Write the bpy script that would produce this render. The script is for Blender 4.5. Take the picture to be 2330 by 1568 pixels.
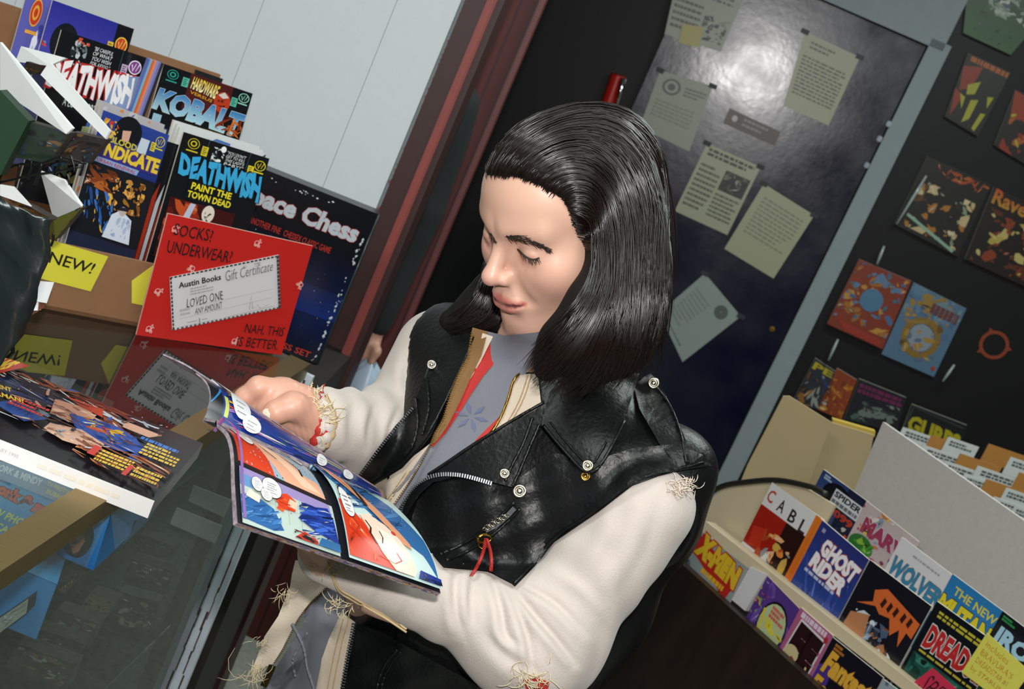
import bpy, bmesh, math, random
import numpy as np
from mathutils import Vector, Matrix
from mathutils.bvhtree import BVHTree

for o in list(bpy.data.objects):
    bpy.data.objects.remove(o, do_unlink=True)
scene = bpy.context.scene
col = scene.collection

# ------------------------------------------------------------------ camera
FOC = 3236.0; CX, CY = 1165.0, 784.0
PITCH, ROLL = math.radians(12.85), math.radians(23.9)
CAM = Vector((0, 0, 1.75))
FW = Vector((0, math.cos(PITCH), -math.sin(PITCH)))
U0 = Vector((0, math.sin(PITCH), math.cos(PITCH))); R0 = Vector((1, 0, 0))
IR = math.cos(ROLL) * R0 + math.sin(ROLL) * U0
IU = -math.sin(ROLL) * R0 + math.cos(ROLL) * U0
cd = bpy.data.cameras.new('camera'); cam = bpy.data.objects.new('camera', cd); col.objects.link(cam)
cd.sensor_width = 36.0; cd.sensor_fit = 'HORIZONTAL'; cd.lens = FOC * 36.0 / 2330.0
cd.clip_start = 0.01
cam.matrix_world = Matrix(((IR.x, IU.x, -FW.x, CAM.x), (IR.y, IU.y, -FW.y, CAM.y), (IR.z, IU.z, -FW.z, CAM.z), (0, 0, 0, 1)))
cd.dof.use_dof = True; cd.dof.focus_distance = 1.5; cd.dof.aperture_fstop = 14.0
scene.camera = cam

# ------------------------------------------------------------------ world, lights, exposure
w = bpy.data.worlds.new('world'); scene.world = w; w.use_nodes = True
w.node_tree.nodes['Background'].inputs[0].default_value = (0.6, 0.75, 0.7, 1)
w.node_tree.nodes['Background'].inputs[1].default_value = 0.02
def area(name, loc, target, sx, sy, power, colr):
    l = bpy.data.lights.new(name, 'AREA'); l.shape = 'RECTANGLE'; l.size = sx; l.size_y = sy; l.energy = power; l.color = colr
    o = bpy.data.objects.new(name, l); col.objects.link(o); o.location = loc
    o.rotation_euler = (Vector(target) - Vector(loc)).to_track_quat('-Z', 'Y').to_euler()
    return o
# the camera's own flash, above the lens
area('camera_flash', CAM + IU * 0.15 + IR * 0.05, CAM + FW * 2 + Vector((0,0,.1)), 0.07, 0.045, 24.0, (1.0, 0.975, 0.955))
# fluorescent ceiling fixtures of the shop
area('ceiling_fixture', (0.6, 0.2, 2.95), (0.6, 0.2, 0), 1.2, 0.5, 30.0, (0.90, 1.0, 0.97))
area('ceiling_fixture', (0.9, 2.9, 2.95), (0.9, 2.9, 0), 1.2, 0.5, 38.0, (0.90, 1.0, 0.97))
area('ceiling_fixture', (-1.4, 0.6, 2.95), (-1.4, 0.6, 0), 1.2, 0.5, 36.0, (0.90, 1.0, 0.97))
scene.view_settings.view_transform = 'Standard'
scene.view_settings.look = 'None'
scene.view_settings.gamma = 1.0
scene.view_settings.use_curve_mapping = False
scene.view_settings.exposure = 0.0

# ------------------------------------------------------------------ helpers
def ray(x, y):
    return FW + IR * ((x - CX) / FOC) + IU * ((CY - y) / FOC)
def at(x, y, Y):
    r = ray(x, y); return CAM + r * (Y / r.y)
def atz(x, y, Z):
    r = ray(x, y); return CAM + r * ((Z - CAM.z) / r.z)
def onp(x, y, P, N):
    r = ray(x, y); return CAM + r * ((Vector(P) - CAM).dot(N) / r.dot(N))
YAW = math.radians(-4.3)                            # the back wall is turned a little against the camera
RYAW = Matrix.Rotation(YAW, 4, 'Z'); RINV = RYAW.inverted()
def wat(x, y, Y):
    """where a line of sight meets the plane y = Y of the turned back wall, in that wall's own frame"""
    r = RINV.to_3x3() @ ray(x, y); return CAM + r * (Y / r.y)
def turn_back_wall(objs):
    for o in objs:
        if o.data is not None and o.data.users == 1: o.data.transform(RYAW.to_3x3().to_4x4())
        if o.parent is None: o.location = RYAW @ o.location
    for o in objs:
        if o.parent is not None: o.matrix_parent_inverse = mw(o.parent).inverted()
def s2l(c):
    return c / 12.92 if c <= 0.04045 else ((c + 0.055) / 1.055) ** 2.4
def hx(h):
    if not isinstance(h, str): return h
    h = h.lstrip('#'); return tuple(s2l(int(h[i:i + 2], 16) / 255.0) for i in (0, 2, 4))

_m = {}
def mat(name, colr, rough=0.6, metal=0.0, spec=0.5, bump=0.0, bscale=60.0, var=0.0, vscale=8.0, coat=0.0, sub=0.0, sheen=0.0, stretch=None):
    if name in _m: return _m[name]
    m = bpy.data.materials.new(name); m.use_nodes = True; nt = m.node_tree; b = nt.nodes['Principled BSDF']
    c = hx(colr); b.inputs['Base Color'].default_value = (*c, 1); b.inputs['Roughness'].default_value = rough
    b.inputs['Metallic'].default_value = metal; b.inputs['Specular IOR Level'].default_value = spec
    b.inputs['Coat Weight'].default_value = coat; b.inputs['Coat Roughness'].default_value = 0.08
    if sub: b.inputs['Subsurface Weight'].default_value = sub; b.inputs['Subsurface Radius'].default_value = (.01, .004, .002); b.inputs['Subsurface Scale'].default_value = 0.4
    if sheen: b.inputs['Sheen Weight'].default_value = sheen
    tc = nt.nodes.new('ShaderNodeTexCoord'); vec = tc.outputs['Object']
    if stretch:
        mp = nt.nodes.new('ShaderNodeMapping'); mp.inputs['Scale'].default_value = stretch; nt.links.new(vec, mp.inputs[0]); vec = mp.outputs[0]
    if var:
        n = nt.nodes.new('ShaderNodeTexNoise'); n.inputs['Scale'].default_value = vscale; n.inputs['Detail'].default_value = 6
        nt.links.new(vec, n.inputs['Vector'])
        r = nt.nodes.new('ShaderNodeMapRange'); r.inputs[1].default_value = .25; r.inputs[2].default_value = .75
        r.inputs[3].default_value = 1 - var; r.inputs[4].default_value = 1 + var
        nt.links.new(n.outputs[0], r.inputs[0])
        mx = nt.nodes.new('ShaderNodeVectorMath'); mx.operation = 'SCALE'; mx.inputs[0].default_value = c
        nt.links.new(r.outputs[0], mx.inputs['Scale']); nt.links.new(mx.outputs[0], b.inputs['Base Color'])
    if bump:
        n = nt.nodes.new('ShaderNodeTexNoise'); n.inputs['Scale'].default_value = bscale; n.inputs['Detail'].default_value = 5
        nt.links.new(vec, n.inputs['Vector'])
        bp = nt.nodes.new('ShaderNodeBump'); bp.inputs['Strength'].default_value = bump; bp.inputs['Distance'].default_value = 0.002
        nt.links.new(n.outputs[0], bp.inputs['Height']); nt.links.new(bp.outputs[0], b.inputs['Normal'])
    _m[name] = m; return m

def inkmat(name, rough=0.35, spec=0.5, coat=0.0, sub=0.0):
    if name in _m: return _m[name]
    m = bpy.data.materials.new(name); m.use_nodes = True; nt = m.node_tree; b = nt.nodes['Principled BSDF']
    a = nt.nodes.new('ShaderNodeVertexColor'); a.layer_name = 'Col'
    nt.links.new(a.outputs[0], b.inputs['Base Color'])
    b.inputs['Roughness'].default_value = rough; b.inputs['Specular IOR Level'].default_value = spec; b.inputs['Coat Weight'].default_value = coat
    if sub: b.inputs['Subsurface Weight'].default_value = sub; b.inputs['Subsurface Radius'].default_value = (.012, .004, .002); b.inputs['Subsurface Scale'].default_value = 0.3
    _m[name] = m; return m

def glassmat(name, tint, refl=1.0, rough=0.0):
    if name in _m: return _m[name]
    m = bpy.data.materials.new(name); m.use_nodes = True; nt = m.node_tree; nt.nodes.clear()
    out = nt.nodes.new('ShaderNodeOutputMaterial'); mix = nt.nodes.new('ShaderNodeMixShader')
    tr = nt.nodes.new('ShaderNodeBsdfTransparent'); tr.inputs[0].default_value = (*tint, 1)
    gl = nt.nodes.new('ShaderNodeBsdfGlossy'); gl.inputs['Roughness'].default_value = rough; gl.inputs[0].default_value = (refl, refl, refl, 1)
    fr = nt.nodes.new('ShaderNodeFresnel'); fr.inputs['IOR'].default_value = 1.52
    ge = nt.nodes.new('ShaderNodeNewGeometry'); iv = nt.nodes.new('ShaderNodeMath'); iv.operation = 'SUBTRACT'; iv.inputs[0].default_value = 1.0
    mu = nt.nodes.new('ShaderNodeMath'); mu.operation = 'MULTIPLY'; nt.links.new(ge.outputs['Backfacing'], iv.inputs[1])
    nt.links.new(fr.outputs[0], mu.inputs[0]); nt.links.new(iv.outputs[0], mu.inputs[1])
    nt.links.new(mu.outputs[0], mix.inputs[0]); nt.links.new(tr.outputs[0], mix.inputs[1]); nt.links.new(gl.outputs[0], mix.inputs[2])
    nt.links.new(mix.outputs[0], out.inputs[0])
    _m[name] = m; return m

def tag(o, label=None, cat=None, group=None, kind=None):
    if label: o['label'] = label
    if cat: o['category'] = cat
    if group: o['group'] = group
    if kind: o['kind'] = kind
    return o
def empty(name, loc, label=None, cat=None, group=None):
    o = bpy.data.objects.new(name, None); col.objects.link(o); o.location = loc; o.empty_display_size = .05
    return tag(o, label, cat, group)
def mesh(name, V, F, m, parent=None, smooth=False, cols=None):
    """V world coordinates; when parented the vertices are moved into the parent's frame"""
    me = bpy.data.meshes.new(name)
    me.from_pydata([tuple(v) for v in V], [], [tuple(f) for f in F])
    if cols is not None:
        ca = me.color_attributes.new('Col', 'FLOAT_COLOR', 'POINT')
        a = np.ones((len(V), 4), np.float32); a[:, :3] = np.asarray(cols, np.float32)
        ca.data.foreach_set('color', a.ravel())
    if smooth: me.polygons.foreach_set('use_smooth', [True] * len(me.polygons))
    me.materials.append(m)
    o = bpy.data.objects.new(name, me); col.objects.link(o)
    if parent is not None:
        o.parent = parent
        o.matrix_parent_inverse = mw(parent).inverted()
    return o
def mw(o):
    M = Matrix.Translation(o.location)
    if o.parent: return mw(o.parent) @ o.matrix_parent_inverse @ M
    return M
def recenter(o):
    """move a top-level mesh's origin to the middle of its base"""
    vs = np.array([v.co[:] for v in o.data.vertices]); c = (vs.min(0) + vs.max(0)) / 2; c[2] = vs[:, 2].min()
    o.data.transform(Matrix.Translation(-Vector(c))); o.location = Vector(c); return o

BOXF = [(0, 3, 2, 1), (4, 5, 6, 7), (0, 1, 5, 4), (1, 2, 6, 5), (2, 3, 7, 6), (3, 0, 4, 7)]
def prism(name, quad, vec, m, parent=None, bevel=0.0):
    """a slab: quad (4 world points) extruded by vec"""
    q = [Vector(p) for p in quad]; V = q + [p + Vector(vec) for p in q]
    o = mesh(name, V, BOXF, m, parent)
    bm = bmesh.new(); bm.from_mesh(o.data); bmesh.ops.recalc_face_normals(bm, faces=bm.faces)
    if bevel: bmesh.ops.bevel(bm, geom=list(bm.edges), offset=bevel, segments=2, affect='EDGES')
    bm.to_mesh(o.data); bm.free(); return o
def box(name, lo, hi, m, parent=None, bevel=0.0):
    x0, y0, z0 = lo; x1, y1, z1 = hi
    return prism(name, [(x0, y0, z0), (x1, y0, z0), (x1, y1, z0), (x0, y1, z0)], (0, 0, z1 - z0), m, parent, bevel)
def npoly(name, pts, vec, m, parent=None):
    n = len(pts); V = [Vector(p) for p in pts]; V += [p + Vector(vec) for p in V]
    F = [tuple(range(n)), tuple(range(2 * n - 1, n - 1, -1))] + [(i, i + n, (i + 1) % n + n, (i + 1) % n) for i in range(n)]
    o = mesh(name, V, F, m, parent)
    bm = bmesh.new(); bm.from_mesh(o.data); bmesh.ops.recalc_face_normals(bm, faces=bm.faces); bm.to_mesh(o.data); bm.free(); return o

def catmull(pts, n):
    P = np.array([list(p) for p in pts], float); P = np.vstack([2 * P[0] - P[1], P, 2 * P[-1] - P[-2]])
    out = []; segs = len(P) - 3
    for t in np.linspace(0, segs - 1e-9, n):
        i = int(t); u = t - i; a, b, c, d = P[i:i + 4]
        out.append(.5 * (2 * b + (c - a) * u + (2 * a - 5 * b + 4 * c - d) * u * u + (3 * b - a - 3 * c + d) * u ** 3))
    return np.array(out)
def tubegeo(path, rad, sides=6, closed=False):
    P = np.asarray(path, float); n = len(P); rad = np.broadcast_to(np.asarray(rad, float), (n,))
    T = np.gradient(P, axis=0); T /= np.linalg.norm(T, axis=1, keepdims=True) + 1e-12
    up = np.array([0.31, 0.22, 0.93]); A = np.cross(T, up); A /= np.linalg.norm(A, axis=1, keepdims=True) + 1e-9; B = np.cross(T, A)
    th = np.arange(sides) * 2 * math.pi / sides
    V = P[:, None, :] + rad[:, None, None] * (np.cos(th)[None, :, None] * A[:, None, :] + np.sin(th)[None, :, None] * B[:, None, :])
    F = []
    for i in range(n - 1):
        for j in range(sides):
            k = (j + 1) % sides; F.append((i * sides + j, i * sides + k, (i + 1) * sides + k, (i + 1) * sides + j))
    if not closed:
        F.append(tuple(range(sides - 1, -1, -1))); F.append(tuple((n - 1) * sides + j for j in range(sides)))
    return V.reshape(-1, 3), F
def tube(name, path, rad, m, parent=None, sides=6):
    V, F = tubegeo(path, rad, sides); return mesh(name, V, F, m, parent, smooth=True)
class Acc:
    def __init__(s): s.V = []; s.F = []; s.C = []
    def add(s, V, F, c=None):
        b = len(s.V); s.V.extend([tuple(v) for v in V]); s.F.extend([tuple(i + b for i in f) for f in F])
        if c is not None: s.C.extend([c] * len(V))
    def build(s, name, m, parent=None, smooth=True):
        return mesh(name, s.V, s.F, m, parent, smooth, s.C if s.C else None)

# ------------------------------------------------------------------ printing: flat ink polygons laid on a sheet
_tx = {}
def glyphs(s, bold=0.0):
    k = (s, bold)
    if k not in _tx:
        cu = bpy.data.curves.new('t', 'FONT'); cu.body = s; cu.resolution_u = 2; cu.offset = bold; cu.fill_mode = 'FRONT'
        o = bpy.data.objects.new('t', cu); me = o.to_mesh()
        V = np.array([v.co[:2] for v in me.vertices], float).reshape(-1, 2); F = [tuple(p.vertices) for p in me.polygons]
        o.to_mesh_clear(); bpy.data.objects.remove(o); bpy.data.curves.remove(cu)
        _tx[k] = (V, F)
    return _tx[k]
class Ink:
    STEP = 0.00002
    def __init__(s, TL, TR, BR, BL, base=None):
        s.q = [Vector(p) for p in (TL, TR, BR, BL)]
        n = (s.q[1] - s.q[0]).cross(s.q[3] - s.q[0]).normalized()
        if n.dot(CAM - s.q[0]) < 0: n = -n
        s.n = n; s.k = 0; s.vs = 1.0; s.V = []; s.F = []; s.C = []; s.rnd = random.Random(7)
        if base is not None: s.poly([(0, 0), (1, 0), (1, 1), (0, 1)], base)
    def P(s, u, v):
        a, b, c, d = s.q; v = v * s.vs
        return (a * (1 - u) + b * u) * (1 - v) + (d * (1 - u) + c * u) * v + s.n * (0.0003 + s.STEP * s.k)
    def raw(s, pts, faces, colr):
        b = len(s.V); c = hx(colr)
        for (u, v) in pts: s.V.append(s.P(u, v)); s.C.append(c)
        s.F.extend([tuple(i + b for i in f) for f in faces]); s.k += 1
    def poly(s, pts, colr):
        s.raw(pts, [tuple(range(len(pts)))], colr)
    def grad(s, x0, y0, x1, y1, c0, c1):
        b = len(s.V)
        for (u, v), c in zip([(x0, y0), (x1, y0), (x1, y1), (x0, y1)], [c0, c0, c1, c1]): s.V.append(s.P(u, v)); s.C.append(hx(c))
        s.F.append((b, b + 1, b + 2, b + 3)); s.k += 1
    def rect(s, x0, y0, x1, y1, colr): s.poly([(x0, y0), (x1, y0), (x1, y1), (x0, y1)], colr)
    def ell(s, x, y, rx, ry, colr, n=20, a0=0.0):
        s.poly([(x + rx * math.cos(a0 + t * 2 * math.pi / n), y + ry * math.sin(a0 + t * 2 * math.pi / n)) for t in range(n)], colr)
    def ring(s, x, y, rx, ry, wd, colr, n=24):
        pts = []; 
        for t in range(n):
            c, q = math.cos(t * 2 * math.pi / n), math.sin(t * 2 * math.pi / n)
            pts += [(x + rx * c, y + ry * q), (x + rx * (1 - wd) * c, y + ry * (1 - wd) * q)]
        s.raw(pts, [(2 * i, 2 * ((i + 1) % n), 2 * ((i + 1) % n) + 1, 2 * i + 1) for i in range(n)], colr)
    def line(s, pts, wd, colr, asp=1.0):
        """polyline of width wd (in u), asp = page width / height"""
        out = []; n = len(pts)
        for i in range(n):
            a = pts[max(i - 1, 0)]; b = pts[min(i + 1, n - 1)]
            dx, dy = b[0] - a[0], (b[1] - a[1]) / asp; l = math.hypot(dx, dy) + 1e-9
            nx, ny = -dy / l * wd / 2, dx / l * wd / 2 * asp
            out += [(pts[i][0] + nx, pts[i][1] + ny), (pts[i][0] - nx, pts[i][1] - ny)]
        s.raw(out, [(2 * i, 2 * i + 2, 2 * i + 3, 2 * i + 1) for i in range(n - 1)], colr)
    def text(s, t, quad, colr, bold=0.0, outline=None, ow=0.05, jit=0.0, c2=None):
        """lettering stretched into quad (TL,TR,BR,BL in page u,v)"""
        if len(quad) == 4 and not hasattr(quad[0], '__len__'):
            x0, y0, x1, y1 = quad; quad = [(x0, y0), (x1, y0), (x1, y1), (x0, y1)]
        V0, _ = glyphs(t, bold)
        if not len(V0): return
        lo, hi = V0.min(0), V0.max(0)
        a, b, c, d = [np.array(p, float) for p in quad]
        def mp(V):
            u = ((V[:, 0] - lo[0]) / (hi[0] - lo[0]))[:, None]; v = (1 - (V[:, 1] - lo[1]) / (hi[1] - lo[1]))[:, None]
            return (a * (1 - u) + b * u) * (1 - v) + (d * (1 - u) + c * u) * v
        if outline:
            V, F = glyphs(t, bold + ow); s.raw(mp(V), F, outline)
        V, F = glyphs(t, bold); V = V.copy()
        if jit:
            V[:, 1] += jit * np.sin(V[:, 0] * 5.1 + 1) + jit * .6 * np.sin(V[:, 0] * 11.3)
            V[:, 0] += jit * np.sin(V[:, 1] * 6.0 + V[:, 0] * 2.2)
        if c2:
            b0 = len(s.V); c0, c1 = np.array(hx(colr)), np.array(hx(c2)); vv = 1 - (V[:, 1] - lo[1]) / (hi[1] - lo[1])
            for (u, v), k in zip(mp(V), vv): s.V.append(s.P(u, v)); k = min(max(k, 0), 1); s.C.append(tuple(c0 * (1 - k) + c1 * k))
            s.F.extend([tuple(i + b0 for i in f) for f in F]); s.k += 1
        else: s.raw(mp(V), F, colr)
    def lines(s, x0, y0, x1, y1, n, colr, seed=0, th=.45):
        """rows of fine print too small to read: broken word bars"""
        r = random.Random(seed); pts = []; F = []; hgt = (y1 - y0) / n
        for i in range(n):
            x = x0; y = y0 + i * hgt; end = x1 - (r.random() * .35 * (x1 - x0) if r.random() < .3 else 0)
            while x < end:
                l = (x1 - x0) * r.uniform(.05, .16); b = len(pts); e = min(x + l, end)
                pts += [(x, y), (e, y), (e, y + hgt * th), (x, y + hgt * th)]; F.append((b, b + 1, b + 2, b + 3)); x += l + (x1 - x0) * .025
        s.raw(pts, F, colr)
    def scatter(s, seed, n, pal, bx, size, el=1.0, ang=None):
        """painterly patches of colour, broken up by smaller ones and by dark strokes"""
        r = random.Random(seed); x0, y0, x1, y1 = bx; m_ = int(n * 2.2)
        for i in range(m_):
            cx, cy = r.uniform(x0, x1), r.uniform(y0, y1); sz = size * (r.uniform(.6, 1.1) if i < n * .7 else r.uniform(.16, .5)); a = r.uniform(0, 6.28) if ang is None else ang + r.gauss(0, .25)
            e = el * r.uniform(1, 1.7); k = r.randint(7, 10); pts = []
            for t in range(k):
                q = t * 6.283 / k; rr = sz * r.uniform(.5, 1.2); px, py = rr * e * math.cos(q), rr / e * math.sin(q)
                x = cx + px * math.cos(a) - py * math.sin(a); y = cy + (px * math.sin(a) + py * math.cos(a)) * .75
                pts.append((min(max(x, x0), x1), min(max(y, y0), y1)))
            s.poly(pts, r.choice(pal))
            if i % 3 == 0:
                l = sz * r.uniform(.6, 1.3); w = sz * r.uniform(.04, .1); dx, dy = math.cos(a), math.sin(a) * .75
                pts = [(cx - dx * l, cy - dy * l), (cx + dy * w, cy - dx * w), (cx + dx * l, cy + dy * l), (cx - dy * w, cy + dx * w)]
                s.poly([(min(max(u, x0), x1), min(max(v, y0), y1)) for u, v in pts], '#0f0e12' if i % 6 else '#d8d2c8')
    def build(s, name, parent, m=None):
        return mesh(name, s.V, s.F, m or inkmat('printed_ink'), parent, False, s.C)

PAGES = mat('page_edges', '#d9d3c4', .8)
def sheet(name, TL, TR, BR, BL, th, label, cat, group=None, body=None, base='#ffffff'):
    """a flat printed thing with thickness th behind its printed face; returns (object, ink)"""
    q = [Vector(p) for p in (TL, TR, BR, BL)]
    ink = Ink(*q, base=base)
    o = prism(name, q, -ink.n * th, body or PAGES); recenter(o); tag(o, label, cat, group)
    return o, ink
# ================================================================== the room
DY = 5.0            # wall with the blue door
WY = 2.62           # white panelled wall
CT = 1.07           # top of the glass case
carpet = mat('carpet', '#8d8f86', .95, var=.2, vscale=60, bump=.4, bscale=300)
def struct(o, label=None):
    o['kind'] = 'structure'
    if label: o['label'] = label
    return o
struct(box('floor', (-3, -3, -.1), (3.2, DY + .2, 0), carpet))
struct(box('ceiling', (-3, -3, 3.0), (3.2, DY + .2, 3.1), mat('ceiling_tile', '#c9c7ba', .9, bump=.5, bscale=90)))
black = mat('black_wall', '#0a0a0c', .5, 0, .35, var=.25, vscale=3, bump=.1)
grey = mat('grey_paint', '#8c979b', .6, var=.04, vscale=30, bump=.15, bscale=120)
struct(box('wall_right', (3.1, -3, 0), (3.2, DY, 3.0), mat('drab_wall', '#6c6a60', .9)))
struct(box('wall_left', (-3.1, -3, 0), (-3.0, DY, 3.0), mat('drab_wall', '#6c6a60', .9)))
struct(box('wall_rear', (-3, -3.1, 0), (3.2, -3.0, 3.0), mat('drab_wall', '#6c6a60', .9)))
# white panelled wall: separate boards with fine recessed joints
white = mat('white_panel', '#d3dade', .5, var=.015, vscale=40, bump=.12, bscale=160)
wl = struct(box('wall_front', (-3.0, WY + .012, 0), (-0.33, WY + .1, 3.0), mat('panel_backing', '#9aa3a7', .8)))
edges = [-3.0, -2.7, -2.4, -2.1, -1.8, -1.55, -1.3, -1.1]
for p in ((431, 0), (601, 0), (897, 18)): edges.append(at(*p, WY).x)
edges.append(-0.335)
edges = sorted(edges)
for a, b in zip(edges[:-1], edges[1:]):
    box('wall_board', (a + .0004, WY, .0), (b - .0004, WY + .0125, 3.0), white, wl)
# door casing in red paint at the end of that wall
xa = at(1066, 0, WY).x; 
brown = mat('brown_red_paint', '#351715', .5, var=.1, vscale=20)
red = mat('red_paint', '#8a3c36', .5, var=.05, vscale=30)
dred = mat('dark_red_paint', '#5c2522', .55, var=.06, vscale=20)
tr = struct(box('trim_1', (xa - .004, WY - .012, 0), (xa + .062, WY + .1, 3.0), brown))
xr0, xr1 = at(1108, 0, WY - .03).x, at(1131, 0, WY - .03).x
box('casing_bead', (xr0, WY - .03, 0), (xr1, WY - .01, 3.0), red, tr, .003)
# paint slopped over the white wall beside the casing
rr = random.Random(3); acc = Acc()
zz = 1.0
while zz < 2.4:
    hgt = rr.uniform(.004, .02); wd = rr.uniform(.001, .007); z = zz
    V = [(xa - .003, WY - .0006, z), (xa - .003 - wd, WY - .0006, z + hgt * .4), (xa - .003, WY - .0006, z + hgt)]
    acc.add(V, [(0, 1, 2)]); zz += hgt * rr.uniform(.7, 1.6)
acc.build('paint_edge', red, tr, smooth=False)
tag(recenter(box('counter_ledge', (-1.4, 2.31, 0), (-.27, WY - .002, CT - .06), mat('dark_laminate', '#231f1c', .6))), 'dark laminate ledge between the glass case and the white wall', 'counter')
# far jamb across the passage
FY = 3.35
x0, x1 = at(1100, 0, FY).x, at(1244, 0, FY).x
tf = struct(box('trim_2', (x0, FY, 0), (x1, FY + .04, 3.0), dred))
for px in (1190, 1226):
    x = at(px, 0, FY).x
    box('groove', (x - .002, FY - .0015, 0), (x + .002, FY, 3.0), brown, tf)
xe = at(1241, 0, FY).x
box('edge_bead', (xe - .012, FY - .012, 0), (xe + .002, FY, 3.0), mat('lighter_red_paint', '#6e3a38', .45), tf, .003)  # lighter red along the outer edge of the jamb
struct(box('wall_passage', (x0 - 1.2, FY + .04, 0), (x1 - .01, FY + .14, 3.0), black))
struct(box('wall_passage_end', (-1.7, WY + .1, 0), (-1.6, DY, 3.0), black))

seen_ = set(bpy.data.objects)
struct(box('wall_back', (-1.7, DY, 0), (3.4, DY + .1, 3.0), black))
# blue door in its grey frame
navy = bpy.data.materials.new('navy_gloss_paint'); navy.use_nodes = True
nt = navy.node_tree; b = nt.nodes['Principled BSDF']; b.inputs['Base Color'].default_value = (*hx('#0a0d28'), 1)
b.inputs['Roughness'].default_value = .36; b.inputs['Specular IOR Level'].default_value = .8
tc = nt.nodes.new('ShaderNodeTexCoord'); n1 = nt.nodes.new('ShaderNodeTexNoise'); n1.inputs['Scale'].default_value = 7; n1.inputs['Detail'].default_value = 8
nt.links.new(tc.outputs['Object'], n1.inputs['Vector'])
mr = nt.nodes.new('ShaderNodeMapRange'); mr.inputs[3].default_value = .17; mr.inputs[4].default_value = .27; mr.inputs[1].default_value = .3; mr.inputs[2].default_value = .7
nt.links.new(n1.outputs[0], mr.inputs[0]); nt.links.new(mr.outputs[0], b.inputs['Roughness'])
n2 = nt.nodes.new('ShaderNodeTexNoise'); n2.inputs['Scale'].default_value = 45; n2.inputs['Detail'].default_value = 6; nt.links.new(tc.outputs['Object'], n2.inputs['Vector'])
bp = nt.nodes.new('ShaderNodeBump'); bp.inputs['Strength'].default_value = .12; bp.inputs['Distance'].default_value = .002
nt.links.new(n2.outputs[0], bp.inputs['Height']); nt.links.new(bp.outputs[0], b.inputs['Normal'])
DP = DY - .05
dl, dr_, dt = wat(1548, 0, DP).x, wat(2107, 106, DP).x, wat(2107, 106, DP).z
# the leaf stands a few degrees ajar about its left side, so its face turns towards the shop
door = struct(box('door_1', (dl, DP, 0.01), (dr_, DP + .04, dt), navy), 'dark blue painted door covered in taped up notices')
box('lock_cylinder', (wat(1757, 748, DP).x - .009, DP - .012, wat(1757, 748, DP).z - .009), (wat(1757, 748, DP).x + .009, DP, wat(1757, 748, DP).z + .009), mat('brass', '#c9a24a', .25, 1.0), door, .004)
fo = wat(2176, 80, DP).x
fr = struct(box('trim_3', (dr_ + .004, DP - .03, 0), (fo, DY, dt + .03), grey), 'grey painted steel door frame')
box('head_jamb', (dl - .1, DP - .03, dt + .004), (fo - .02, DY, 3.0), grey, fr)
for (px, py) in ((2022, 282), (2001, 316), (1972, 376)):
    p = wat(px, py, DP - .04); box('hinge_knuckle', (p.x - .008, DP - .05, p.z - .01), (p.x + .008, DP - .03, p.z + .01), mat('dull_steel', '#7f8a92', .4, .8), fr, .003)

paper = mat('notice_paper', '#b7b59a', .8)
NP = DP - .002
def notice(pix, label, tint, deco, seed):
    q = [wat(x, y, NP) for x, y in pix]
    o, ink = sheet('notice', *q, .0008, label, 'notice', 'notices taped to the blue door', paper, tint)
    deco(ink); ink.build('print', o)
    for c in (0, 1):
        p = q[c]; box('tape', (p.x - .014, NP - .0025, p.z - .008), (p.x + .014, NP - .0014, p.z + .008), mat('dark_tape', '#2a2d36', .5), o)
    return o
INKG = '#4f5148'
def d1(k): k.lines(.1, .05, .9, .3, 3, INKG, 1); k.lines(.05, .4, .5, .9, 5, INKG, 2); k.scatter(4, 14, ['#2c2e2c', '#54554c', '#8a897a'], (.55, .5, .95, .9), .09)
notice([(1545, -70), (1695, -10), (1640, 118), (1512, 78)], 'topmost notice on the blue door, with a yellow note stuck on it', '#9a9c90', d1, 1)
def d2(k): k.lines(.15, .08, .7, .2, 2, INKG, 3); k.lines(.08, .28, .92, .82, 11, INKG, 4)
notice([(1832, 72), (1957, 130), (1885, 286), (1782, 240)], 'typed notice nearest the upper right corner of the blue door', '#a3a28a', d2, 2)
def d3(k):
    k.ring(.3, .2, .17, .13, .25, INKG); k.ell(.3, .2, .07, .055, INKG); k.lines(.55, .14, .95, .3, 3, INKG, 5); k.lines(.1, .45, .85, .75, 5, '#7d7d70', 6)
notice([(1502, 160), (1622, 196), (1568, 345), (1455, 290)], 'notice with a round seal, left on the door beside the long hair', '#94968a', d3, 3)
def d4(k):
    k.lines(.08, .04, .92, .16, 2, '#33352f', 7, .6); k.rect(.5, .22, .95, .5, '#2e302c'); k.scatter(5, 14, ['#50524a', '#1d1f1e', '#7c7c6a'], (.52, .24, .93, .48), .08)
    k.lines(.06, .26, .45, .9, 9, INKG, 8); k.lines(.5, .55, .94, .9, 6, INKG, 9)
notice([(1609, 326), (1731, 380), (1655, 535), (1535, 480)], 'notice with a dark photograph at its upper right, on the door', '#a5a58c', d4, 4)
def d5(k): k.lines(.12, .14, .9, .7, 10, '#84846e', 10)
notice([(1738, 418), (1853, 490), (1760, 634), (1648, 566)], 'plain pale notice of faint typing low on the blue door', '#a6a68a', d5, 5)
def d6(k): k.ring(.72, .18, .13, .1, .9, '#5c625a'); k.lines(.1, .25, .5, .85, 9, '#7f8780', 11); k.lines(.2, .92, .75, .96, 1, '#4f5650', 12)
notice([(1604, 622), (1686, 720), (1553, 824), (1500, 712)], 'lowest notice on the blue door, turned askew', '#94a09a', d6, 6)
q = [wat(x, y, NP) for x, y in ((1660, 246), (1776, 300), (1762, 332), (1645, 280))]
o, k = sheet('door_sign', *q, .003, 'small brown plastic sign in the middle of the blue door', 'sign', None, mat('brown_plastic', '#4c433f', .5), '#554b47')
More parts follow.
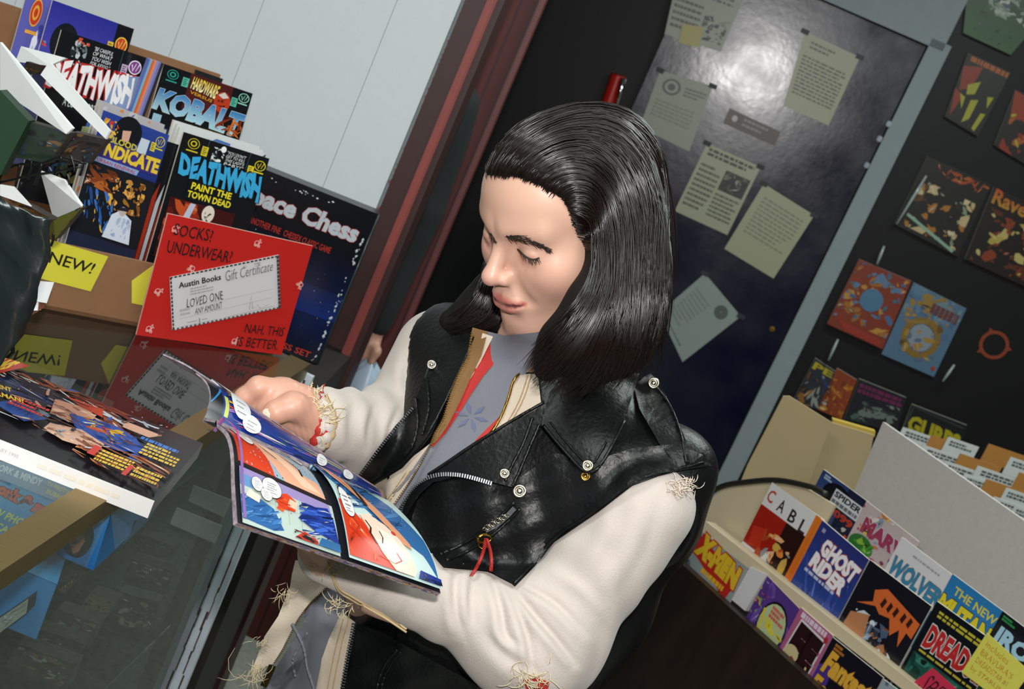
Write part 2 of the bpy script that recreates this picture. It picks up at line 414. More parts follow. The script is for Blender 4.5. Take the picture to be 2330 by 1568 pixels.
k.ell(.16, .45, .05, .2, '#b8b4b4'); k.lines(.32, .18, .9, .85, 2, '#8d8786', 3); k.build('print', o)
q = [wat(x, y, NP - .003) for x, y in ((1552, 54), (1600, 62), (1590, 108), (1545, 98))]
o, k = sheet('sticky_note', *q, .001, 'yellow note stuck over the topmost door notice', 'note', None, mat('yellow_paper', '#a39a55', .8), '#a89f5c'); k.build('print', o)

# red extinguisher with a chrome lever hanging beside the door
RY = DY - .035
rt = empty('fire_extinguisher', wat(1385, 245, RY), 'small bright red extinguisher with chrome lever beside the blue door', 'extinguisher')
rp_ = mat('signal_red', '#b01f16', .35)
a, bq = wat(1408, 170, RY), wat(1378, 255, RY)
tube('cylinder', catmull([a, a + (bq - a) * .1, bq, bq + (bq - a) * .8], 12), [.012] + [.028] * 10 + [.02], rp_, rt, 14)
a, bq = wat(1418, 178, RY - .035), wat(1405, 240, RY - .035)
tube('lever', [a, a + (bq - a) * .5, bq], [.008, .01, .006], mat('chrome', '#dfe3e6', .15, 1.0), rt, 8)
box('wall_bracket', (a.x - .02, RY, a.z - .06), (a.x + .01, DY, a.z), mat('dull_steel', '#7f8a92', .4, .8), rt)

# ------------------------------------------------------------------ black wall with game books in clear sleeves
BY = DY - .02
bookpal = {}
def wallbook(pix, Y, label, base, fn, name='game_book'):
    q = [wat(x, y, Y) for x, y in pix]
    o, k = sheet(name, *q, .012, label, 'book', 'books displayed on the black wall', None, base); fn(k); k.build('cover', o, inkmat('dull_print', .4)); return o
def fdrag(seed, title, tcol, pal, n=26):
    def f(k):
        k.scatter(seed, n, pal, (.04, .18, .96, .97), .14, 1.5)
        if title: k.text(title, [(.08, .05), (.95, .05), (.93, .2), (.06, .2)], tcol, .03)
    return f
def fgreen(k):
    k.grad(0, 0, 1, 1, '#1c3a22', '#2f5a2a'); k.scatter(2, 16, ['#8c9c8c', '#46586a', '#c3c9bd', '#3c5c3c'], (.3, 0, 1, .5), .12); k.scatter(3, 7, ['#1b321b'], (.05, .45, .95, .95), .05)
wallbook([(2205, -60), (2390, 20), (2300, 125), (2192, 75)], BY, 'green poster at the top of the black wall, cut off by the frame', '#2c5229', fgreen, 'poster')
def fred(k):
    k.lines(.1, .02, .98, .1, 1, '#a8581c', 2, .9)
    k.poly([(0, .2), (.42, .1), (.35, .45), (.1, .55)], '#8a2a16'); k.poly([(.0, .55), (.25, .6), (.1, .95)], '#8e2c16')
    for p in ([(.25, .42), (.5, .3), (.48, .5), (.3, .56)], [(.15, .58), (.3, .6), (.32, .78)], [(.45, .6), (.62, .55), (.6, .85), (.45, .95)], [(.78, .45), (.92, .42), (.88, .6)], [(.8, .7), (.92, .68), (.85, .97), (.75, .95)]): k.poly(p, '#a5a32c')
wallbook([(2203, 120), (2300, 165), (2225, 310), (2150, 265)], BY, 'black book with red and yellow shapes under the green poster', '#14130f', fred)
def fred2(k):
    k.poly([(0, 0), (.4, .05), (.5, .4), (.1, .45)], '#96341a'); k.scatter(8, 14, ['#b0a02c', '#a8541e', '#1a1712', '#8e2c14'], (.1, .3, 1, 1), .15)
wallbook([(2310, 205), (2420, 250), (2360, 390), (2262, 330)], BY, 'red and yellow book at the right edge of the frame', '#1b1813', fred2)
def fdragon(k):
    k.scatter(31, 12, ['#b35a1c', '#a8441a'], (.2, .03, 1, .16), .06, 1.6)
    k.scatter(4, 20, ['#c7b182', '#a8702c', '#5a3a18', '#26201a', '#8a9a7c', '#d0bf98'], (.08, .3, .92, .95), .12); k.line([(.1, .8), (.9, .97)], .04, '#8fae98')
wallbook([(2110, 355), (2255, 420), (2180, 585), (2035, 510)], BY, 'dark fantasy book with pale figures, first of its row by the door frame', '#17140f', fdragon)
def frav(k):
    k.text('Ravenloft', [(.04, 0), (1.0, .02), (1.0, .2), (.04, .2)], '#c0481c', .03, c2='#b88a2a')
    k.scatter(6, 22, ['#8a3a1c', '#b3a04a', '#5c2a14', '#c2b06a', '#7c3418'], (.06, .25, .95, .97), .12)
wallbook([(2262, 425), (2420, 500), (2350, 660), (2195, 590)], BY, 'red lettered fantasy book at the right edge, beside the pale figures', '#1a120d', frav)
def fA(k):
    k.scatter(9, 34, ['#a5682a', '#c18a3c', '#8f3420', '#4a6a92', '#5c7c9c', '#3f6a82', '#7a5a2a'], (.02, .02, .98, .85), .12); k.poly([(.1, .86), (.95, .9), (.9, .99), (.3, .98)], '#9c3324'); k.ell(.5, .45, .2, .16, '#4f7898')
o = wallbook([(1955, 590), (2074, 640), (2008, 795), (1882, 737)], BY - .02, 'shrink wrapped orange and blue book with bright glints on its corner', '#83341f', fA)
wrap = glassmat('clear_wrap', (.97, .97, .97), 1.0, .12)
def fB(k):
    k.scatter(10, 26, ['#4d6b8c', '#5f7f9b', '#6f8a94', '#9a7a3a'], (.0, .0, 1, .5), .14); k.ring(.5, .6, .34, .27, .3, '#8a6a2a'); k.ell(.5, .6, .22, .18, '#8a94a2'); k.scatter(12, 12, ['#6a5228', '#a58238', '#5a6a84'], (.2, .35, .85, .9), .09)
    k.line([(.15, .48), (.5, .38), (.45, .1), (.6, .02)], .05, '#94783a'); k.lines(.45, .12, .95, .27, 1, '#6a3a3a', 5, .9); k.ell(.92, .9, .04, .03, '#a03c2c')
wallbook([(2079, 643), (2199, 703), (2125, 858), (2006, 806)], BY, 'blue book with a golden ring, right of the shrink wrapped one', '#55748f', fB)
wallbook([(1855, 815), (1900, 845), (1880, 935), (1800, 920)], BY - .01, 'yellow lettered book half hidden behind the beige box flap', '#262a33', fdrag(13, 'PE', '#b5a41e', ['#2a3a6a', '#8c5a1e', '#90958a', '#1a1c22'], 14))
wallbook([(1905, 838), (1950, 865), (1915, 955), (1860, 932)], BY - .01, 'orange book standing between the yellow and magenta lettered ones', '#8a3a1a', fdrag(14, None, None, ['#b3701c', '#c28c24', '#7a2c14', '#a05a18'], 16))
def fmag(k):
    k.lines(.05, .08, .95, .34, 2, '#6e1f50', 4, .7); k.scatter(15, 16, ['#4d5f58', '#2a3334', '#1c2024', '#6c7a70'], (.05, .35, .95, .95), .16)
wallbook([(1955, 862), (2062, 905), (2040, 985), (1920, 955)], BY - .01, 'dark book with magenta lettering above the white card tabs', '#181a20', fmag)
def fgur(k):
    k.line([(.0, .9), (.05, .05), (.95, .1)], .02, '#3a4a4c'); k.text('GURPS', [(.05, .3), (.95, .28), (.97, .8), (.05, .85)], '#b3a41c', .05)
wallbook([(2075, 920), (2200, 968), (2180, 1060), (2050, 985)], BY - .01, 'black book with fat yellow lettering above the white card tabs', '#15181a', fgur)
# orange ringed emblem painted on the black wall
acc = Acc(); ce = wat(2262, 785, DY - .004); R = .05
for t in range(28):
    a0, a1 = t * 6.2832 / 28, (t + 1) * 6.2832 / 28
    V = [ce + Vector((R * r * math.cos(a), 0, R * r * math.sin(a))) for a, r in ((a0, 1), (a1, 1), (a1, .76), (a0, .76))]
    acc.add(V, [(0, 1, 2, 3)])
for a in (.15, 2.25, 4.0):
    V = [ce + Vector((R * r * math.cos(a + d), 0, R * r * math.sin(a + d))) for r, d in ((1, -.16), (1.25, 0), (1, .16))]; acc.add(V, [(0, 1, 2)])
o = acc.build('wall_emblem', mat('orange_print', '#8c3a1e', .7), smooth=False); tag(o, 'orange ring emblem with three points on the black wall', 'emblem')
# clear acrylic book holders: short bright rods
ac = mat('clear_acrylic', '#aab4b4', .12, 0, .8)
for i, (a, bb, lb) in enumerate((((2012, 560), (1995, 602), 'acrylic rod above the shrink wrapped book'), ((1907, 772), (1885, 820), 'acrylic rod just below the shrink wrapped book'), ((2172, 830), (2145, 868), 'acrylic rod beside the bottom of the blue book'), ((2108, 400), (2040, 510), 'long acrylic rod along the left of the pale figures book'))):
    p, r = wat(*a, BY - .03), wat(*bb, BY - .03); o = tube('shelf_rod', [p, (p + r) / 2, r], [.004, .0055, .004], ac, None, 8); tag(o, lb, 'rod', 'acrylic rods of the book rack')

turn_back_wall([o for o in bpy.data.objects if o not in seen_])
# ================================================================== glass display case on the left
brass = mat('gold_anodised', '#8f7a4e', .38, .85, var=.08, vscale=30, stretch=(1, 12, 1))
alu = mat('worn_aluminium', '#c9d1da', .4, 0, .5, var=.12, vscale=25)
RN, RF = atz(0, 1290, CT), atz(697, 828, CT)          # the gold rail, near and far
RD = (RF - RN).normalized()
RN = RF - RD * 1.5
SD = Vector((RD.y, -RD.x, 0))                          # out of the case, towards the customer
case = empty('display_case', Vector((RF.x - .3, RF.y - .7, 0)), 'glass display counter with gold rail, full of trading cards', 'display case')
gl = glassmat('case_glass', (.93, .97, .96), 1.0)
def slab(name, a, b, inn, z0, z1, m, off=0.0, parent=case):
    """plan strip along the rail from a to b, from off to inn inwards"""
    A, B = a - SD * off, b - SD * off
    return prism(name, [Vector((A.x, A.y, z0)), Vector((B.x, B.y, z0)), Vector((B.x, B.y, z0)) - SD * (inn - off), Vector((A.x, A.y, z0)) - SD * (inn - off)], (0, 0, z1 - z0), m, parent)
slab('top_glass', RN, RF, .75, CT - .006, CT, gl)
fg = slab('front_glass', RN, RF, .010, .32, CT - .02, gl, .004)
slab('rail', RN, RF + RD * .004, .030, CT - .026, CT + .002, brass, -.006)
slab('back_rail', RN, RF, .75, CT - .03, CT + .001, brass, .72)
# inner brass edge of the far end
e0 = RF - RD * .03
prism('end_rail', [RF - RD * .02, RF, RF - SD * .75, RF - SD * .75 - RD * .02], (0, 0, -.026), brass, case)
# corner post: white metal channel with dark scratched lines
P0 = RF + RD * .012 + SD * .004
def post(name, off, wd, m, z0=.0, z1=CT - .02, dep=.012):
    a = P0 - SD * off
    return prism(name, [Vector((a.x, a.y, z0)), Vector((a.x, a.y, z0)) - SD * wd, Vector((a.x, a.y, z0)) - SD * wd + RD * dep, Vector((a.x, a.y, z0)) + RD * dep], (0, 0, z1 - z0), m, case)
po = post('corner_post', -.012, .026, alu)
rr = random.Random(5); acc = Acc(); z = .2
while z < CT - .05:
    l = rr.uniform(.01, .05); c = P0 + SD * (.0 + rr.uniform(-.002, .002)); wv = rr.uniform(.0008, .002)
    V = [Vector((c.x, c.y, z)) - RD * .0006 - SD * wv, Vector((c.x, c.y, z)) - RD * .0006 + SD * wv, Vector((c.x, c.y, z + l)) - RD * .0006 + SD * wv, Vector((c.x, c.y, z + l)) - RD * .0006 - SD * wv]
    acc.add(V, [(0, 1, 2, 3)]); z += l * rr.uniform(.6, 1.1)
acc.build('scratches', mat('scratch_brown', '#43332e', .7), po, smooth=False)
post('inner_post', .030, .010, mat('dark_aluminium', '#6d7f86', .35, .7))
dk = mat('case_interior', '#141a1a', .8, var=.1)
slab('back_panel', RN, RF, .78, .0, CT - .03, dk, .75)
slab('base_plinth', RN, RF, .75, .0, .32, mat('dark_laminate', '#231f1c', .6), .03)
prism('end_panel', [RF - SD * .06 - RD * .006, RF - SD * .75 - RD * .006, RF - SD * .75, RF - SD * .06], (0, 0, -(CT - .03)), mat('case_end_grey', '#343c3a', .7), case)
sh = slab('shelf', RN, RF - RD * .05, .52, .86, .866, glassmat('shelf_glass', (.88, .93, .92)), .08)
slab('shelf', RN, RF - RD * .05, .60, .58, .586, glassmat('shelf_glass', (.88, .93, .92)), .03)
slab('shelf_strip', RN, RF - RD * .05, .09, .852, .866, mat('dark_aluminium', '#6d7f86', .35, .7), .08)
# grey card sheet lying on the upper shelf
g0 = prism('shelf_liner', [atz(x, y, .868) for x, y in ((140, 690), (330, 760), (240, 960), (20, 860))], (0, 0, .002), mat('grey_card', '#7e807c', .9))
tag(recenter(g0), 'grey card lying under the glass top near the comic box', 'card')

# --- card boxes inside the case
def cardbox(name, c, ax, w, d, h, label, base, fn=None, side='#1f4f7a', group='card boxes inside the glass case'):
    """a small upright carton; c = middle of its base, ax = direction along its printed face"""
    ax = Vector(ax).normalized(); nx = Vector((ax.y, -ax.x, 0)); c = Vector(c)
    if nx.dot(CAM - c) < 0: nx = -nx
    q = [c - ax * w / 2 + nx * d / 2, c + ax * w / 2 + nx * d / 2, c + ax * w / 2 - nx * d / 2, c - ax * w / 2 - nx * d / 2]
    o = prism(name, q, (0, 0, h), mat('carton_' + side[1:], side, .5), None, .001); recenter(o); tag(o, label, 'card box', group)
    up = Vector((0, 0, h))
    k = Ink(q[0] + up, q[1] + up, q[1], q[0], base)
    if fn: fn(k)
    k.build('front_print', o)
    return o, q
# blue carton of TV cards: lid print facing up and front print
mz = .868
mc = [atz(x, y, mz + .075) for x, y in ((-60, 1030), (200, 1115), (130, 1330), (-160, 1210))]
o = prism('card_carton', mc, (0, 0, -.075), mat('carton_blue', '#2a6ea5', .5), None, .001); recenter(o); tag(o, 'pale blue carton of TV photo cards under the glass top', 'card box', 'card boxes inside the glass case')
k = Ink(*mc, base='#3f86b4')
k.grad(0, 0, 1, .5, '#5f9ac0', '#3b82b0'); k.text('MORK & MINDY', [(.2, .03), (.62, .05), (.62, .14), (.2, .12)], '#d8e4ea', .03)
k.text('mork & mindy', [(.22, .22), (.98, .34), (.9, .52), (.22, .40)], '#b5533f', .07, '#5b2a26', .05)
k.text('TV PHOTO', [(.35, .52), (.72, .54), (.70, .63), (.34, .61)], '#c5cf58', .03); k.text('CARDS', [(.42, .66), (.66, .67), (.65, .75), (.41, .74)], '#c5cf58', .03); k.text('BUBBLE GUM', [(.26, .79), (.82, .80), (.81, .88), (.25, .87)], '#c5cf58', .03)
k.text('TV PHOTO CARDS', [(.66, .05), (.99, .09), (.98, .15), (.66, .11)], '#c5cf58', .02); k.text('BUBBLE GUM', [(.68, .14), (.98, .18), (.97, .23), (.68, .19)], '#c5cf58', .02)
k.line([(.9, .45), (.93, .55), (.9, .62), (.97, .6)], .03, '#c9c94a')
k.build('lid_print', o)
# display carton with a round window, in front of the rail
def fwin(k):
    k.grad(0, 0, 1, 1, '#2a78b8', '#1d5f9f'); k.ell(.42, .5, .36, .40, '#0d0f13', 28); k.poly([(.3, .38), (.5, .34), (.58, .5), (.52, .74), (.4, .82), (.28, .66), (.22, .5)], '#8f5c48'); k.poly([(.26, .5), (.42, .48), (.4, .56), (.28, .58)], '#3a221c'); k.lines(.7, .06, .96, .14, 1, '#8fb4cf', 1, .8)
pw = [at(x, y, 1.52) for x, y in ((150, 1195), (252, 1170), (212, 1298), (128, 1262))]
o, k = sheet('display_carton', *pw, .12, 'blue carton with a round window, just below the gold rail', 'card box', 'card boxes inside the glass case', mat('carton_blue', '#2a6ea5', .5), '#2a74b2'); fwin(k); k.build('front_print', o)
pw = [at(x, y, 1.66) for x, y in ((255, 1175), (312, 1185), (275, 1245), (222, 1292))]
o, k = sheet('display_carton', *pw, .1, 'darker blue carton right of the round windowed one', 'card box', 'card boxes inside the glass case', mat('carton_blue', '#2a6ea5', .5), '#19406a'); k.ell(.4, .5, .22, .38, '#181a22'); k.scatter(3, 8, ['#274f30', '#2b5f8f', '#5f6a2a'], (.55, .1, .95, .9), .12); k.build('front_print', o)
# trays of packs and cases further down, the rail's shade put into their dark colours
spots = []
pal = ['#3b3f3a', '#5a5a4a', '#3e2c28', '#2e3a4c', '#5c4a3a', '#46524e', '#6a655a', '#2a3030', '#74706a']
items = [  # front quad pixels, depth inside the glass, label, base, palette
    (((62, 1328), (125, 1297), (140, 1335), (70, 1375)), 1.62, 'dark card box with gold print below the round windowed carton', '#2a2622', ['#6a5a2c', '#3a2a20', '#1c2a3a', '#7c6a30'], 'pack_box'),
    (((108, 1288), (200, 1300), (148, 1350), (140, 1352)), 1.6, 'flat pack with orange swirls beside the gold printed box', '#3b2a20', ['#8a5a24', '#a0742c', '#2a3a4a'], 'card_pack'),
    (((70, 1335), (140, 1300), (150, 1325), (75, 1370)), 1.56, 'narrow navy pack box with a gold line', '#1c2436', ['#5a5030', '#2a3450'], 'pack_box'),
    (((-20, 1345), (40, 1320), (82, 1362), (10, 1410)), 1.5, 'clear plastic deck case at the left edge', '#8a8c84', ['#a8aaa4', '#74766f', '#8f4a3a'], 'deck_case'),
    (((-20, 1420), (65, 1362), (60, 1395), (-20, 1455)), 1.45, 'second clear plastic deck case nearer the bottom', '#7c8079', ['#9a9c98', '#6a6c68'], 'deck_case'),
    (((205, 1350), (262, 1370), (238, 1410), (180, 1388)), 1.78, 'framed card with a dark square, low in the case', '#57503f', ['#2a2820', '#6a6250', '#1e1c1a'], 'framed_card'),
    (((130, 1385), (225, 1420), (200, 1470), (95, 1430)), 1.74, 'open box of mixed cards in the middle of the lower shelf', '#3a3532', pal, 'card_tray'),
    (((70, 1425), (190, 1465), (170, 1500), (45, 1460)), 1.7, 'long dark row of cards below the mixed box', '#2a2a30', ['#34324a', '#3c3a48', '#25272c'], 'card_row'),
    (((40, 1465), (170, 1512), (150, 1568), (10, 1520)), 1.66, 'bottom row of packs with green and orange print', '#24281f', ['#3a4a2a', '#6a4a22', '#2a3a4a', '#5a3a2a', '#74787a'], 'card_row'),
    (((320, 1215), (400, 1245), (388, 1265), (305, 1238)), 2.12, 'reflected row of cards far down the case, built solid', '#23282e', ['#2c3a4a', '#3a2c2a'], 'card_row'),  # from here on: solid stand-ins for packs mirrored in the case end
    (((300, 1270), (395, 1300), (380, 1340), (285, 1305)), 2.08, 'second reflected row of cards far down the case, built solid', '#24282a', pal, 'card_row'),
    (((270, 1345), (360, 1370), (350, 1440), (262, 1425)), 2.0, 'reflected stack of card cases by the end panel, built solid', '#22201e', ['#5a5040', '#3a342c', '#6a6456'], 'card_row'),
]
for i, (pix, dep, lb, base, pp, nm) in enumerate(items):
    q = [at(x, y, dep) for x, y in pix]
    o, k = sheet(nm, *q, .03, lb, 'card box' if 'box' in nm else 'cards', 'cards stocked inside the glass case', mat('shaded_card', '#2b2b28', .7), base)
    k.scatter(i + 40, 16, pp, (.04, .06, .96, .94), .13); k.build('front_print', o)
for pix, lb in ((((402, 1155), (505, 1197), (490, 1237), (386, 1192)), 'pale grey card deep in the case, lower of two'), (((440, 1105), (530, 1140), (515, 1180), (428, 1140)), 'pale grey card deep in the case, upper of two')):
    q = [at(x, y, 2.12) for x, y in pix]; o = prism('blank_card', q, Vector((0, .002, 0)), mat('grey_card', '#7e807c', .9)); recenter(o); tag(o, lb, 'card', 'pale cards in the glass case')

# ================================================================== on the counter
# thick catalogue lying over the rail, spine towards the camera
B, Cc, A = atz(352, 1140, CT + .021), atz(462, 1010, CT + .021), atz(0, 1000, CT + .021)
ul = (A - B).normalized(); A2 = B + ul * .275; D2 = Cc + ul * .275
cat_ = empty('catalogue', (B + A2 + Cc + D2) / 4 - Vector((0, 0, .021)), 'thick glossy comics catalogue with a white spine lying on the counter', 'catalogue')
prism('pages', [A2, B, Cc, D2], (0, 0, -.020), mat('catalogue_pages', '#8b8c8c', .7, stretch=(4, 4, 400), var=.3, vscale=3), cat_)
nf = (B - A2).cross(Vector((0, 0, 1))).normalized()
spn = prism('spine', [A2 + nf * .0, B + nf * .0, B - Vector((0, 0, .021)), A2 - Vector((0, 0, .021))], nf * .003, mat('white_gloss_card', '#e9e6e4', .3), cat_)
k = Ink(A2 + nf * .003, B + nf * .003, B + nf * .003 - Vector((0, 0, .021)), A2 + nf * .003 - Vector((0, 0, .021)))
k.text('JANUARY 1995', (.3, .35, .44, .62), '#c9c2c8', .02); k.build('lettering', spn)
k = Ink(A2 + nf * .003, B + nf * .003, B + nf * .003 - Vector((0, 0, .021)), A2 + nf * .003 - Vector((0, 0, .021)))
k.lines(.52, .36, .95, .7, 1, '#eadfd0', 3, .7)
k.build('small_print', spn)['kind'] = 'stuff'
k = Ink(D2, Cc, B, A2, '#17161b')
r2 = random.Random(1)
k.scatter(50, 20, ['#4a2420', '#2a2c34', '#6a4034', '#3c4452', '#1c1d24', '#7a8492'], (.06, .0, .9, .55), .09, 1.5)
k.scatter(51, 22, ['#5e2a20', '#7a3a2a', '#3a1c1a', '#8a4a34'], (.1, .0, .72, .35), .09, 1.8)
k.scatter(52, 12, ['#b7bcc4', '#8f98a4', '#d5d8dc'], (.05, .05, .8, .5), .06, 2.2, .5)
k.poly([(.12, .2), (.3, .12), (.42, .24), (.36, .42), (.2, .46), (.1, .36)], '#141a2c')          # dark mass
k.scatter(53, 10, ['#1d2c50', '#24345c', '#0e1220'], (.1, .15, .38, .45), .06, 1.8, .4)
k.poly([(.36, .26), (.5, .2), (.56, .3), (.52, .46), (.4, .48)], '#b98470'); k.scatter(54, 9, ['#c9977f', '#8a5a48', '#d8ac94'], (.36, .24, .55, .46), .04)
k.poly([(.38, .16), (.55, .14), (.58, .26), (.46, .22)], '#b2402a')
k.poly([(.46, .38), (.56, .34), (.66, .3), (.76, .36), (.84, .5), (.74, .62), (.6, .6), (.52, .52)], '#2a4c9c')
k.scatter(58, 14, ['#a8331f', '#c9a02c', '#2a4c9c', '#1c3a80', '#b8502a'], (.52, .34, .76, .56), .045, 1.6)
k.scatter(55, 10, ['#1c3a80', '#345fb4', '#22448f'], (.62, .44, .88, .68), .05, 1.8)
k.poly([(.44, .62), (.56, .55), (.68, .62), (.68, .74), (.54, .78), (.44, .72)], '#cfa38c'); k.scatter(56, 8, ['#b98470', '#e0bca4', '#8c5c4a'], (.45, .58, .67, .76), .035)
k.poly([(.26, .5), (.42, .6), (.36, .74), (.2, .66)], '#2d4f98'); k.poly([(.66, .2), (.84, .2), (.8, .3), (.68, .3)], '#c89a82')
k.scatter(57, 14, ['#a85a2a', '#7c3a1c', '#c97a3a'], (.6, .6, .98, .92), .07, 2.0, .5)
k.scatter(59, 46, ['#17161b', '#8f98a4', '#b98470', '#7a3a2a', '#2d4f98', '#c9ced6', '#5e2a20', '#d8ac94'], (.1, .06, .86, .8), .026, 1.7)
k.poly([(.02, .3), (.06, .02), (.16, .0), (.06, .5)], '#b42a20')
k.text('NEWS', [(.0, .05), (.12, .0), (.1, .22), (.0, .34)], '#e0b93a', .06)
for i in range(3): k.lines(.25 + i * .0, .5 + i * .05, .4, .54 + i * .05, 1, '#c23a34', i, .8)
k.text('CLARK KENT', [(.03, .48), (.2, .42), (.22, .47), (.05, .54)], '#e5bd3a', .03); k.text('IS SUPERMAN?', [(.06, .58), (.28, .50), (.30, .55), (.08, .64)], '#e5bd3a', .03)
k.lines(.82, .42, .98, .62, 4, '#d6b03a', 8, .6); k.lines(.78, .36, .95, .42, 1, '#3a6fc0', 9, .7)
k.lines(.70, .74, .84, .92, 4, '#d6b03a', 10, .6); k.rect(.66, .72, .69, .86, '#c2332c'); k.lines(.86, .78, .97, .94, 3, '#d6b03a', 11, .6); k.rect(.83, .80, .85, .95, '#c2332c')
k.build('cover', cat_, inkmat('gloss_print', .22))

# red cardboard sign standing on the glass
sT = Vector((math.cos(math.radians(47)), math.sin(math.radians(47)), 0)); sN = Vector((sT.y, -sT.x, 0)); 
s0 = atz(310, 762, CT); 
sq = [onp(x, y, s0, sN) for x, y in ((382, 486), (712, 560), (640, 808), (310, 762))]
o, k = sheet('red_sign', *sq, .003, 'red card sign holding a gift certificate, propped on the glass counter', 'sign', None, mat('sign_edge', '#d8a79a', .8), '#c2231f')
def knot(x, y, s, a, c='#efb9b0'):
    """small white line drawing of mittens scattered over the card"""
    def T(pts): return [(x + s * (px * math.cos(a) - py * math.sin(a)), y + s * 1.25 * (px * math.sin(a) + py * math.cos(a))) for px, py in pts]
    def arc(cx, cy, rx, ry, t0, t1): return [(cx + rx * math.cos(t0 + (t1 - t0) * i / 10), cy + ry * math.sin(t0 + (t1 - t0) * i / 10)) for i in range(11)]
    for pts in (arc(-.35, .1, .45, .5, 0, 6.28), arc(-.5, .55, .25, .22, 0, 6.28), arc(.15, -.4, .16, .5, 0, 6.28), arc(.45, .1, .3, .45, 1.5, 5.5), [(-.1, .1), (0, .8)], [(.15, .15), (.2, .95)], [(.4, .3), (.5, .9)]):
        k.line(T(pts), s * .13, c, 1.25)
for x, y, a in ((.075, .10, 0), (.62, .075, .1), (.235, .40, 2.0), (.43, .38, .6), (.07, .62, .5), (.075, .93, .1), (.65, .93, .05), (.985, .36, 2.4)): knot(x, y, .032, a)
k.text('SOCKS?', [(.06, .06), (.31, .045), (.31, .145), (.06, .155)], '#2a1a1c', .006, jit=.02); k.text('UNDERWEAR?', [(.045, .20), (.47, .185), (.47, .285), (.045, .30)], '#2a1a1c', .006, jit=.02)
k.text('NAH, THIS', [(.69, .765), (.97, .745), (.97, .84), (.69, .86)], '#2a1a1c', .006, jit=.02); k.text('IS BETTER.', [(.66, .885), (.96, .87), (.96, .955), (.66, .975)], '#2a1a1c', .006, jit=.02)
k.build('print', o)
# the certificate glued on it, tilted
cq = [onp(x, y, s0 + sN * .0016, sN) for x, y in ((386, 631), (634, 580), (638, 700), (392, 752))]
ce = prism('certificate', cq, -sN * .0008, mat('certificate_paper', '#d3ccd0', .8), o)
k = Ink(*cq, base='#d8d2d6')
for i in range(26):
    u = i / 26; k.rect(u, 0, u + .026, .03, '#3a3638'); k.rect(u, .97, u + .022, 1.0, '#5a5658')
for i in range(14):
    v = i / 14; k.rect(0, v, .014, v + .05, '#2f2b2e'); k.rect(.975, v, 1.0, v + .062, '#454144')
k.text('Austin Books', [(.07, .12), (.45, .12), (.45, .23), (.07, .23)], '#201c20', .022); k.text('Gift Certificate', [(.49, .08), (.95, .08), (.93, .26), (.49, .28)], '#77747a', -.004)
k.lines(.17, .27, .38, .42, 3, '#a7a2a6', 1); k.text('LOVED ONE', [(.14, .46), (.46, .44), (.46, .60), (.13, .62)], '#2a2629', -.006, jit=.03); k.text('ANY AMOUNT', [(.21, .66), (.45, .64), (.45, .77), (.20, .78)], '#2a2629', -.006, jit=.03)
k.line([(.06, .62), (.93, .60)], .004, '#a9a4a8'); k.line([(.06, .8), (.93, .76)], .004, '#a9a4a8'); k.lines(.07, .63, .16, .78, 2, '#b3aeb2', 2); k.line([(.13, .9), (.22, .9)], .006, '#3a363a'); k.line([(.24, .86), (.24, .94)], .006, '#3a363a'); k.line([(.26, .9), (.31, .9)], .006, '#3a363a'); k.line([(.06, .95), (.4, .95)], .004, '#8d888c'); k.line([(.47, .95), (.93, .93)], .004, '#5d585c')
k.line([(.7, .9), (.72, .62), (.73, .9), (.78, .84), (.8, .92), (.88, .88)], .005, '#8f8a90'); k.text('No', (.66, .05, .69, .1), '#9a959a'); k.lines(.76, .05, .82, .1, 1, '#9a959a', 4)
k.build('certificate_print', ce)

# black game box behind the sign
bt = Vector((math.cos(math.radians(13)), math.sin(math.radians(13)), 0)); bn = Vector((bt.y, -bt.x, 0))
br = atz(722, 829, CT - .058)
tl, tr_, bl = onp(590, 380, br, bn), onp(872, 492, br, bn), onp(560, 770, br, bn)
tr_ = Vector((br.x, br.y, tr_.z)) ; w_ = .30
q = [tr_ - bt * w_, tr_, br, br - bt * w_]
o, k = sheet('game_box', *q, .045, 'black shrink wrapped chess game box behind the red sign', 'game box', None, mat('black_gloss_board', '#0d0f13', .3), '#0e1016')
k.grad(.0, .3, 1, .75, '#0c0f18', '#101c46'); k.grad(0, .75, 1, 1, '#101c46', '#0c0e14'); k.grad(.3, .55, 1, .72, '#13204c', '#182c6e')
rs = random.Random(4)
for i in range(60): k.ell(rs.uniform(.2, 1), rs.uniform(.35, .9), .003, .0035, rs.choice(['#4f65a8', '#8f9bc0', '#2f4590', '#a88a5a']), 6)
k.text('Space Chess', [(.23, .10), (.94, .10), (.93, .25), (.22, .25)], '#b9c0c8', .045, '#a8322c', .02)
k.text('ANOTHER FINE', [(.32, .29), (.51, .29), (.51, .33), (.32, .33)], '#a8322c', .02); k.text('CHESSEX CLASSIC GAME', [(.53, .29), (.82, .29), (.82, .33), (.53, .33)], '#a8322c', .02)
k.text('32 PIECE CHESS SET', [(.40, .94), (.94, .94), (.94, .98), (.40, .98)], '#b5382c', .02)
k.build('front_print', o, inkmat('gloss_print', .22))
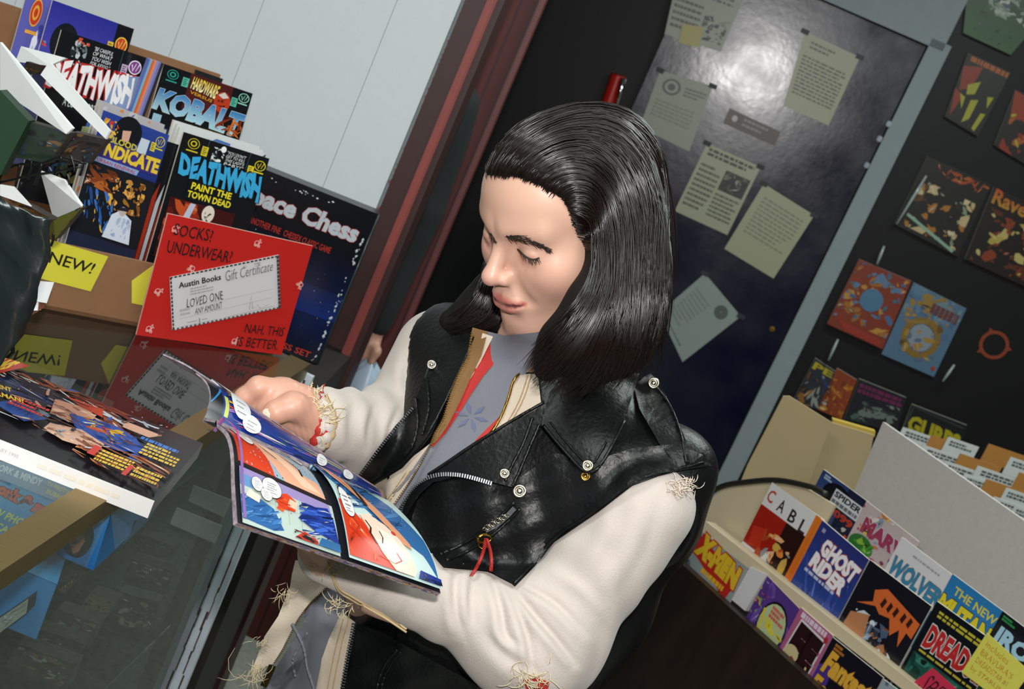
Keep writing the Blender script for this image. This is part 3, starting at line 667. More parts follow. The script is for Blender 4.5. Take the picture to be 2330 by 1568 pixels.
# wrinkled heat seal of the shrink wrap along the right edge and top
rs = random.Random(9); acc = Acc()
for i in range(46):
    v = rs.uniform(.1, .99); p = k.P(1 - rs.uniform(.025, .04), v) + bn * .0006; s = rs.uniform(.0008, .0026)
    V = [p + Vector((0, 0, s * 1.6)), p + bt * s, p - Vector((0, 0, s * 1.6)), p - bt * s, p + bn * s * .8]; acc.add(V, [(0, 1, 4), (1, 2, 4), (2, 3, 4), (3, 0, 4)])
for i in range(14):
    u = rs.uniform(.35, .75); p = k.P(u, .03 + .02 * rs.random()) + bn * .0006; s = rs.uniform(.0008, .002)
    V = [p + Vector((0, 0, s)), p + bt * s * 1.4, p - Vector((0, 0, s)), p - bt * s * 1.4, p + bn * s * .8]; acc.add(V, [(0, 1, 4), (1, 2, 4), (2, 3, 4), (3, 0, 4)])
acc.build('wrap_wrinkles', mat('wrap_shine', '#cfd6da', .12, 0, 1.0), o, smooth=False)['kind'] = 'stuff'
t_ = tube('wrap_seam', [q[1] + bn * .001, (q[1] + q[2]) / 2 + bn * .002, q[2] + bn * .001], .0016, mat('wrap_edge', '#2e3c40', .2), o, 6)

# ------------------------------------------------------------------ the cardboard comic box with its rows
ca = math.radians(42); cT = Vector((math.cos(ca), math.sin(ca), 0)); cN = Vector((cT.y, -cT.x, 0)); UPZ = Vector((0, 0, 1))
f0 = atz(94, 701, CT); f1 = onp(306, 742, f0, cN); f0.z = CT; 
kraft = mat('kraft_cardboard', '#8a6243', .85, var=.06, vscale=40, bump=.1)
fl = onp(60, 535, f0, cN); hgt = onp(230, 575, f0, cN).z - CT
L0 = f0 - cT * .14; L1 = f0 + cT * .30
cb = empty('comic_box', (L0 + L1) / 2 - cN * .15, 'brown cardboard comic box with yellow stickers on the counter', 'box')
prism('front_wall', [L0, L1, L1 + UPZ * hgt, L0 + UPZ * hgt], -cN * .006, kraft, cb)
prism('side_wall', [L1, L1 - cN * .32, L1 - cN * .32 + UPZ * (hgt + .02), L1 + UPZ * hgt], -cT * .006, kraft, cb)
prism('side_wall', [L0, L0 - cN * .32, L0 - cN * .32 + UPZ * (hgt + .02), L0 + UPZ * hgt], cT * .006, kraft, cb)
prism('bottom', [L0, L1, L1 - cN * .32, L0 - cN * .32], UPZ * .006, kraft, cb)
bk = L1 - cN * .32
zk = onp(410, 140, bk, cN).z
prism('back_wall', [L0 - cN * .32, L1 - cN * .32, Vector((L1.x, L1.y, zk)) - cN * .32, Vector((L0.x, L0.y, zk)) - cN * .32], -cN * .006, kraft, cb)
prism('black_label', [onp(x, y, bk + cN * .001, cN) for x, y in ((445, 158), (508, 180), (504, 190), (442, 170))], -cN * .001, mat('black_tape', '#14151a', .5), cb)
yel = mat('yellow_sticker', '#d8cf3e', .7)
def sticker(pix, txt, lb):
    q = [onp(x, y, f0 + cN * .0012, cN) for x, y in pix]
    o = prism('sticker', q, -cN * .001, yel, cb); o['label'] = lb
    if txt: 
        k = Ink(*q, base='#dad13f'); k.text(txt, [(.26, .26), (.90, .26), (.88, .56), (.24, .56)], '#26241c', .012); k.build('lettering', o)
sticker(((75, 535), (246, 584), (206, 663), (70, 628)), 'NEW!', 'yellow sticker lettered NEW!')
sticker(((300, 640), (352, 602), (352, 700), (300, 690)), None, 'plain yellow sticker behind the red sign')

def comic(TLpx, TRpx, off, lean, label, base, fn, group, th=.003, H=.258, name='comic_book', T=None, N=None, P=None, vs=1.0):
    """a comic standing on a plane that leans back; its top corners are given by pixels"""
    T = T or cT; N = N or cN; P = P or f0
    up = (UPZ * math.cos(lean) - N * math.sin(lean)); n2 = (N * math.cos(lean) + UPZ * math.sin(lean))
    P = P - N * off
    a, b2 = onp(*TLpx, P, n2), onp(*TRpx, P, n2)
    o, k = sheet(name, a, b2, b2 - up * H, a - up * H, th, label, 'comic', group, None, base)
    k.vs = vs; fn(k); k.build('cover', o, inkmat('gloss_print', .25)); return o
def mlogo(k, x, y, r, c, f=None, asp=.65):
    if f: k.ell(x, y, r, r * asp, f)
    k.ring(x, y, r, r * asp, .14, c); k.line([(x - .5 * r, y - .3 * r * asp), (x - .25 * r, y + .6 * r * asp), (x + .1 * r, y - .6 * r * asp), (x + .25 * r, y + .5 * r * asp), (x + .6 * r, y - .6 * r * asp)], r * .16, c, asp)
    k.rect(x - r * .9, y + r * asp * 1.2, x + r * .9, y + r * asp * 1.45, c)
def dlogo(k, x, y, r, c, f=None, asp=.65):
    if f: k.ell(x, y, r, r * asp, f)
    k.ring(x, y, r, r * asp, .12, c); k.ring(x, y, r * .55, r * .55 * asp, .4, c); k.rect(x - r, y + r * asp * 1.3, x + r, y + r * asp * 1.55, c)
def pbox(k, x, y, c): k.rect(x, y, x + .07, y + .075, c); k.lines(x + .012, y + .012, x + .06, y + .07, 4, '#1c1c20', 3)
def f_dred(k):
    k.rect(0, 0, 1, .16, '#121318'); k.line([(.72, 0), (.72, .55)], .004, '#4a5a60')
    k.scatter(61, 12, ['#b9c0c2', '#5c6a6c', '#22282a', '#8a9698'], (.15, .03, .33, .2), .035); k.scatter(6, 3, ['#c24a34'], (.2, .01, .34, .05), .03)
    for i, t in enumerate(('"BE CAREFUL', 'OF WHAT', 'YOU WISH', 'FOR, KIDDO."')): k.text(t, [(.40, .035 + i * .034), (.62, .035 + i * .034), (.61, .062 + i * .034), (.39, .062 + i * .034)], '#d9dcdc', .0)
    pbox(k, .74, .09, '#b59ab8'); mlogo(k, .89, .09, .075, '#e8e0ea', '#7c3f86')
    k.text('DEATHWISH', [(.0, .19), (.93, .15), (.96, .37), (-.02, .39)], '#e6e3e4', .05, '#b42a2c', .05, jit=.04)
    k.poly([(.75, .18), (.97, .14), (.95, .4), (.7, .62), (.62, .44)], '#7f90b8'); k.poly([(.55, .50), (.8, .42), (.78, .62), (.52, .62)], '#3f6aa8'); k.poly([(.5, .58), (.8, .55), (.8, .62), (.5, .64)], '#b9bd8a')
    k.text('DEATHWISH', [(.0, .19), (.93, .15), (.96, .37), (-.02, .39)], '#e6e3e4', .05, jit=.04)
    k.rect(.2, .41, .62, .5, '#16171b'); k.text('A LOVE STORY', [(.22, .42), (.6, .42), (.6, .48), (.22, .48)], '#c9d0d0', .01)
    k.scatter(62, 18, ['#2a3a6a', '#7a6a3a', '#3c4c3a', '#5a5a6a'], (.05, .64, .95, .98), .1)
def f_kob(k):
    k.rect(.3, 0, .78, .4, '#4a1c1c'); k.rect(.0, .3, 1, .46, '#101216')
    dlogo(k, .12, .06, .06, '#2f9a8a', '#0f1a1c'); pbox(k, .23, .05, '#4fae98'); pbox(k, .79, .08, '#4fae98'); mlogo(k, .92, .06, .06, '#8fd0bc', '#10181a')
    k.text('HARDWARE', [(.34, .02), (.64, .03), (.62, .145), (.33, .12)], '#e0b92c', .03, c2='#f0e8b0'); k.text('VERSUS', [(.34, .135), (.6, .155), (.59, .18), (.34, .16)], '#d99a2a', .01)
    k.ell(.7, .15, .09, .085, '#b5391f'); k.poly([(.64, .1), (.7, .065), (.76, .1), (.7, .12)], '#c9c4bc'); k.scatter(63, 7, ['#5a1a12', '#7c2416', '#3a120c'], (.65, .12, .75, .19), .02)
    k.text('KOBALT', [(.03, .19), (1.0, .19), (.96, .40), (.0, .37)], '#2a6fae', .055, '#c8d8e2', .012, c2='#a8d0dc')
    k.text('NO CONTEST!', [(.26, .405), (.8, .405), (.8, .45), (.26, .45)], '#e0b02c', .02); k.scatter(64, 10, ['#a8481c', '#c46a2c', '#7a2c14'], (.7, .25, .99, .4), .05, 1.8)
    k.rect(.8, .41, 1, .5, '#cfd2d4'); k.scatter(65, 16, ['#2a3a5a', '#a8aeb4', '#5a2a1c', '#14161a'], (.0, .48, 1, .98), .12)
    k.rect(.03, .4, .12, .47, '#9fc4d8')
def f_blood(k):
    k.grad(0, 0, 1, .5, '#2a3f8c', '#1c2a6a'); k.ell(.42, .1, .2, .13, '#14161c'); k.poly([(.34, .1), (.46, .08), (.46, .18), (.36, .18)], '#c99a88'); k.scatter(66, 8, ['#c98a2c', '#b43a2c', '#d8b04a'], (.05, .05, .28, .2), .05); k.poly([(.62, .1), (.75, .1), (.74, .24), (.6, .22)], '#b9c4d0')
    pbox(k, .78, .1, '#c9b93a'); mlogo(k, .9, .08, .07, '#c9b93a')
    k.text('BLOOD', [(.2, .17), (.6, .17), (.6, .225), (.2, .225)], '#b8a848', .04)
    k.poly([(.0, .24), (.98, .22), (.98, .36), (.0, .37)], '#3a2c7a'); k.text('SYNDICATE', [(-.02, .24), (.98, .215), (.98, .345), (-.05, .345)], '#d9b83c', .05, '#4a3a1c', .02)
    k.poly([(.08, .365), (.72, .365), (.7, .41), (.06, .41)], '#7f9cc4'); k.text('URBAN RENEWAL', [(.1, .375), (.68, .375), (.67, .405), (.1, .405)], '#a8344a', .02)
    k.rect(0, .415, 1, 1, '#171a20'); k.scatter(67, 10, ['#7a3a1c', '#a85a2a', '#5a2a18'], (.02, .44, .45, .62), .1, 1.8, .2); k.scatter(68, 24, ['#b8803a', '#d8a04a', '#7a4a1c', '#9a6428'], (.42, .46, .9, .74), .05); k.scatter(69, 14, ['#2a5aa0', '#d8a83a', '#3a6ab4', '#24447c'], (.05, .62, .5, .95), .06, 1.5, 1.2)
    k.poly([(.5, .78), (.62, .72), (.8, .78), (.86, .98), (.45, .98)], '#c9d0de'); k.ell(.64, .73, .05, .04, '#b9a8a0'); k.poly([(.58, .70), (.7, .69), (.7, .72), (.58, .73)], '#22242c'); k.scatter(70, 8, ['#8f9cc0', '#a8b4cc'], (.5, .78, .8, .96), .04)
def f_dblue(k):
    k.line([(.3, 0), (.28, .3)], .004, '#3a5a5c'); k.line([(.78, 0), (.76, .3)], .004, '#3a5a5c')
    dlogo(k, .14, .065, .065, '#c9b52c', '#16180f'); pbox(k, .24, .06, '#c9b52c'); pbox(k, .79, .1, '#d8c52c'); mlogo(k, .92, .08, .065, '#d8c52c', '#14140f')
    k.scatter(71, 12, ['#e4e6e6', '#a8b0b0', '#2c3032', '#c9cece'], (.36, .04, .5, .2), .035); k.ell(.47, .04, .03, .025, '#e8e8ea')
    for i, t in enumerate(('"YOU DON\'T', 'GET TO KILL', 'THIS LADY\'S', 'BABY!"')): k.text(t, [(.52, .04 + i * .03), (.74, .04 + i * .03), (.73, .064 + i * .03), (.51, .064 + i * .03)], '#d9dcdc', .0)
    k.text('DEATHWISH', [(.04, .16), (.98, .15), (1.02, .37), (.06, .33)], '#3a9fd0', .06, '#0c141c', .04, jit=.04)
    k.rect(.2, .345, .78, .5, '#10151a'); k.text('PAINT THE', [(.24, .355), (.7, .355), (.7, .41), (.24, .41)], '#e0cf2c', .03); k.text('TOWN DEAD', [(.22, .425), (.72, .425), (.72, .48), (.22, .48)], '#e0cf2c', .03)
    k.rect(.05, .51, .8, 1, '#3a1414'); k.scatter(72, 16, ['#8a2a18', '#b84a24', '#5a1a14', '#c96a3a'], (.05, .52, .75, .98), .1); k.ell(.5, .57, .07, .07, '#d8ccc0'); k.scatter(73, 5, ['#4a302a', '#8a7468'], (.46, .56, .55, .63), .018); k.poly([(.28, .52), (.34, .52), (.3, .68), (.22, .7)], '#b4b8cc'); k.poly([(.36, .63), (.62, .64), (.66, .78), (.3, .76)], '#a8404a')
def f_purp(k):
    k.grad(0, 0, 1, .4, '#2a2c8c', '#4a48a8'); k.rect(.8, 0, 1, .3, '#14141c'); k.ell(.25, .22, .16, .12, '#14181f'); k.scatter(74, 8, ['#5a98b8', '#2a5a7a', '#c9443a', '#3aa0c4'], (.0, .2, .6, .45), .09); pbox(k, .74, .12, '#d8b23a'); mlogo(k, .9, .12, .075, '#e8c44a', '#c2442a'); k.grad(0, .45, 1, 1, '#3a3c5a', '#6a6aa0')
def f_plain(c, seed, pal): 
    def f(k): k.scatter(seed, 12, pal, (.0, .0, 1, 1), .16)
    return f
G1, G2 = 'comics in the front row of the cardboard box', 'comics in the back rows of the cardboard box'
LN = math.radians(9)
comic((235, 250), (385, 308), .035, LN, 'comic with yellow blocky title over crouching figures, behind the NEW sticker', '#20263c', f_blood, G1, vs=.70)
comic((418, 300), (613, 361), .050, LN, 'black comic with bright blue torn lettering behind the red sign', '#121418', f_dblue, G1, vs=.76)
def f_claw(k):
    k.rect(0, 0, 1, 1, '#14151a'); dlogo(k, .2, .06, .12, '#c2442a'); 
    for i in range(7): k.poly([(.1 + .12 * i, .28 + .03 * i), (.2 + .12 * i, .25), (.24 + .1 * i, .8), (.16 + .1 * i, .86)], ['#8f2a1c', '#7a2418', '#a8341f', '#b9bdc4'][i % 4 if i != 3 else 3])
comic((352, 312), (440, 340), .058, LN, 'comic with red and black claw stripes between the two front titles', '#15161a', f_claw, G1)
comic((322, 300), (400, 328), .062, LN, 'comic half hidden, with a white shape, left of the red clawed one', '#1b2340', f_plain('', 75, ['#2a3a7a', '#c9ccd0', '#3a5aa8', '#15161c', '#a8442a']), G1)
for i, (dx, dy, of) in enumerate(((-8, -10, .06), (-14, -18, .072), (-22, -27, .084))):
    comic((418 + dx, 300 + dy), (613 + dx, 361 + dy), of, LN, ['copy just behind the blue lettered comic, only its top edge showing', 'second copy behind the blue lettered comic, only its top edge showing', 'third copy behind the blue lettered comic, only its top edge showing'][i], '#c6c9cc', f_plain('', 80 + i, ['#4a6aa8', '#c6c9cc', '#2a2c34']), G1, .006)
for i, (dx, dy, of) in enumerate(((-6, -12, .06), (-10, -24, .075))):
    comic((235 + dx, 250 + dy), (385 + dx, 308 + dy), of, LN, ['comic behind the blocky yellow title, only its top edge showing', 'further comic behind the blocky yellow title, only its top edge showing'][i], '#a8a4a8', f_plain('', 84 + i, ['#3a4a9a', '#c9763a', '#b9b4b8']), G1, .006)
comic((373, 145), (575, 213), .145, LN, 'comic with large blue slanted title, top right of the cardboard box', '#121318', f_kob, G2, vs=.75)
comic((140, 68), (335, 132), .145, LN, 'black comic with white and red torn lettering in the back row', '#101116', f_dred, G2, vs=.86)
for i, c in enumerate(('#5a6ab0', '#7fb4cc', '#d0663a', '#e08a5a', '#8f8cc4', '#7a78b4', '#23252c')):
    u0 = 338 + i * 5.0
    P_ = f0 - cN * (.166 - i * .002); a = onp(u0, 134 + i * 1.6, P_, cN); b2 = onp(u0 + 5, 135.6 + i * 1.6, P_, cN)
    o = prism('comic_book', [a, b2, b2 - UPZ * .25, a - UPZ * .2], -cN * .008, mat('spine_' + c[1:], c, .4)); recenter(o)
    tag(o, ['blue', 'light blue', 'orange', 'pale orange', 'lavender', 'violet', 'black'][i] + ' comic spine in the edge-on stack beside the slanted blue title', 'comic', G2)
comic((120, 0), (305, 66), .24, LN, 'purple comic with a round orange emblem at the top of the box', '#35389a', f_purp, G2)
comic((62, -18), (160, 14), .25, LN, 'purple comic with a red round emblem at the top left of the frame', '#5a5aa8', lambda k: (k.scatter(77, 8, ['#b4b8e0', '#3a3c90', '#e0e0f0'], (.3, .1, 1, .6), .15), dlogo(k, .3, .1, .13, '#e0a040', '#c23a24')), G2)
# ================================================================== spinner of card packs, upper left, close to the camera
wire = mat('black_wire', '#17191b', .3, .3)
SY = 1.75
sr = empty('wire_rack', Vector((at(40, 420, SY).x, SY, CT)), 'black wire rack holding open card boxes at the upper left', 'rack')
def wirep(pts, r=.0016, Y=SY): return tube('wire', catmull([at(x, y, Y + (e[0] if e else 0)) for x, y, *e in pts], 3 * len(pts)), r, wire, sr, 6)
wirep([(-10, 398), (40, 375), (95, 372), (140, 358), (196, 372)])
wirep([(0, 415), (30, 408), (70, 398), (120, 392), (190, 378)])
for (a, b2) in (((8, 372), (-6, 420)), ((45, 372), (30, 440)), ((72, 365), (62, 412)), ((95, 372), (78, 425)), ((140, 356), (125, 396)), ((160, 352), (170, 392)), ((192, 355), (182, 400)), ((50, 415), (30, 455)), ((152, 395), (158, 420)), ((122, 530), (116, 560))):
    wirep([a, ((a[0] + b2[0]) / 2 + 2, (a[1] + b2[1]) / 2), b2], .0017)
wirep([(40, 705), (62, 690), (66, 722), (45, 730)], .0016)
wirep([(-5, 400), (20, 640), (40, 1000)], .003)
whiteC = mat('white_card', '#dadbdb', .7, var=.02)
art = ['#3a2418', '#6a4428', '#2a3a4a', '#1c1a1a', '#7a5a34', '#23405a']
def openbox(pts_top, pts_front, Y, dY, label, base, seed):
    """open card box: a white inner flap and a printed front below it"""
    a = [at(x, y, Y + d) for (x, y), d in zip(pts_top, dY)]
    n = (a[1] - a[0]).cross(a[3] - a[0]).normalized()
    if n.dot(CAM - a[0]) < 0: n = -n
    o = prism('card_box', a, -n * .004, whiteC); recenter(o); tag(o, label, 'card box', 'open card boxes on the wire rack')
    f = [at(x, y, Y + d) for (x, y), d in zip(pts_front, (.005, .005, .03, .03))]
    fr = prism('printed_front', f, Vector((0, .02, 0)), mat('box_board', '#3a3330', .6), o)
    k = Ink(*f, base=base); k.scatter(seed, 14, art + [base], (0, 0, 1, 1), .16); k.build('front_print', fr); return o
openbox([(0, 96), (165, 292), (150, 305), (0, 205)], [(0, 258), (160, 303), (110, 372), (0, 352)], SY - .02, (.05, 0, 0, .05), 'large white flap of the nearest card box at the left edge', '#2a3a2c', 1)
openbox([(112, 140), (250, 297), (240, 316), (92, 170)], [(165, 300), (244, 318), (198, 372), (100, 380)], SY + .03, (.04, 0, 0, .04), 'narrow white flap of the second card box, right of the large one', '#3a3230', 2)
openbox([(48, 105), (150, 132), (112, 150), (35, 140)], [(60, 140), (108, 152), (80, 170), (45, 165)], SY + .10, (.03, 0, 0, .03), 'grey flap of the rearmost card box, below the purple comic', '#4a4a48', 3)
openbox([(92, 392), (146, 412), (186, 470), (122, 500)], [(122, 498), (186, 472), (125, 545), (104, 528)], SY + .01, (.0, 0, 0, .03), 'white opened card box below the wire rungs', '#6a6a2a', 4)
openbox([(0, 420), (30, 425), (70, 470), (0, 445)], [(10, 447), (70, 472), (120, 500), (60, 480)], SY - .03, (.0, 0, 0, .0), 'white and orange card box at the left edge below the wire', '#b9863a', 5)
# dark green backing of the nearest box
q = [at(x, y, SY - .025) for x, y in ((0, 205), (66, 275), (0, 400), (-40, 380))]
o = prism('card_box', q, Vector((0, .02, 0)), mat('bottle_green', '#1f3a26', .5)); recenter(o); tag(o, 'dark green box side at the very left edge', 'card box', 'open card boxes on the wire rack')
# crumpled white paper scraps hanging lower on the rack
for pix, lb, c in ((((92, 640), (112, 652), (106, 690), (84, 682)), 'crumpled white price tag hanging below the sticker', '#cfd0d2'), (((60, 700), (108, 672), (100, 700), (70, 720)), 'brown torn paper scrap under the white tag', '#6a3a24'), (((78, 690), (94, 688), (92, 706), (78, 704)), 'tiny white clip beside the torn scrap', '#dadada')):
    q = [at(x, y, SY + .02) for x, y in pix]; rr = random.Random(len(lb)); q[1] = q[1] + Vector((0, .012, .004)); q[3] = q[3] + Vector((0, -.01, 0))
    o = prism('paper_scrap', q, Vector((0, .0012, 0)), mat('scrap_' + c[1:], c, .8)); recenter(o); tag(o, lb, 'paper', 'scraps on the wire rack')

# dark plastic wrapped parcel at the left edge
PY = 1.45
pts = [(-60, 430), (40, 470), (118, 495), (112, 540), (92, 640), (70, 720), (40, 770), (-20, 860), (-80, 860)]
V = [at(x, y, PY) for x, y in pts]
bm = bmesh.new(); vs = [bm.verts.new(v) for v in V]; f = bm.faces.new(vs)
r = bmesh.ops.extrude_face_region(bm, geom=[f]); bmesh.ops.translate(bm, vec=ray(60, 600) * .12 - IR * .05, verts=[g for g in r['geom'] if isinstance(g, bmesh.types.BMVert)])
bmesh.ops.recalc_face_normals(bm, faces=bm.faces)
bmesh.ops.triangulate(bm, faces=bm.faces); bmesh.ops.subdivide_edges(bm, edges=list(bm.edges), cuts=5, use_grid_fill=True)
rr = random.Random(2)
for v in bm.verts:
    p = v.co; n = math.sin(p.x * 70 + p.z * 40) * math.sin(p.z * 95 - p.y * 30) + .6 * math.sin(p.x * 160 + p.y * 120)
    v.co = p + Vector((.002 * n, .0035 * n, .002 * n))
me = bpy.data.meshes.new('wrapped_parcel'); bm.to_mesh(me); bm.free(); me.materials.append(mat('dark_plastic_wrap', '#1a2022', .28, 0, .7, var=.3, vscale=12, bump=.5, bscale=30))
me.polygons.foreach_set('use_smooth', [True] * len(me.polygons))
o = bpy.data.objects.new('wrapped_parcel', me); col.objects.link(o); recenter(o); tag(o, 'parcel in wrinkled dark plastic at the left edge, above the catalogue', 'parcel')

# ================================================================== comic rack on the right
ra = math.radians(-52); rT = Vector((math.cos(ra), math.sin(ra), 0)); rN = Vector((rT.y, -rT.x, 0))
if rN.dot(CAM - Vector((.7, 2.6, 1))) < 0: rN = -rN
M0 = at(1900, 1330, 2.62)                        # a point on the middle row plane
F0_ = M0 + rN * .03                              # front row plane
B0 = M0 - rN * .06                               # back row plane
wood = mat('dark_wood', '#231711', .45, var=.35, vscale=10, stretch=(3, 3, .6))
cream = mat('cream_laminate', '#c9b89a', .55, var=.03)
rk = empty('comic_rack', Vector((M0.x, M0.y, 0)), 'stepped rack of comics with cream ledges over a dark wood front', 'rack')
def rp(px, py, P): return onp(px, py, P, rN)
# dark wood front below the comics
w0, w1 = rp(1480, 1215, F0_ + rN * .004), rp(1900, 1585, F0_ + rN * .004)
zt = .5 * (rp(1553, 1270, F0_).z + rp(1838, 1530, F0_).z)
wa = rp(1500, 1240, F0_ + rN * .03); wb = wa + rT * 1.6
prism('front_panel', [Vector((wa.x, wa.y, 0)), Vector((wb.x, wb.y, 0)), Vector((wb.x, wb.y, rp(1838, 1530, F0_).z)), Vector((wa.x, wa.y, rp(1553, 1267, F0_).z))], -rN * .02, wood, rk)
prism('side_panel', [Vector((wa.x, wa.y, 0)), Vector((wa.x, wa.y, 0)) - rN * .6, Vector((wa.x, wa.y, rp(1553, 1267, F0_).z)) - rN * .6, Vector((wa.x, wa.y, rp(1553, 1267, F0_).z))], rT * .02, wood, rk)
# cream ledge between the rows
prism('ledge', [rp(1605, 1186, F0_ + rN * .001), rp(2100, 1572, F0_ + rN * .001), rp(2080, 1590, F0_ + rN * .001), rp(1590, 1205, F0_ + rN * .001)], -rN * .03, cream, rk)
# rounded cream end of the tray and its black rim
ep = [(1588, 1188), (1605, 1150), (1640, 1112), (1700, 1100), (1760, 1096), (1830, 1108), (1900, 1150), (1800, 1330), (1700, 1260)]
npoly('tray_back', [rp(x, y, M0 - rN * .012) for x, y in ep], -rN * .006, cream, rk)
tube('rim', catmull([rp(x, y, M0 - rN * .006) for x, y in ((1575, 1190), (1600, 1140), (1640, 1108), (1700, 1097), (1770, 1093), (1845, 1108), (1880, 1125))], 28), .006, mat('black_rubber', '#1c1a15', .5), rk, 8)
# grey backing board and beige cardboard box behind
o = prism('backing_board', [rp(x, y, B0 - rN * .02) for x, y in ((2009, 960), (2420, 1248), (2330, 1600), (1870, 1290))], -rN * .01, mat('grey_fibreboard', '#b0aaa5', .9, var=.05, vscale=90, bump=.2, bscale=200)); recenter(o); tag(o, 'plain grey fibreboard panel standing behind the comic rack', 'board')
bgc = mat('beige_card', '#a8946f', .8, var=.03)
bb_ = empty('cardboard_box', at(1800, 1090, 3.15), 'beige open cardboard box with worn corners behind the grey board', 'box')
for nm, pix, dy in (('front_flap', ((1782, 902), (1797, 902), (1893, 962), (1830, 1130), (1680, 1110), (1700, 1060)), 3.1), ('side_flap', ((1893, 962), (1988, 990), (1960, 1140), (1830, 1130)), 3.16)):
    npoly(nm, [at(x, y, dy) for x, y in pix], Vector((0, .006, 0)), bgc, bb_)
prism('yellow_edge', [at(x, y, 3.17) for x, y in ((1895, 954), (1992, 982), (1990, 995), (1893, 964))], Vector((0, .02, 0)), mat('yellow_card', '#b59a3c', .7), bb_)

GR1, GR2, GR3 = 'comics in the front row of the rack', 'comics in the middle row of the rack', 'comics in the back row of the rack'
def rc(tl, tr2, P, label, base, fn, group, H=.24, th=.003, name='comic_book', vs=1.0):
    a, b2 = rp(*tl, P), rp(*tr2, P)
    o, k = sheet(name, a, b2, b2 - UPZ * H, a - UPZ * H, th, label, 'comic', group, None, base); k.vs = vs; fn(k); k.build('cover', o, inkmat('gloss_print', .25)); return o
def g_spid(k):
    k.grad(0, 0, .6, 1, '#2a3a6a', '#4a5a8a'); k.ell(.45, .2, .3, .16, '#101218'); k.lines(.08, .03, .25, .1, 2, '#a8b4cc', 1, .7); k.rect(.38, .1, .98, .3, '#c9ccd0'); k.text('SPIDER', [(.4, .12), (.98, .12), (.96, .2), (.4, .2)], '#23252c', .04); k.lines(.4, .23, .95, .29, 1, '#6a6a70', 5, .8); k.text('2099', [(.4, .31), (.95, .33), (.95, .43), (.4, .41)], '#b43a2a', .04); k.scatter(91, 10, ['#c2482c', '#23305a', '#4a5a8c', '#b9b0a8'], (.1, .45, .95, .95), .12)
rc((1874, 1068), (1975, 1142), B0, 'dark blue comic with a boxed white title, first in the back row', '#1b2138', g_spid, GR3, vs=.66)
def g_marv(k):
    k.scatter(92, 30, ['#c9c0bc', '#a83a5a', '#d8b44a', '#7a3a5c', '#b9a8b4', '#8a94a0', '#d4ccc8', '#c2743a'], (0, 0, 1, 1), .12); k.text('MARV', [(.12, .15), (.9, .15), (.9, .34), (.12, .36)], '#9a3a56', .06, '#c9c4cc', .03); k.ell(.25, .5, .22, .13, '#2a6a2c'); k.scatter(93, 8, ['#3a8a34', '#1f4a22', '#7fae3a'], (.08, .4, .45, .6), .07)
rc((1972, 1140), (2090, 1232), B0 + rN * .004, 'crowded pink and yellow comic with a green sphere, in the back row', '#b9a8a8', g_marv, GR3, vs=.66)
def g_wolv(k):
    k.lines(.3, .09, .8, .14, 1, '#9a989c', 2, .5); k.text('WOLVER', [(.05, .22), (1.0, .22), (1.0, .45), (.02, .47)], '#2f7aa0', .05, '#a86a2a', .02); k.grad(0, .5, 1, 1, '#2a5f8a', '#3a6a9a'); k.scatter(94, 8, ['#c9b04a', '#2a4a7a', '#8a9ab4'], (.05, .52, .95, .9), .1)
rc((2052, 1222), (2172, 1312), B0 + rN * .010, 'white comic with blue and orange block title in the back row', '#cfccd0', g_wolv, GR3, vs=.66)
def g_mut(k):
    k.text('THE NEW', [(.15, .09), (.98, .1), (.98, .2), (.15, .19)], '#d0c23a', .02); k.text('MUTAN', [(.02, .24), (1.0, .24), (1.0, .5), (.0, .5)], '#d8c52c', .06, '#15161c', .03); k.rect(0, .55, 1, 1, '#2a4a9a')
rc((2168, 1306), (2284, 1392), B0 + rN * .014, 'bright blue comic with yellow pointed title in the back row', '#2a74ae', g_mut, GR3, vs=.66)
def g_iron(k):
    k.lines(.05, .03, .3, .1, 2, '#2f8a4a', 1, .7); k.text('IRON', [(.1, .14), (1.0, .14), (1.0, .34), (.08, .36)], '#9fc4d8', .05); k.scatter(95, 10, ['#1f6a4a', '#2a8a6a', '#14301f', '#a83a2a'], (.05, .4, .95, .95), .12)
rc((2282, 1390), (2400, 1480), B0 + rN * .016, 'black comic with pale blue title at the right edge of the back row', '#14161c', g_iron, GR3, vs=.66)
def g_cable(k):
    for t, x, y, c in (('C', .03, .06, '#b43a24'), ('A', .25, .08, '#33262a'), ('B', .48, .1, '#33262a'), ('L', .7, .12, '#33262a')): k.text(t, (x, y, x + .12, y + .14), c, .02)
    k.poly([(.0, .26), (.5, .26), (.52, .6), (.3, .72), (.0, .72)], '#9c2014'); k.rect(.5, .26, .86, 1, '#2a1512'); k.scatter(96, 16, ['#d8843a', '#c9a04a', '#e0a878', '#8a8f9a', '#a84a24'], (.25, .42, .8, .9), .09); k.grad(.86, 0, 1, 1, '#d8742a', '#c9641e')
    k.poly([(.05, .5), (.25, .46), (.3, .66), (.1, .72)], '#b4301c')
rc((1757, 1098), (1876, 1184), M0, 'white and red comic with widely spaced letters, first in the middle row', '#d5d2d2', g_cable, GR2, vs=0.8)
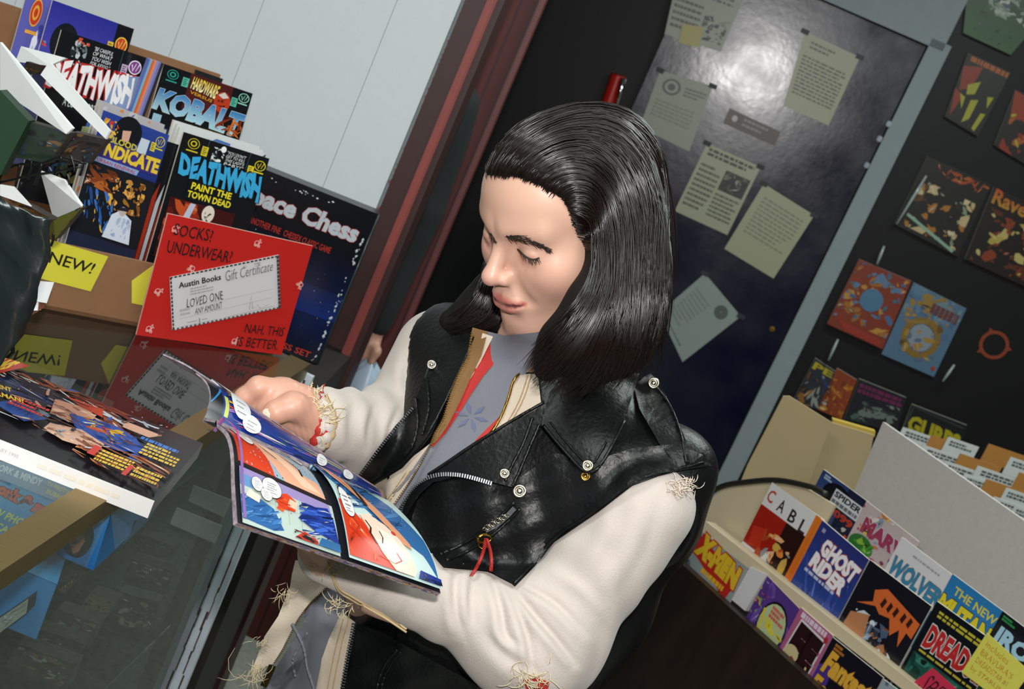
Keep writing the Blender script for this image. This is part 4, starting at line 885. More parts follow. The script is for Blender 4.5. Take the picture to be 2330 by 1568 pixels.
def g_ghost(k):
    k.grad(0, 0, 1, 1, '#2c3170', '#2a4a9c'); k.scatter(97, 12, ['#3a5ab0', '#2a2f6a', '#5a7ac4', '#3c4ea4'], (.0, .3, 1, .95), .12, 2.4, 1.4); k.lines(.12, .05, .2, .1, 1, '#a8a4c4', 1, .8)
    k.text('GHOST', [(.25, .10), (.98, .12), (.94, .30), (.22, .27)], '#ece6ea', .06, '#a83a2c', .03, jit=.03); k.text('RIDER', [(.2, .28), (.9, .31), (.86, .47), (.17, .44)], '#ece6ea', .06, '#a83a2c', .03, jit=.03); k.lines(.15, .47, .9, .52, 1, '#b9bcd8', 3, .6); k.poly([(.2, .86), (.35, .72), (.7, .74), (.8, .95), (.25, .96)], '#14161c'); k.poly([(.3, .80), (.42, .76), (.4, .84)], '#c9ccd4'); k.poly([(.52, .84), (.66, .80), (.62, .88)], '#c9ccd4'); k.scatter(98, 8, ['#d8742a', '#e0a03a', '#b8481c'], (.72, .68, .98, .9), .08)
    k.grad(-.0, 0, .05, 1, '#d8742a', '#c9641e')
rc((1867, 1180), (1978, 1274), M0 + rN * .004, 'blue comic with white brushed lettering in the middle row', '#2c3170', g_ghost, GR2, vs=0.85)
def g_scr(k):
    k.poly([(.25, .2), (.4, .12), (.98, .2), (.97, .36), (.88, .34), (.86, .5), (.78, .36), (.7, .46), (.6, .33), (.45, .36), (.36, .32), (.1, .4), (.3, .3)], '#cf6430')
    for x in (.42, .52, .62, .74, .84): k.poly([(x, .2), (x + .05, .22), (x + .03, .3), (x - .02, .28)], '#3a1c18')
    k.scatter(99, 30, ['#7c4a30', '#a8704a', '#4a5a74', '#8a9cb4', '#c9d0d8', '#5a6a84', '#23262e', '#3a3c48'], (.05, .42, .96, .95), .1); k.poly([(.1, .5), (.35, .42), (.42, .62), (.22, .75), (.08, .7)], '#b47a54')
rc((1980, 1274), (2120, 1380), M0 + rN * .006, 'dark comic with jagged orange dripping title in the middle row', '#17161f', g_scr, GR2, vs=0.85)
def g_dread(k):
    k.lines(.1, .06, .9, .14, 2, '#b9ac3a', 4, .6); k.text('DREADSTAR', [(.1, .2), (1.25, .2), (1.25, .42), (.1, .44)], '#b52a2c', .05, '#d8d0cc', .04); k.lines(.1, .47, .95, .5, 1, '#b9ac3a', 5, .7)
    k.rect(.05, .52, .98, 1, '#1f4f44'); k.scatter(100, 18, ['#2a6a58', '#16382f', '#3a7a68', '#0f241f'], (.05, .53, .98, .98), .12); k.poly([(.5, .9), (.6, .72), (.7, .7), (.64, .82), (.7, .95)], '#c2a04a'); k.poly([(.62, .66), (.74, .64), (.7, .74)], '#b4512a')
rc((2132, 1368), (2275, 1470), M0 + rN * .008, 'dark green comic with red title and paper tags clipped on it', '#12151a', g_dread, GR2, vs=0.8)
# front row, below the ledge
def g_x(k):
    k.scatter(101, 18, ['#8a9698', '#b9bcbc', '#5a6468', '#3a4248'], (0, 0, 1, 1), .12); k.poly([(.05, .02), (.95, .3), (.9, .5), (.0, .3)], '#b42a20'); k.text('X-MEN', [(.08, .0), (.95, .06), (.97, .34), (.02, .3)], '#d8b02c', .09, '#b42a20', .05); k.lines(.3, .38, .8, .46, 1, '#d8a82c', 2, .8)
rc((1600, 1205), (1700, 1292), F0_, 'comic with fat yellow title on red, leftmost in the front row', '#8e979a', g_x, GR1, .17)
o = prism('comic_bag', [rp(x, y, F0_ + rN * .006) for x, y in ((1706, 1290), (1745, 1308), (1695, 1390), (1665, 1365))], -rN * .012, mat('white_polybag', '#cfcace', .25)); recenter(o); tag(o, 'blank white bagged comic edge between two front row covers', 'comic', GR1)
def g_pur(k):
    k.scatter(102, 12, ['#5a3a8a', '#4a2c74', '#6a4aa0'], (0, 0, 1, 1), .14); k.scatter(103, 9, ['#a8a04a', '#b4512a', '#7a9a5a'], (.0, .05, .35, .5), .04); k.ell(.6, .42, .36, .3, '#15161c'); k.ell(.6, .42, .33, .27, '#b4bf94'); k.scatter(104, 10, ['#d8c83a', '#c9b52c', '#cfc24a'], (.3, .36, .95, .85), .1); k.lines(.45, .2, .85, .36, 3, '#c9544a', 3, .7); k.line([(.3, .3), (.45, .8)], .05, '#d8c52c')
rc((1746, 1310), (1822, 1388), F0_ + rN * .002, 'purple comic with a yellow round burst in the front row', '#52357e', g_pur, GR1, .17)
def g_ee(k):
    k.lines(.1, .02, .85, .1, 1, '#d8c4d4', 2, .8); k.text('EE', [(.18, .12), (.9, .14), (.88, .6), (.12, .58)], '#2a1416', .1, '#d8d0d4', .05); k.ell(.3, .5, .2, .1, '#c9b88a'); k.scatter(105, 8, ['#a83a3c', '#c9a0b4', '#2a1a1c', '#d8c48a'], (.1, .5, .95, .95), .1); k.ell(.9, .1, .05, .04, '#a82a2c')
rc((1822, 1382), (1896, 1447), F0_ + rN * .004, 'pink comic with big dark double letters in the front row', '#a9587e', g_ee, GR1, .17)
def g_ff(k):
    k.lines(.1, .03, .3, .12, 2, '#b4702a', 1, .7); k.poly([(.0, .35), (.25, .2), (.3, .9), (.0, .95)], '#4a2f8a'); k.text('Fantastic', [(.1, .12), (1.15, .16), (1.15, .36), (.06, .4)], '#d8a23a', .06, '#4a2a1c', .03); k.text('Four', [(.06, .44), (.62, .46), (.6, .68), (.02, .66)], '#d8a23a', .06, '#4a2a1c', .03); k.scatter(106, 8, ['#4a2f8a', '#2a2060', '#15131f'], (.5, .45, 1, .95), .1)
rc((1895, 1450), (2010, 1542), F0_ + rN * .006, 'black comic with curly golden title in the front row', '#17141f', g_ff, GR1, .17)
rc((2010, 1545), (2090, 1605), F0_ + rN * .007, 'white and black comic cut off by the bottom of the frame', '#8f9aa0', lambda k: k.scatter(107, 12, ['#c9ccd0', '#23262c', '#5a6a74'], (0, 0, 1, 1), .14), GR1, .12)
# tags clipped to the green comic
q = [rp(x, y, M0 + rN * .02) for x, y in ((2246, 1440), (2345, 1530), (2290, 1605), (2188, 1530))]
o, k = sheet('paper_tag', *q, .001, 'yellow handwritten tag on the dark green comic', 'tag', None, mat('yellow_paper2', '#d0c95a', .8), '#d2cb58')
for i, t in enumerate(('includes', "BRAVURA'S", 'DREADSTAR #1', 'by STARLIN')): k.text(t, [(.1, .1 + i * .21), (.8 if i else .6, .1 + i * .21), (.8 if i else .6, .24 + i * .21), (.1, .24 + i * .21)], '#b4702a', -.008, jit=.03)
k.build('writing', o)
q = [rp(x, y, M0 + rN * .024) for x, y in ((2122, 1520), (2190, 1580), (2150, 1640), (2030, 1590))]
o, k = sheet('paper_tag', *q, .001, 'pink red handwritten tag at the bottom of the frame', 'tag', None, mat('pink_paper', '#c22c4a', .8), '#c52f4c'); k.text('SPEC', [(.15, .12), (.9, .2), (.85, .6), (.1, .55)], '#2a1a24', -.005, jit=.03); k.build('writing', o)

# ------------------------------------------------------------------ long box of card dividers behind the grey board
tabm = mat('white_tab', '#c4c8c8', .7); tan = mat('tan_tab', '#a8793f', .8)
tabs = [(2055, 972, 88, 0), (2158, 994, 70, 0), (2100, 1012, 120, 0), (2185, 1032, 95, 1), (2150, 1048, 100, 0), (2225, 1060, 110, 0), (2250, 1010, 90, 1), (2245, 1090, 100, 1), (2195, 1078, 78, 0), (2300, 1040, 80, 0), (2290, 1110, 70, 0), (2262, 1130, 80, 0), (2310, 1150, 60, 0), (2320, 1075, 80, 1), (2120, 990, 60, 1), (2285, 1165, 90, 0)]
tb = ['leftmost, touching the grey board', 'second from the grey board', 'long white one in the second rank', 'tan one in the second rank', 'white one in the third rank', 'long white one toward the right', 'tan one at the back right', 'tan one in the middle right', 'short white one above the grey board edge', 'white one near the right edge', 'short white one at lower right', 'white one hugging the grey board at right', 'smallest, at the right edge', 'tan one cut by the right edge', 'short tan one at the back', 'lowest, by the right edge']
for i, (x, y, wd, kd) in enumerate(tabs):
    Y = 3.9 - (y - 970) / 200 * .5
    a = at(x, y, Y); b2 = at(x + wd, y + wd * .34, Y)
    q = [a, b2, b2 - UPZ * .05, a - UPZ * .05]
    o, k = sheet('card_divider', *q, .003, 'card divider tab in the long box, ' + tb[i], 'divider', 'divider tabs behind the grey board', tan if kd else tabm, '#a8763c' if kd else '#c2c6c4')
    if not kd: k.lines(.12, .15, .85, .5, 2, '#4a5254', i, .7)
    k.build('print', o)
lb = empty('long_box', at(2250, 1180, 3.6), 'long card box full of dividers behind the grey board', 'box')
prism('box_body', [at(2040, 1010, 3.9), at(2420, 1150, 3.95), at(2420, 1260, 3.3), at(2100, 1160, 3.3)], (0, 0, -.25), mat('brown_box', '#4a3a26', .8), lb)
# ================================================================== smooth solid modelling: distance fields meshed by surface nets
def sd_sphere(P, c, r): return np.linalg.norm(P - np.asarray(c, np.float32), axis=1) - r
def sd_ell(P, c, r):
    r = np.asarray(r, np.float32); q = P - np.asarray(c, np.float32)
    k0 = np.linalg.norm(q / r, axis=1); k1 = np.linalg.norm(q / (r * r), axis=1) + 1e-9
    return k0 * (k0 - 1) / k1
def sd_cap(P, a, b, ra, rb=None):
    rb = ra if rb is None else rb
    a = np.asarray(a, np.float32); b = np.asarray(b, np.float32); ab = b - a
    t = np.clip(((P - a) @ ab) / (ab @ ab + 1e-12), 0, 1)
    return np.linalg.norm(P - a - t[:, None] * ab, axis=1) - (ra + (rb - ra) * t)
def smin(a, b, k):
    h = np.clip(k - np.abs(a - b), 0, None) / k
    return np.minimum(a, b) - h * h * k * .25
def smax(a, b, k): return -smin(-a, -b, k)
def chain(P, pts, rad, k=.01):
    d = None
    for i in range(len(pts) - 1):
        e = sd_cap(P, pts[i], pts[i + 1], rad[i], rad[i + 1]); d = e if d is None else smin(d, e, k)
    return d
def nets(fn, lo, hi, h):
    lo = np.asarray(lo, float); hi = np.asarray(hi, float); B = 6
    n = (np.ceil((hi - lo) / h / B).astype(int) + 1) * B + 1
    ax = [(lo[i] + h * np.arange(n[i])).astype(np.float32) for i in range(3)]
    D = np.full(tuple(n), 1.0, np.float32)
    nb = (n - 1) // B
    cc = [ax[i][:-1].reshape(nb[i], B)[:, 0] + h * B / 2 for i in range(3)]
    G = np.stack(np.meshgrid(*cc, indexing='ij'), -1).reshape(-1, 3)
    dc = fn(G); half = h * B * .5 * 1.7321 * 1.35 + h
    near = np.abs(dc) < half
    for sgn, idx in ((-1.0, np.nonzero(dc < 0)[0]),):
        for q in idx:
            i, j, k = np.unravel_index(q, nb); D[i * B:i * B + B + 1, j * B:j * B + B + 1, k * B:k * B + B + 1] = -1.0
    ids = np.nonzero(near)[0]
    o = np.arange(B + 1); off = np.stack(np.meshgrid(o, o, o, indexing='ij'), -1).reshape(-1, 3)
    for s in range(0, len(ids), 400):
        sub = ids[s:s + 400]; I = np.stack(np.unravel_index(sub, nb), -1) * B
        X = (I[:, None, :] + off[None]).reshape(-1, 3)
        P = np.stack([ax[d][X[:, d]] for d in range(3)], -1)
        D[X[:, 0], X[:, 1], X[:, 2]] = fn(P)
    S = D < 0
    c = [(i, j, k) for i in (0, 1) for j in (0, 1) for k in (0, 1)]
    m = [n[i] - 1 for i in range(3)]
    cnt = sum(S[i:i + m[0], j:j + m[1], k:k + m[2]].astype(np.int8) for i, j, k in c)
    act = (cnt > 0) & (cnt < 8)
    cells = np.argwhere(act); vid = np.full(tuple(m), -1, np.int64); vid[act] = np.arange(len(cells))
    acc = np.zeros((len(cells), 3)); w_ = np.zeros(len(cells))
    for a in c:
        for d in range(3):
            if a[d]: continue
            b2 = list(a); b2[d] = 1
            va = D[cells[:, 0] + a[0], cells[:, 1] + a[1], cells[:, 2] + a[2]]; vb = D[cells[:, 0] + b2[0], cells[:, 1] + b2[1], cells[:, 2] + b2[2]]
            x = (va < 0) != (vb < 0); t = np.where(x, va / (va - vb + 1e-20), 0)
            p = np.tile(np.array(a, float), (len(cells), 1)); p[:, d] += t
            acc[x] += p[x]; w_[x] += 1
    V = lo + h * (cells + acc / w_[:, None])
    F = []
    for d in range(3):
        e = [(d + 1) % 3, (d + 2) % 3]
        sl0 = [slice(1, -1)] * 3; sl0[d] = slice(0, -1); sl1 = list(sl0); sl1[d] = slice(1, None)
        a, b2 = S[tuple(sl0)], S[tuple(sl1)]
        ed = np.argwhere(a != b2)
        if not len(ed): continue
        base = ed.copy(); base[:, e[0]] += 1; base[:, e[1]] += 1
        flip = S[base[:, 0], base[:, 1], base[:, 2]]
        q = []
        for (x, y) in ((-1, -1), (0, -1), (0, 0), (-1, 0)):
            cidx = base.copy(); cidx[:, e[0]] += x; cidx[:, e[1]] += y; q.append(vid[cidx[:, 0], cidx[:, 1], cidx[:, 2]])
        q = np.stack(q, -1); q[~flip] = q[~flip][:, ::-1]
        F.append(q)
    return V, np.concatenate(F)
def relax(V, F, it=2, lam=.5):
    E = np.concatenate([F[:, [0, 1]], F[:, [1, 2]], F[:, [2, 3]], F[:, [3, 0]]]); n = len(V)
    for _ in range(it):
        s = np.zeros((n, 3)); c = np.zeros(n)
        for a, b2 in ((0, 1), (1, 0)):
            np.add.at(s, E[:, a], V[E[:, b2]]); np.add.at(c, E[:, a], 1)
        V = V + lam * (s / np.maximum(c, 1)[:, None] - V)
    return V
def fastmesh(name, V, F, m, parent=None, cols=None):
    me = bpy.data.meshes.new(name); V = np.asarray(V, np.float32); F = np.asarray(F, np.int32)
    me.vertices.add(len(V)); me.vertices.foreach_set('co', V.ravel())
    me.loops.add(F.size); me.loops.foreach_set('vertex_index', F.ravel())
    me.polygons.add(len(F)); me.polygons.foreach_set('loop_start', np.arange(0, F.size, F.shape[1], dtype=np.int32))
    me.update(calc_edges=True); me.validate()
    me.polygons.foreach_set('use_smooth', [True] * len(me.polygons))
    if cols is not None:
        ca = me.color_attributes.new('Col', 'FLOAT_COLOR', 'POINT'); a = np.ones((len(V), 4), np.float32); a[:, :3] = cols; ca.data.foreach_set('color', a.ravel())
    me.materials.append(m)
    o = bpy.data.objects.new(name, me); col.objects.link(o)
    if parent is not None: o.parent = parent; o.matrix_parent_inverse = mw(parent).inverted()
    return o
def bvh(V, F): return BVHTree.FromPolygons([tuple(v) for v in V], [tuple(int(i) for i in f) for f in F])
def cast(tree, x, y, off=0.0, default=1.5):
    """where the line of sight through a pixel meets a solid, lifted off its surface"""
    r = ray(x, y).normalized(); p, n, i, d = tree.ray_cast(CAM, r)
    if p is None: return at(x, y, default), -r
    if n.dot(r) > 0: n = -n
    return p + n * off, n
def wob(P, f, s=0.0):
    return (np.sin(P[:, 0] * f + 1.3 * s + np.sin(P[:, 2] * f * .7 + s) * 1.2) * np.sin(P[:, 1] * f * 1.1 + 2.1 + s) + np.sin(P[:, 2] * f * .9 + 2 * s + P[:, 0] * f * .6)) * .5
# ================================================================== the reader
PSI = math.radians(41); NOD = math.radians(33.5); TILT = math.radians(6.6)
bF = np.array([-math.sin(PSI), -math.cos(PSI), 0]); bZ = np.array([0, 0, 1.0]); bL = np.cross(bZ, bF)
hF = math.cos(NOD) * bF - math.sin(NOD) * bZ; hU0 = math.cos(NOD) * bZ + math.sin(NOD) * bF
hL = math.cos(TILT) * bL + math.sin(TILT) * hU0; hU = math.cos(TILT) * hU0 - math.sin(TILT) * bL
HO = np.array(at(1298, 509, 1.52))
HM = np.stack([hL, hF, hU], 0)                     # rows: local axes in the world
def toW(p): return HO + np.asarray(p) @ HM
def toH(P): return ((P - HO.astype(np.float32)) @ HM.T.astype(np.float32)).astype(np.float32)
def W(x, y, Y): return np.array(at(x, y, Y))
person = empty('person', Vector((HO[0] + .06, HO[1] + .06, 0)), 'person with long black hair, black leather vest over cream jacket, reading a comic', 'person')

def sd_skull(Q):
    A = Q.copy(); A[:, 0] = np.abs(A[:, 0])
    d = sd_ell(A, (0, -.012, .045), (.074, .096, .080))
    d = smin(d, sd_ell(A, (0, .034, .045), (.060, .060, .058)), .03)
    d = smin(d, sd_ell(A, (0, .036, -.022), (.057, .052, .060)), .025)
    return d
UPL = [(.002, .1000, -.0468), (.010, .0988, -.0474), (.018, .0950, -.0492), (.0245, .0900, -.0510)]
LOL = [(0, .0985, -.0578), (.010, .0970, -.0573), (.017, .0940, -.0556), (.0225, .0905, -.0525)]
SLIT = [(0, .1070, -.0519), (.010, .1055, -.0518), (.018, .1005, -.0516), (.0245, .0925, -.0514)]
def sd_head(Q):
    A = Q.copy(); A[:, 0] = np.abs(A[:, 0])
    d = sd_skull(Q)
    d = smin(d, sd_ell(A, (0, .030, -.040), (.053, .050, .050)), .03)
    d = smin(d, chain(A, [(.050, -.002, -.040), (.043, .030, -.068), (.012, .070, -.085)], [.012, .013, .015], .02), .025)
    d = smin(d, sd_ell(A, (0, .076, -.086), (.018, .017, .015)), .022)
    d = smin(d, sd_ell(A, (.040, .056, -.016), (.024, .024, .020)), .035)
    d = smin(d, sd_ell(A, (0, .071, -.050), (.026, .031, .027)), .024)
    # brow ridge
    d = smin(d, sd_cap(A, (.010, .0885, .031), (.044, .072, .032), .0070, .0055), .020)
    # sockets
    d = smax(d, -sd_ell(A, (.031, .0985, .0125), (.0175, .0135, .0100)), .014)
    # nose
    d = smin(d, sd_cap(A, (0, .0870, .024), (0, .1105, -.015), .0060, .0085), .013)
    d = smin(d, sd_ell(A, (0, .1115, -.0180), (.0095, .0095, .0085)), .008)
    d = smin(d, sd_ell(A, (.0118, .0990, -.0222), (.0066, .0095, .0068)), .007)
    d = smax(d, -sd_ell(A, (.0062, .1035, -.0300), (.0032, .0055, .0030)), .003)
    # lowered eyelids over the balls
    d = smin(d, sd_ell(A, (.0315, .0755, .0095), (.0150, .0140, .0125)), .006)
    d = smax(d, -chain(A, [(.0185, .0915, .0150), (.0260, .0930, .0192), (.0360, .0905, .0195), (.0450, .0830, .0150)], [.0008, .0016, .0016, .0008], .002), .005)
    d = smax(d, -chain(A, [(.0190, .0905, .0035), (.0280, .0925, -.0035), (.0400, .0880, -.0025)], [.0008, .0012, .0008], .002), .006)
    # lips
    d = smin(d, chain(A, UPL, [.0052, .0048, .0038, .0016], .004), .005)
    d = smin(d, chain(A, LOL, [.0064, .0060, .0048, .0020], .004), .005)
    d = smax(d, -chain(A, SLIT, [.0017, .0016, .0013, .0008], .002), .0025)
    # philtrum, nasolabial fold, hollow below the lip
    d = smax(d, -sd_cap(A, (0, .1075, -.034), (0, .1065, -.042), .0018), .005)
    d = smax(d, -sd_cap(A, (.0190, .0985, -.022), (.0300, .0885, -.048), .0012), .012)
    d = smax(d, -sd_ell(A, (0, .0985, -.0690), (.014, .004, .0035)), .010)
    d = smin(d, np.abs(sd_ell(A, (.071, -.010, .002), (.007, .015, .027))) - .002, .005)
    return d
NB = HO - .062 * bF - .175 * bZ                     # base of the neck
def sd_neck(P):
    return sd_cap(P, toW((0, -.030, -.03)), NB - .06 * bZ, .056, .066)
def f_headW(P):
    return smin(sd_head(toH(P)), sd_neck(P), .03)
HV, HF = nets(f_headW, HO - [.17, .17, .25], HO + [.17, .17, .17], .0022)
HV = relax(HV, HF, 1, .35)
htree = bvh(HV, HF)

# skin colours: redder cheeks, nose and lips, dark along the lip slit
def skin(Vw):
    q = toH(np.asarray(Vw, np.float32)).astype(float); x, y, z = np.abs(q[:, 0]), q[:, 1], q[:, 2]
    c = np.tile(np.array(hx('#c99f8b')), (len(q), 1))
    def mixc(wt, h): c[:] = c * (1 - wt[:, None]) + np.array(hx(h)) * wt[:, None]
    g = lambda d, s: np.exp(-(d / s) ** 2)
    mixc(.45 * g(np.linalg.norm(np.stack([x - .045, y - .065, z + .018], -1), axis=1), .022), '#c98c7a')
    mixc(.5 * g(np.linalg.norm(np.stack([x, y - .114, z + .018], -1), axis=1), .012), '#cc8d80')
    P32 = np.stack([x, y, z], -1).astype(np.float32)
    up = chain(P32, UPL, [.0056, .0050, .0038, .0016], .003); lo_ = chain(P32, LOL, [.0068, .0062, .0048, .0020], .003)
    mixc(np.clip(1 - np.minimum(up, lo_) / .0016, 0, 1) * .85, '#bb625c')
    slit = chain(P32, SLIT, [.0020, .0018, .0015, .0008], .002); mixc(np.clip(1 - slit / .0012, 0, 1) * .85, '#4a1a1c')
    mixc(.35 * g(np.linalg.norm(np.stack([x - .030, (y - .086) * .7, z - .004], -1), axis=1), .010), '#b0705e')
    for mx_, mz_, r_ in ((.032, -.008, .0013), (.026, -.003, .001), (.014, -.040, .0011)): 
        near = np.exp(-(((q[:, 0] - mx_) ** 2 + (z - mz_) ** 2) / r_ ** 2)) * (y > .05); mixc(.4 * near, '#a06448')
    # stubble shade of a shaved jaw is absent; hair roots at the temple
    return c
skinm = inkmat('skin', .42, .45, 0, .12)

# ------------------------------------------------------------------ right hand holding the far page
def hand_sdf(P, wrist, palm, fingers, thumb):
    d = sd_cap(P, wrist[0], wrist[1], .027, .024)
    for a, b2, ra, rb in palm: d = smin(d, sd_cap(P, a, b2, ra, rb), .012)
    for pts, rads in fingers: d = smin(d, chain(P, pts, rads, .005), .004)
    d = smin(d, chain(P, thumb[0], thumb[1], .006), .0025)
    d = d + .0004 * np.sin(P[:, 0] * 900 + P[:, 2] * 500) * np.exp(-(sd_cap(P, wrist[1], wrist[1], .02) / .03) ** 2)
    return d
wr0, wr1 = W(800, 985, 1.52), W(712, 950, 1.475)
RH_palm = [(W(650, 925, 1.458), W(600, 926, 1.452), .013, .010), (W(690, 928, 1.466), W(622, 918, 1.456), .019, .013), (W(705, 945, 1.475), W(640, 905, 1.462), .024, .020), (W(700, 962, 1.468), W(645, 935, 1.452), .021, .018), (W(700, 935, 1.482), W(635, 893, 1.475), .020, .016)]
RH_f = [([W(700, 912, 1.474), W(650, 890, 1.462), W(588, 882, 1.450), W(556, 905, 1.447), W(572, 940, 1.455)], [.0150, .0135, .0120, .0105, .0085]),
        ([W(642, 897, 1.478), W(590, 890, 1.480), W(560, 925, 1.478), W(588, 965, 1.480)], [.0125, .0115, .010, .0085]),
        ([W(648, 895, 1.488), W(612, 888, 1.500), W(590, 930, 1.502), W(618, 972, 1.498)], [.012, .011, .0095, .008]),
        ([W(660, 900, 1.494), W(632, 902, 1.510), W(620, 940, 1.510), W(642, 975, 1.505)], [.0105, .0095, .0085, .007])]
RH_t = ([W(708, 950, 1.462), W(668, 924, 1.440), W(628, 938, 1.427), W(600, 953, 1.424)], [.0190, .0150, .0122, .0088])
f_rh = lambda P: hand_sdf(P, (wr0, wr1), RH_palm, RH_f, RH_t)
pts = np.array([wr0, wr1] + [p for f in RH_f for p in f[0]] + RH_t[0])
RV, RF_ = nets(f_rh, pts.min(0) - .04, pts.max(0) + .04, .0016); RV = relax(RV, RF_, 1, .3)
# left hand under the comic
lw0, lw1 = W(860, 1340, 1.385), W(745, 1262, 1.36)
LH_palm = [(lw1, W(700, 1205, 1.345), .022, .019), (lw1, W(725, 1195, 1.36), .021, .017)]
LH_f = [([W(700, 1205, 1.345), W(655, 1170, 1.325), W(620, 1140, 1.295)], [.0115, .010, .008]), ([W(710, 1198, 1.35), W(668, 1150, 1.335), W(640, 1118, 1.305)], [.0115, .0105, .008]), ([W(718, 1194, 1.355), W(685, 1140, 1.345), W(665, 1108, 1.32)], [.011, .010, .008]), ([W(727, 1192, 1.36), W(708, 1140, 1.355), W(700, 1110, 1.335)], [.0095, .0085, .007])]
LH_t = ([W(742, 1255, 1.345), W(705, 1225, 1.315), W(670, 1195, 1.285)], [.015, .0125, .009])
f_lh = lambda P: hand_sdf(P, (lw0, lw1), LH_palm, LH_f, LH_t)
pts = np.array([lw0, lw1] + [p for f in LH_f for p in f[0]] + LH_t[0])
LV, LF = nets(f_lh, pts.min(0) - .04, pts.max(0) + .04, .0022); LV = relax(LV, LF, 1, .3)

# ------------------------------------------------------------------ trunk, arms and clothes
SL, SR = NB + .165 * bL - .055 * bZ, NB - .165 * bL - .055 * bZ
EL, ER = W(1240, 1455, 1.41), W(905, 1000, 1.60)
def body_local(P):
    q = P - NB.astype(np.float32); return np.stack([q @ bL, q @ bF, q @ bZ], -1).astype(np.float32)
def sd_trunk(P, g=0.0):
    """torso under the vest, g = extra thickness"""
    q = body_local(P)
    d = sd_ell(q, (0, .005, -.17), (.165 + g, .105 + g, .19 + g))
    d = smin(d, sd_ell(q, (0, .0, -.36), (.150 + g, .102 + g, .20)), .06)
    d = smin(d, sd_ell(q, (0, -.005, -.58), (.165 + g, .115 + g, .16)), .06)
    for s in (-1, 1): d = smin(d, sd_cap(q, (s * .05, -.005, -.015), (s * .145, -.005, -.055), .050 + g, .058 + g), .04)
    return d
legs = [((.085, 0, -.62), (.09, .01, -1.0), (.09, -.02, -1.32))]
def sd_under(P):
    d = sd_trunk(P, -.012)
    q = body_local(P)
    for s in (-1, 1): d = smin(d, chain(q, [(s * .085, 0, -.60), (s * .09, .02, -.95), (s * .09, -.01, -1.34)], [.088, .062, .045]), .03)
    d = smin(d, chain(P, [SL, EL, lw0], [.045, .038, .030]), .03); d = smin(d, chain(P, [SR, ER, wr0], [.045, .038, .030]), .03)
    return d
UV, UF = nets(sd_under, NB + [-.45, -.45, -1.40], NB + [.40, .35, .05], .012)
nv = [len(HV), len(RV), len(LV), len(UV)]; off = np.cumsum([0] + nv)
BVv = np.concatenate([HV, RV, LV, UV]); BFf = np.concatenate([HF, RF_ + off[1], LF + off[2], UF + off[3]])
bc = np.tile(np.array(hx('#c99f8b')), (len(BVv), 1)); bc[:nv[0]] = skin(HV)
hr = np.array(hx('#c4937f')); bc[nv[0]:nv[0] + nv[1]] = hr
for pts_, r_ in RH_f + [RH_t]:
    d_ = np.linalg.norm(RV - np.asarray(pts_[-1]), axis=1); wq = np.exp(-(d_ / .012) ** 2)[:, None] * .5; bc[nv[0]:nv[0] + nv[1]] = bc[nv[0]:nv[0] + nv[1]] * (1 - wq) + np.array(hx('#cf8676')) * wq
body = fastmesh('body', BVv, BFf, skinm, person, bc)

# legs in dark trousers
def sd_pants(P):
    q = body_local(P); d = sd_ell(q, (0, -.005, -.60), (.155, .115, .13))
    for s in (-1, 1): d = smin(d, chain(q, [(s * .085, 0, -.60), (s * .09, .02, -.95), (s * .095, -.01, -1.27)], [.100, .078, .072]), .03)
    return d
PV, PF = nets(sd_pants, NB + [-.4, -.4, -1.40], NB + [.35, .3, -.40], .012)
fastmesh('trousers', PV, PF, mat('black_denim', '#14151a', .8), person)
for s in (-1, 1):
    c = NB + bL * s * .095 + bF * .05; c[2] = 0
    def fs(P, c=c): 
        q = P - c.astype(np.float32); l = np.stack([q @ bL, q @ bF, q[:, 2]], -1).astype(np.float32)
        return smax(sd_ell(l, (0, .02, .03), (.045, .13, .06)), -l[:, 2], .01)
    sV, sF = nets(fs, c - [.2, .2, .02], c + [.2, .2, .14], .01); fastmesh('shoe', sV, sF, mat('black_leather', '#0d0e10', .38), person)

# cream jacket: sleeves and body, with folds
cR = mat('cream_denim', '#b9aea6', .85, var=.06, vscale=30, bump=.25, bscale=500, sheen=.2)
AL = EL - SL; AL /= np.linalg.norm(AL); FL = lw1 - EL; FL /= np.linalg.norm(FL)
SLs = W(1470, 1150, 1.43)
def sd_sleeveL(P):
    d1 = sd_cap(P, SLs, EL, .054, .053); d2 = sd_cap(P, EL, W(745, 1262, 1.365), .054, .031)
    d = smin(d1, d2, .05)
    d = smin(d, sd_ell(P, W(1190, 1470, 1.395), (.05, .05, .05)), .04)
    u = (P - EL.astype(np.float32)); rr_ = np.linalg.norm(u, axis=1); t1 = u @ AL
    d = d + .0016 * np.sin(rr_ * 120 + 6 * np.sin(u[:, 1] * 20 + u[:, 0] * 14)) * np.exp(-((rr_ - .09) / .05) ** 2) + .0014 * wob(P, 32, 1.0) + .0012 * np.sin((u @ np.cross(AL, bF)) * 80 + t1 * 25) * np.clip(-t1 / .12, 0, 1)
    return d
jk = empty('jacket', Vector(NB), None); jk.parent = person; jk.matrix_parent_inverse = mw(person).inverted()
lo_ = np.minimum(np.minimum(SL, EL), lw1) - .09; hi_ = np.maximum(np.maximum(SL, EL), lw1) + .09
SVl, SFl = nets(sd_sleeveL, lo_, hi_, .0032); SVl = relax(SVl, SFl, 1, .4)
def projpx(V):
    D = np.asarray(V, float) - np.array(CAM); z = D @ np.array(FW); return np.stack([CX + FOC * (D @ np.array(IR)) / z, CY - FOC * (D @ np.array(IU)) / z], -1)
def vnormals(V, F):
    n = np.cross(V[F[:, 1]] - V[F[:, 0]], V[F[:, 2]] - V[F[:, 0]]); N = np.zeros_like(V)
    for k in range(4): np.add.at(N, F[:, k], n)
    return N / (np.linalg.norm(N, axis=1, keepdims=True) + 1e-12)
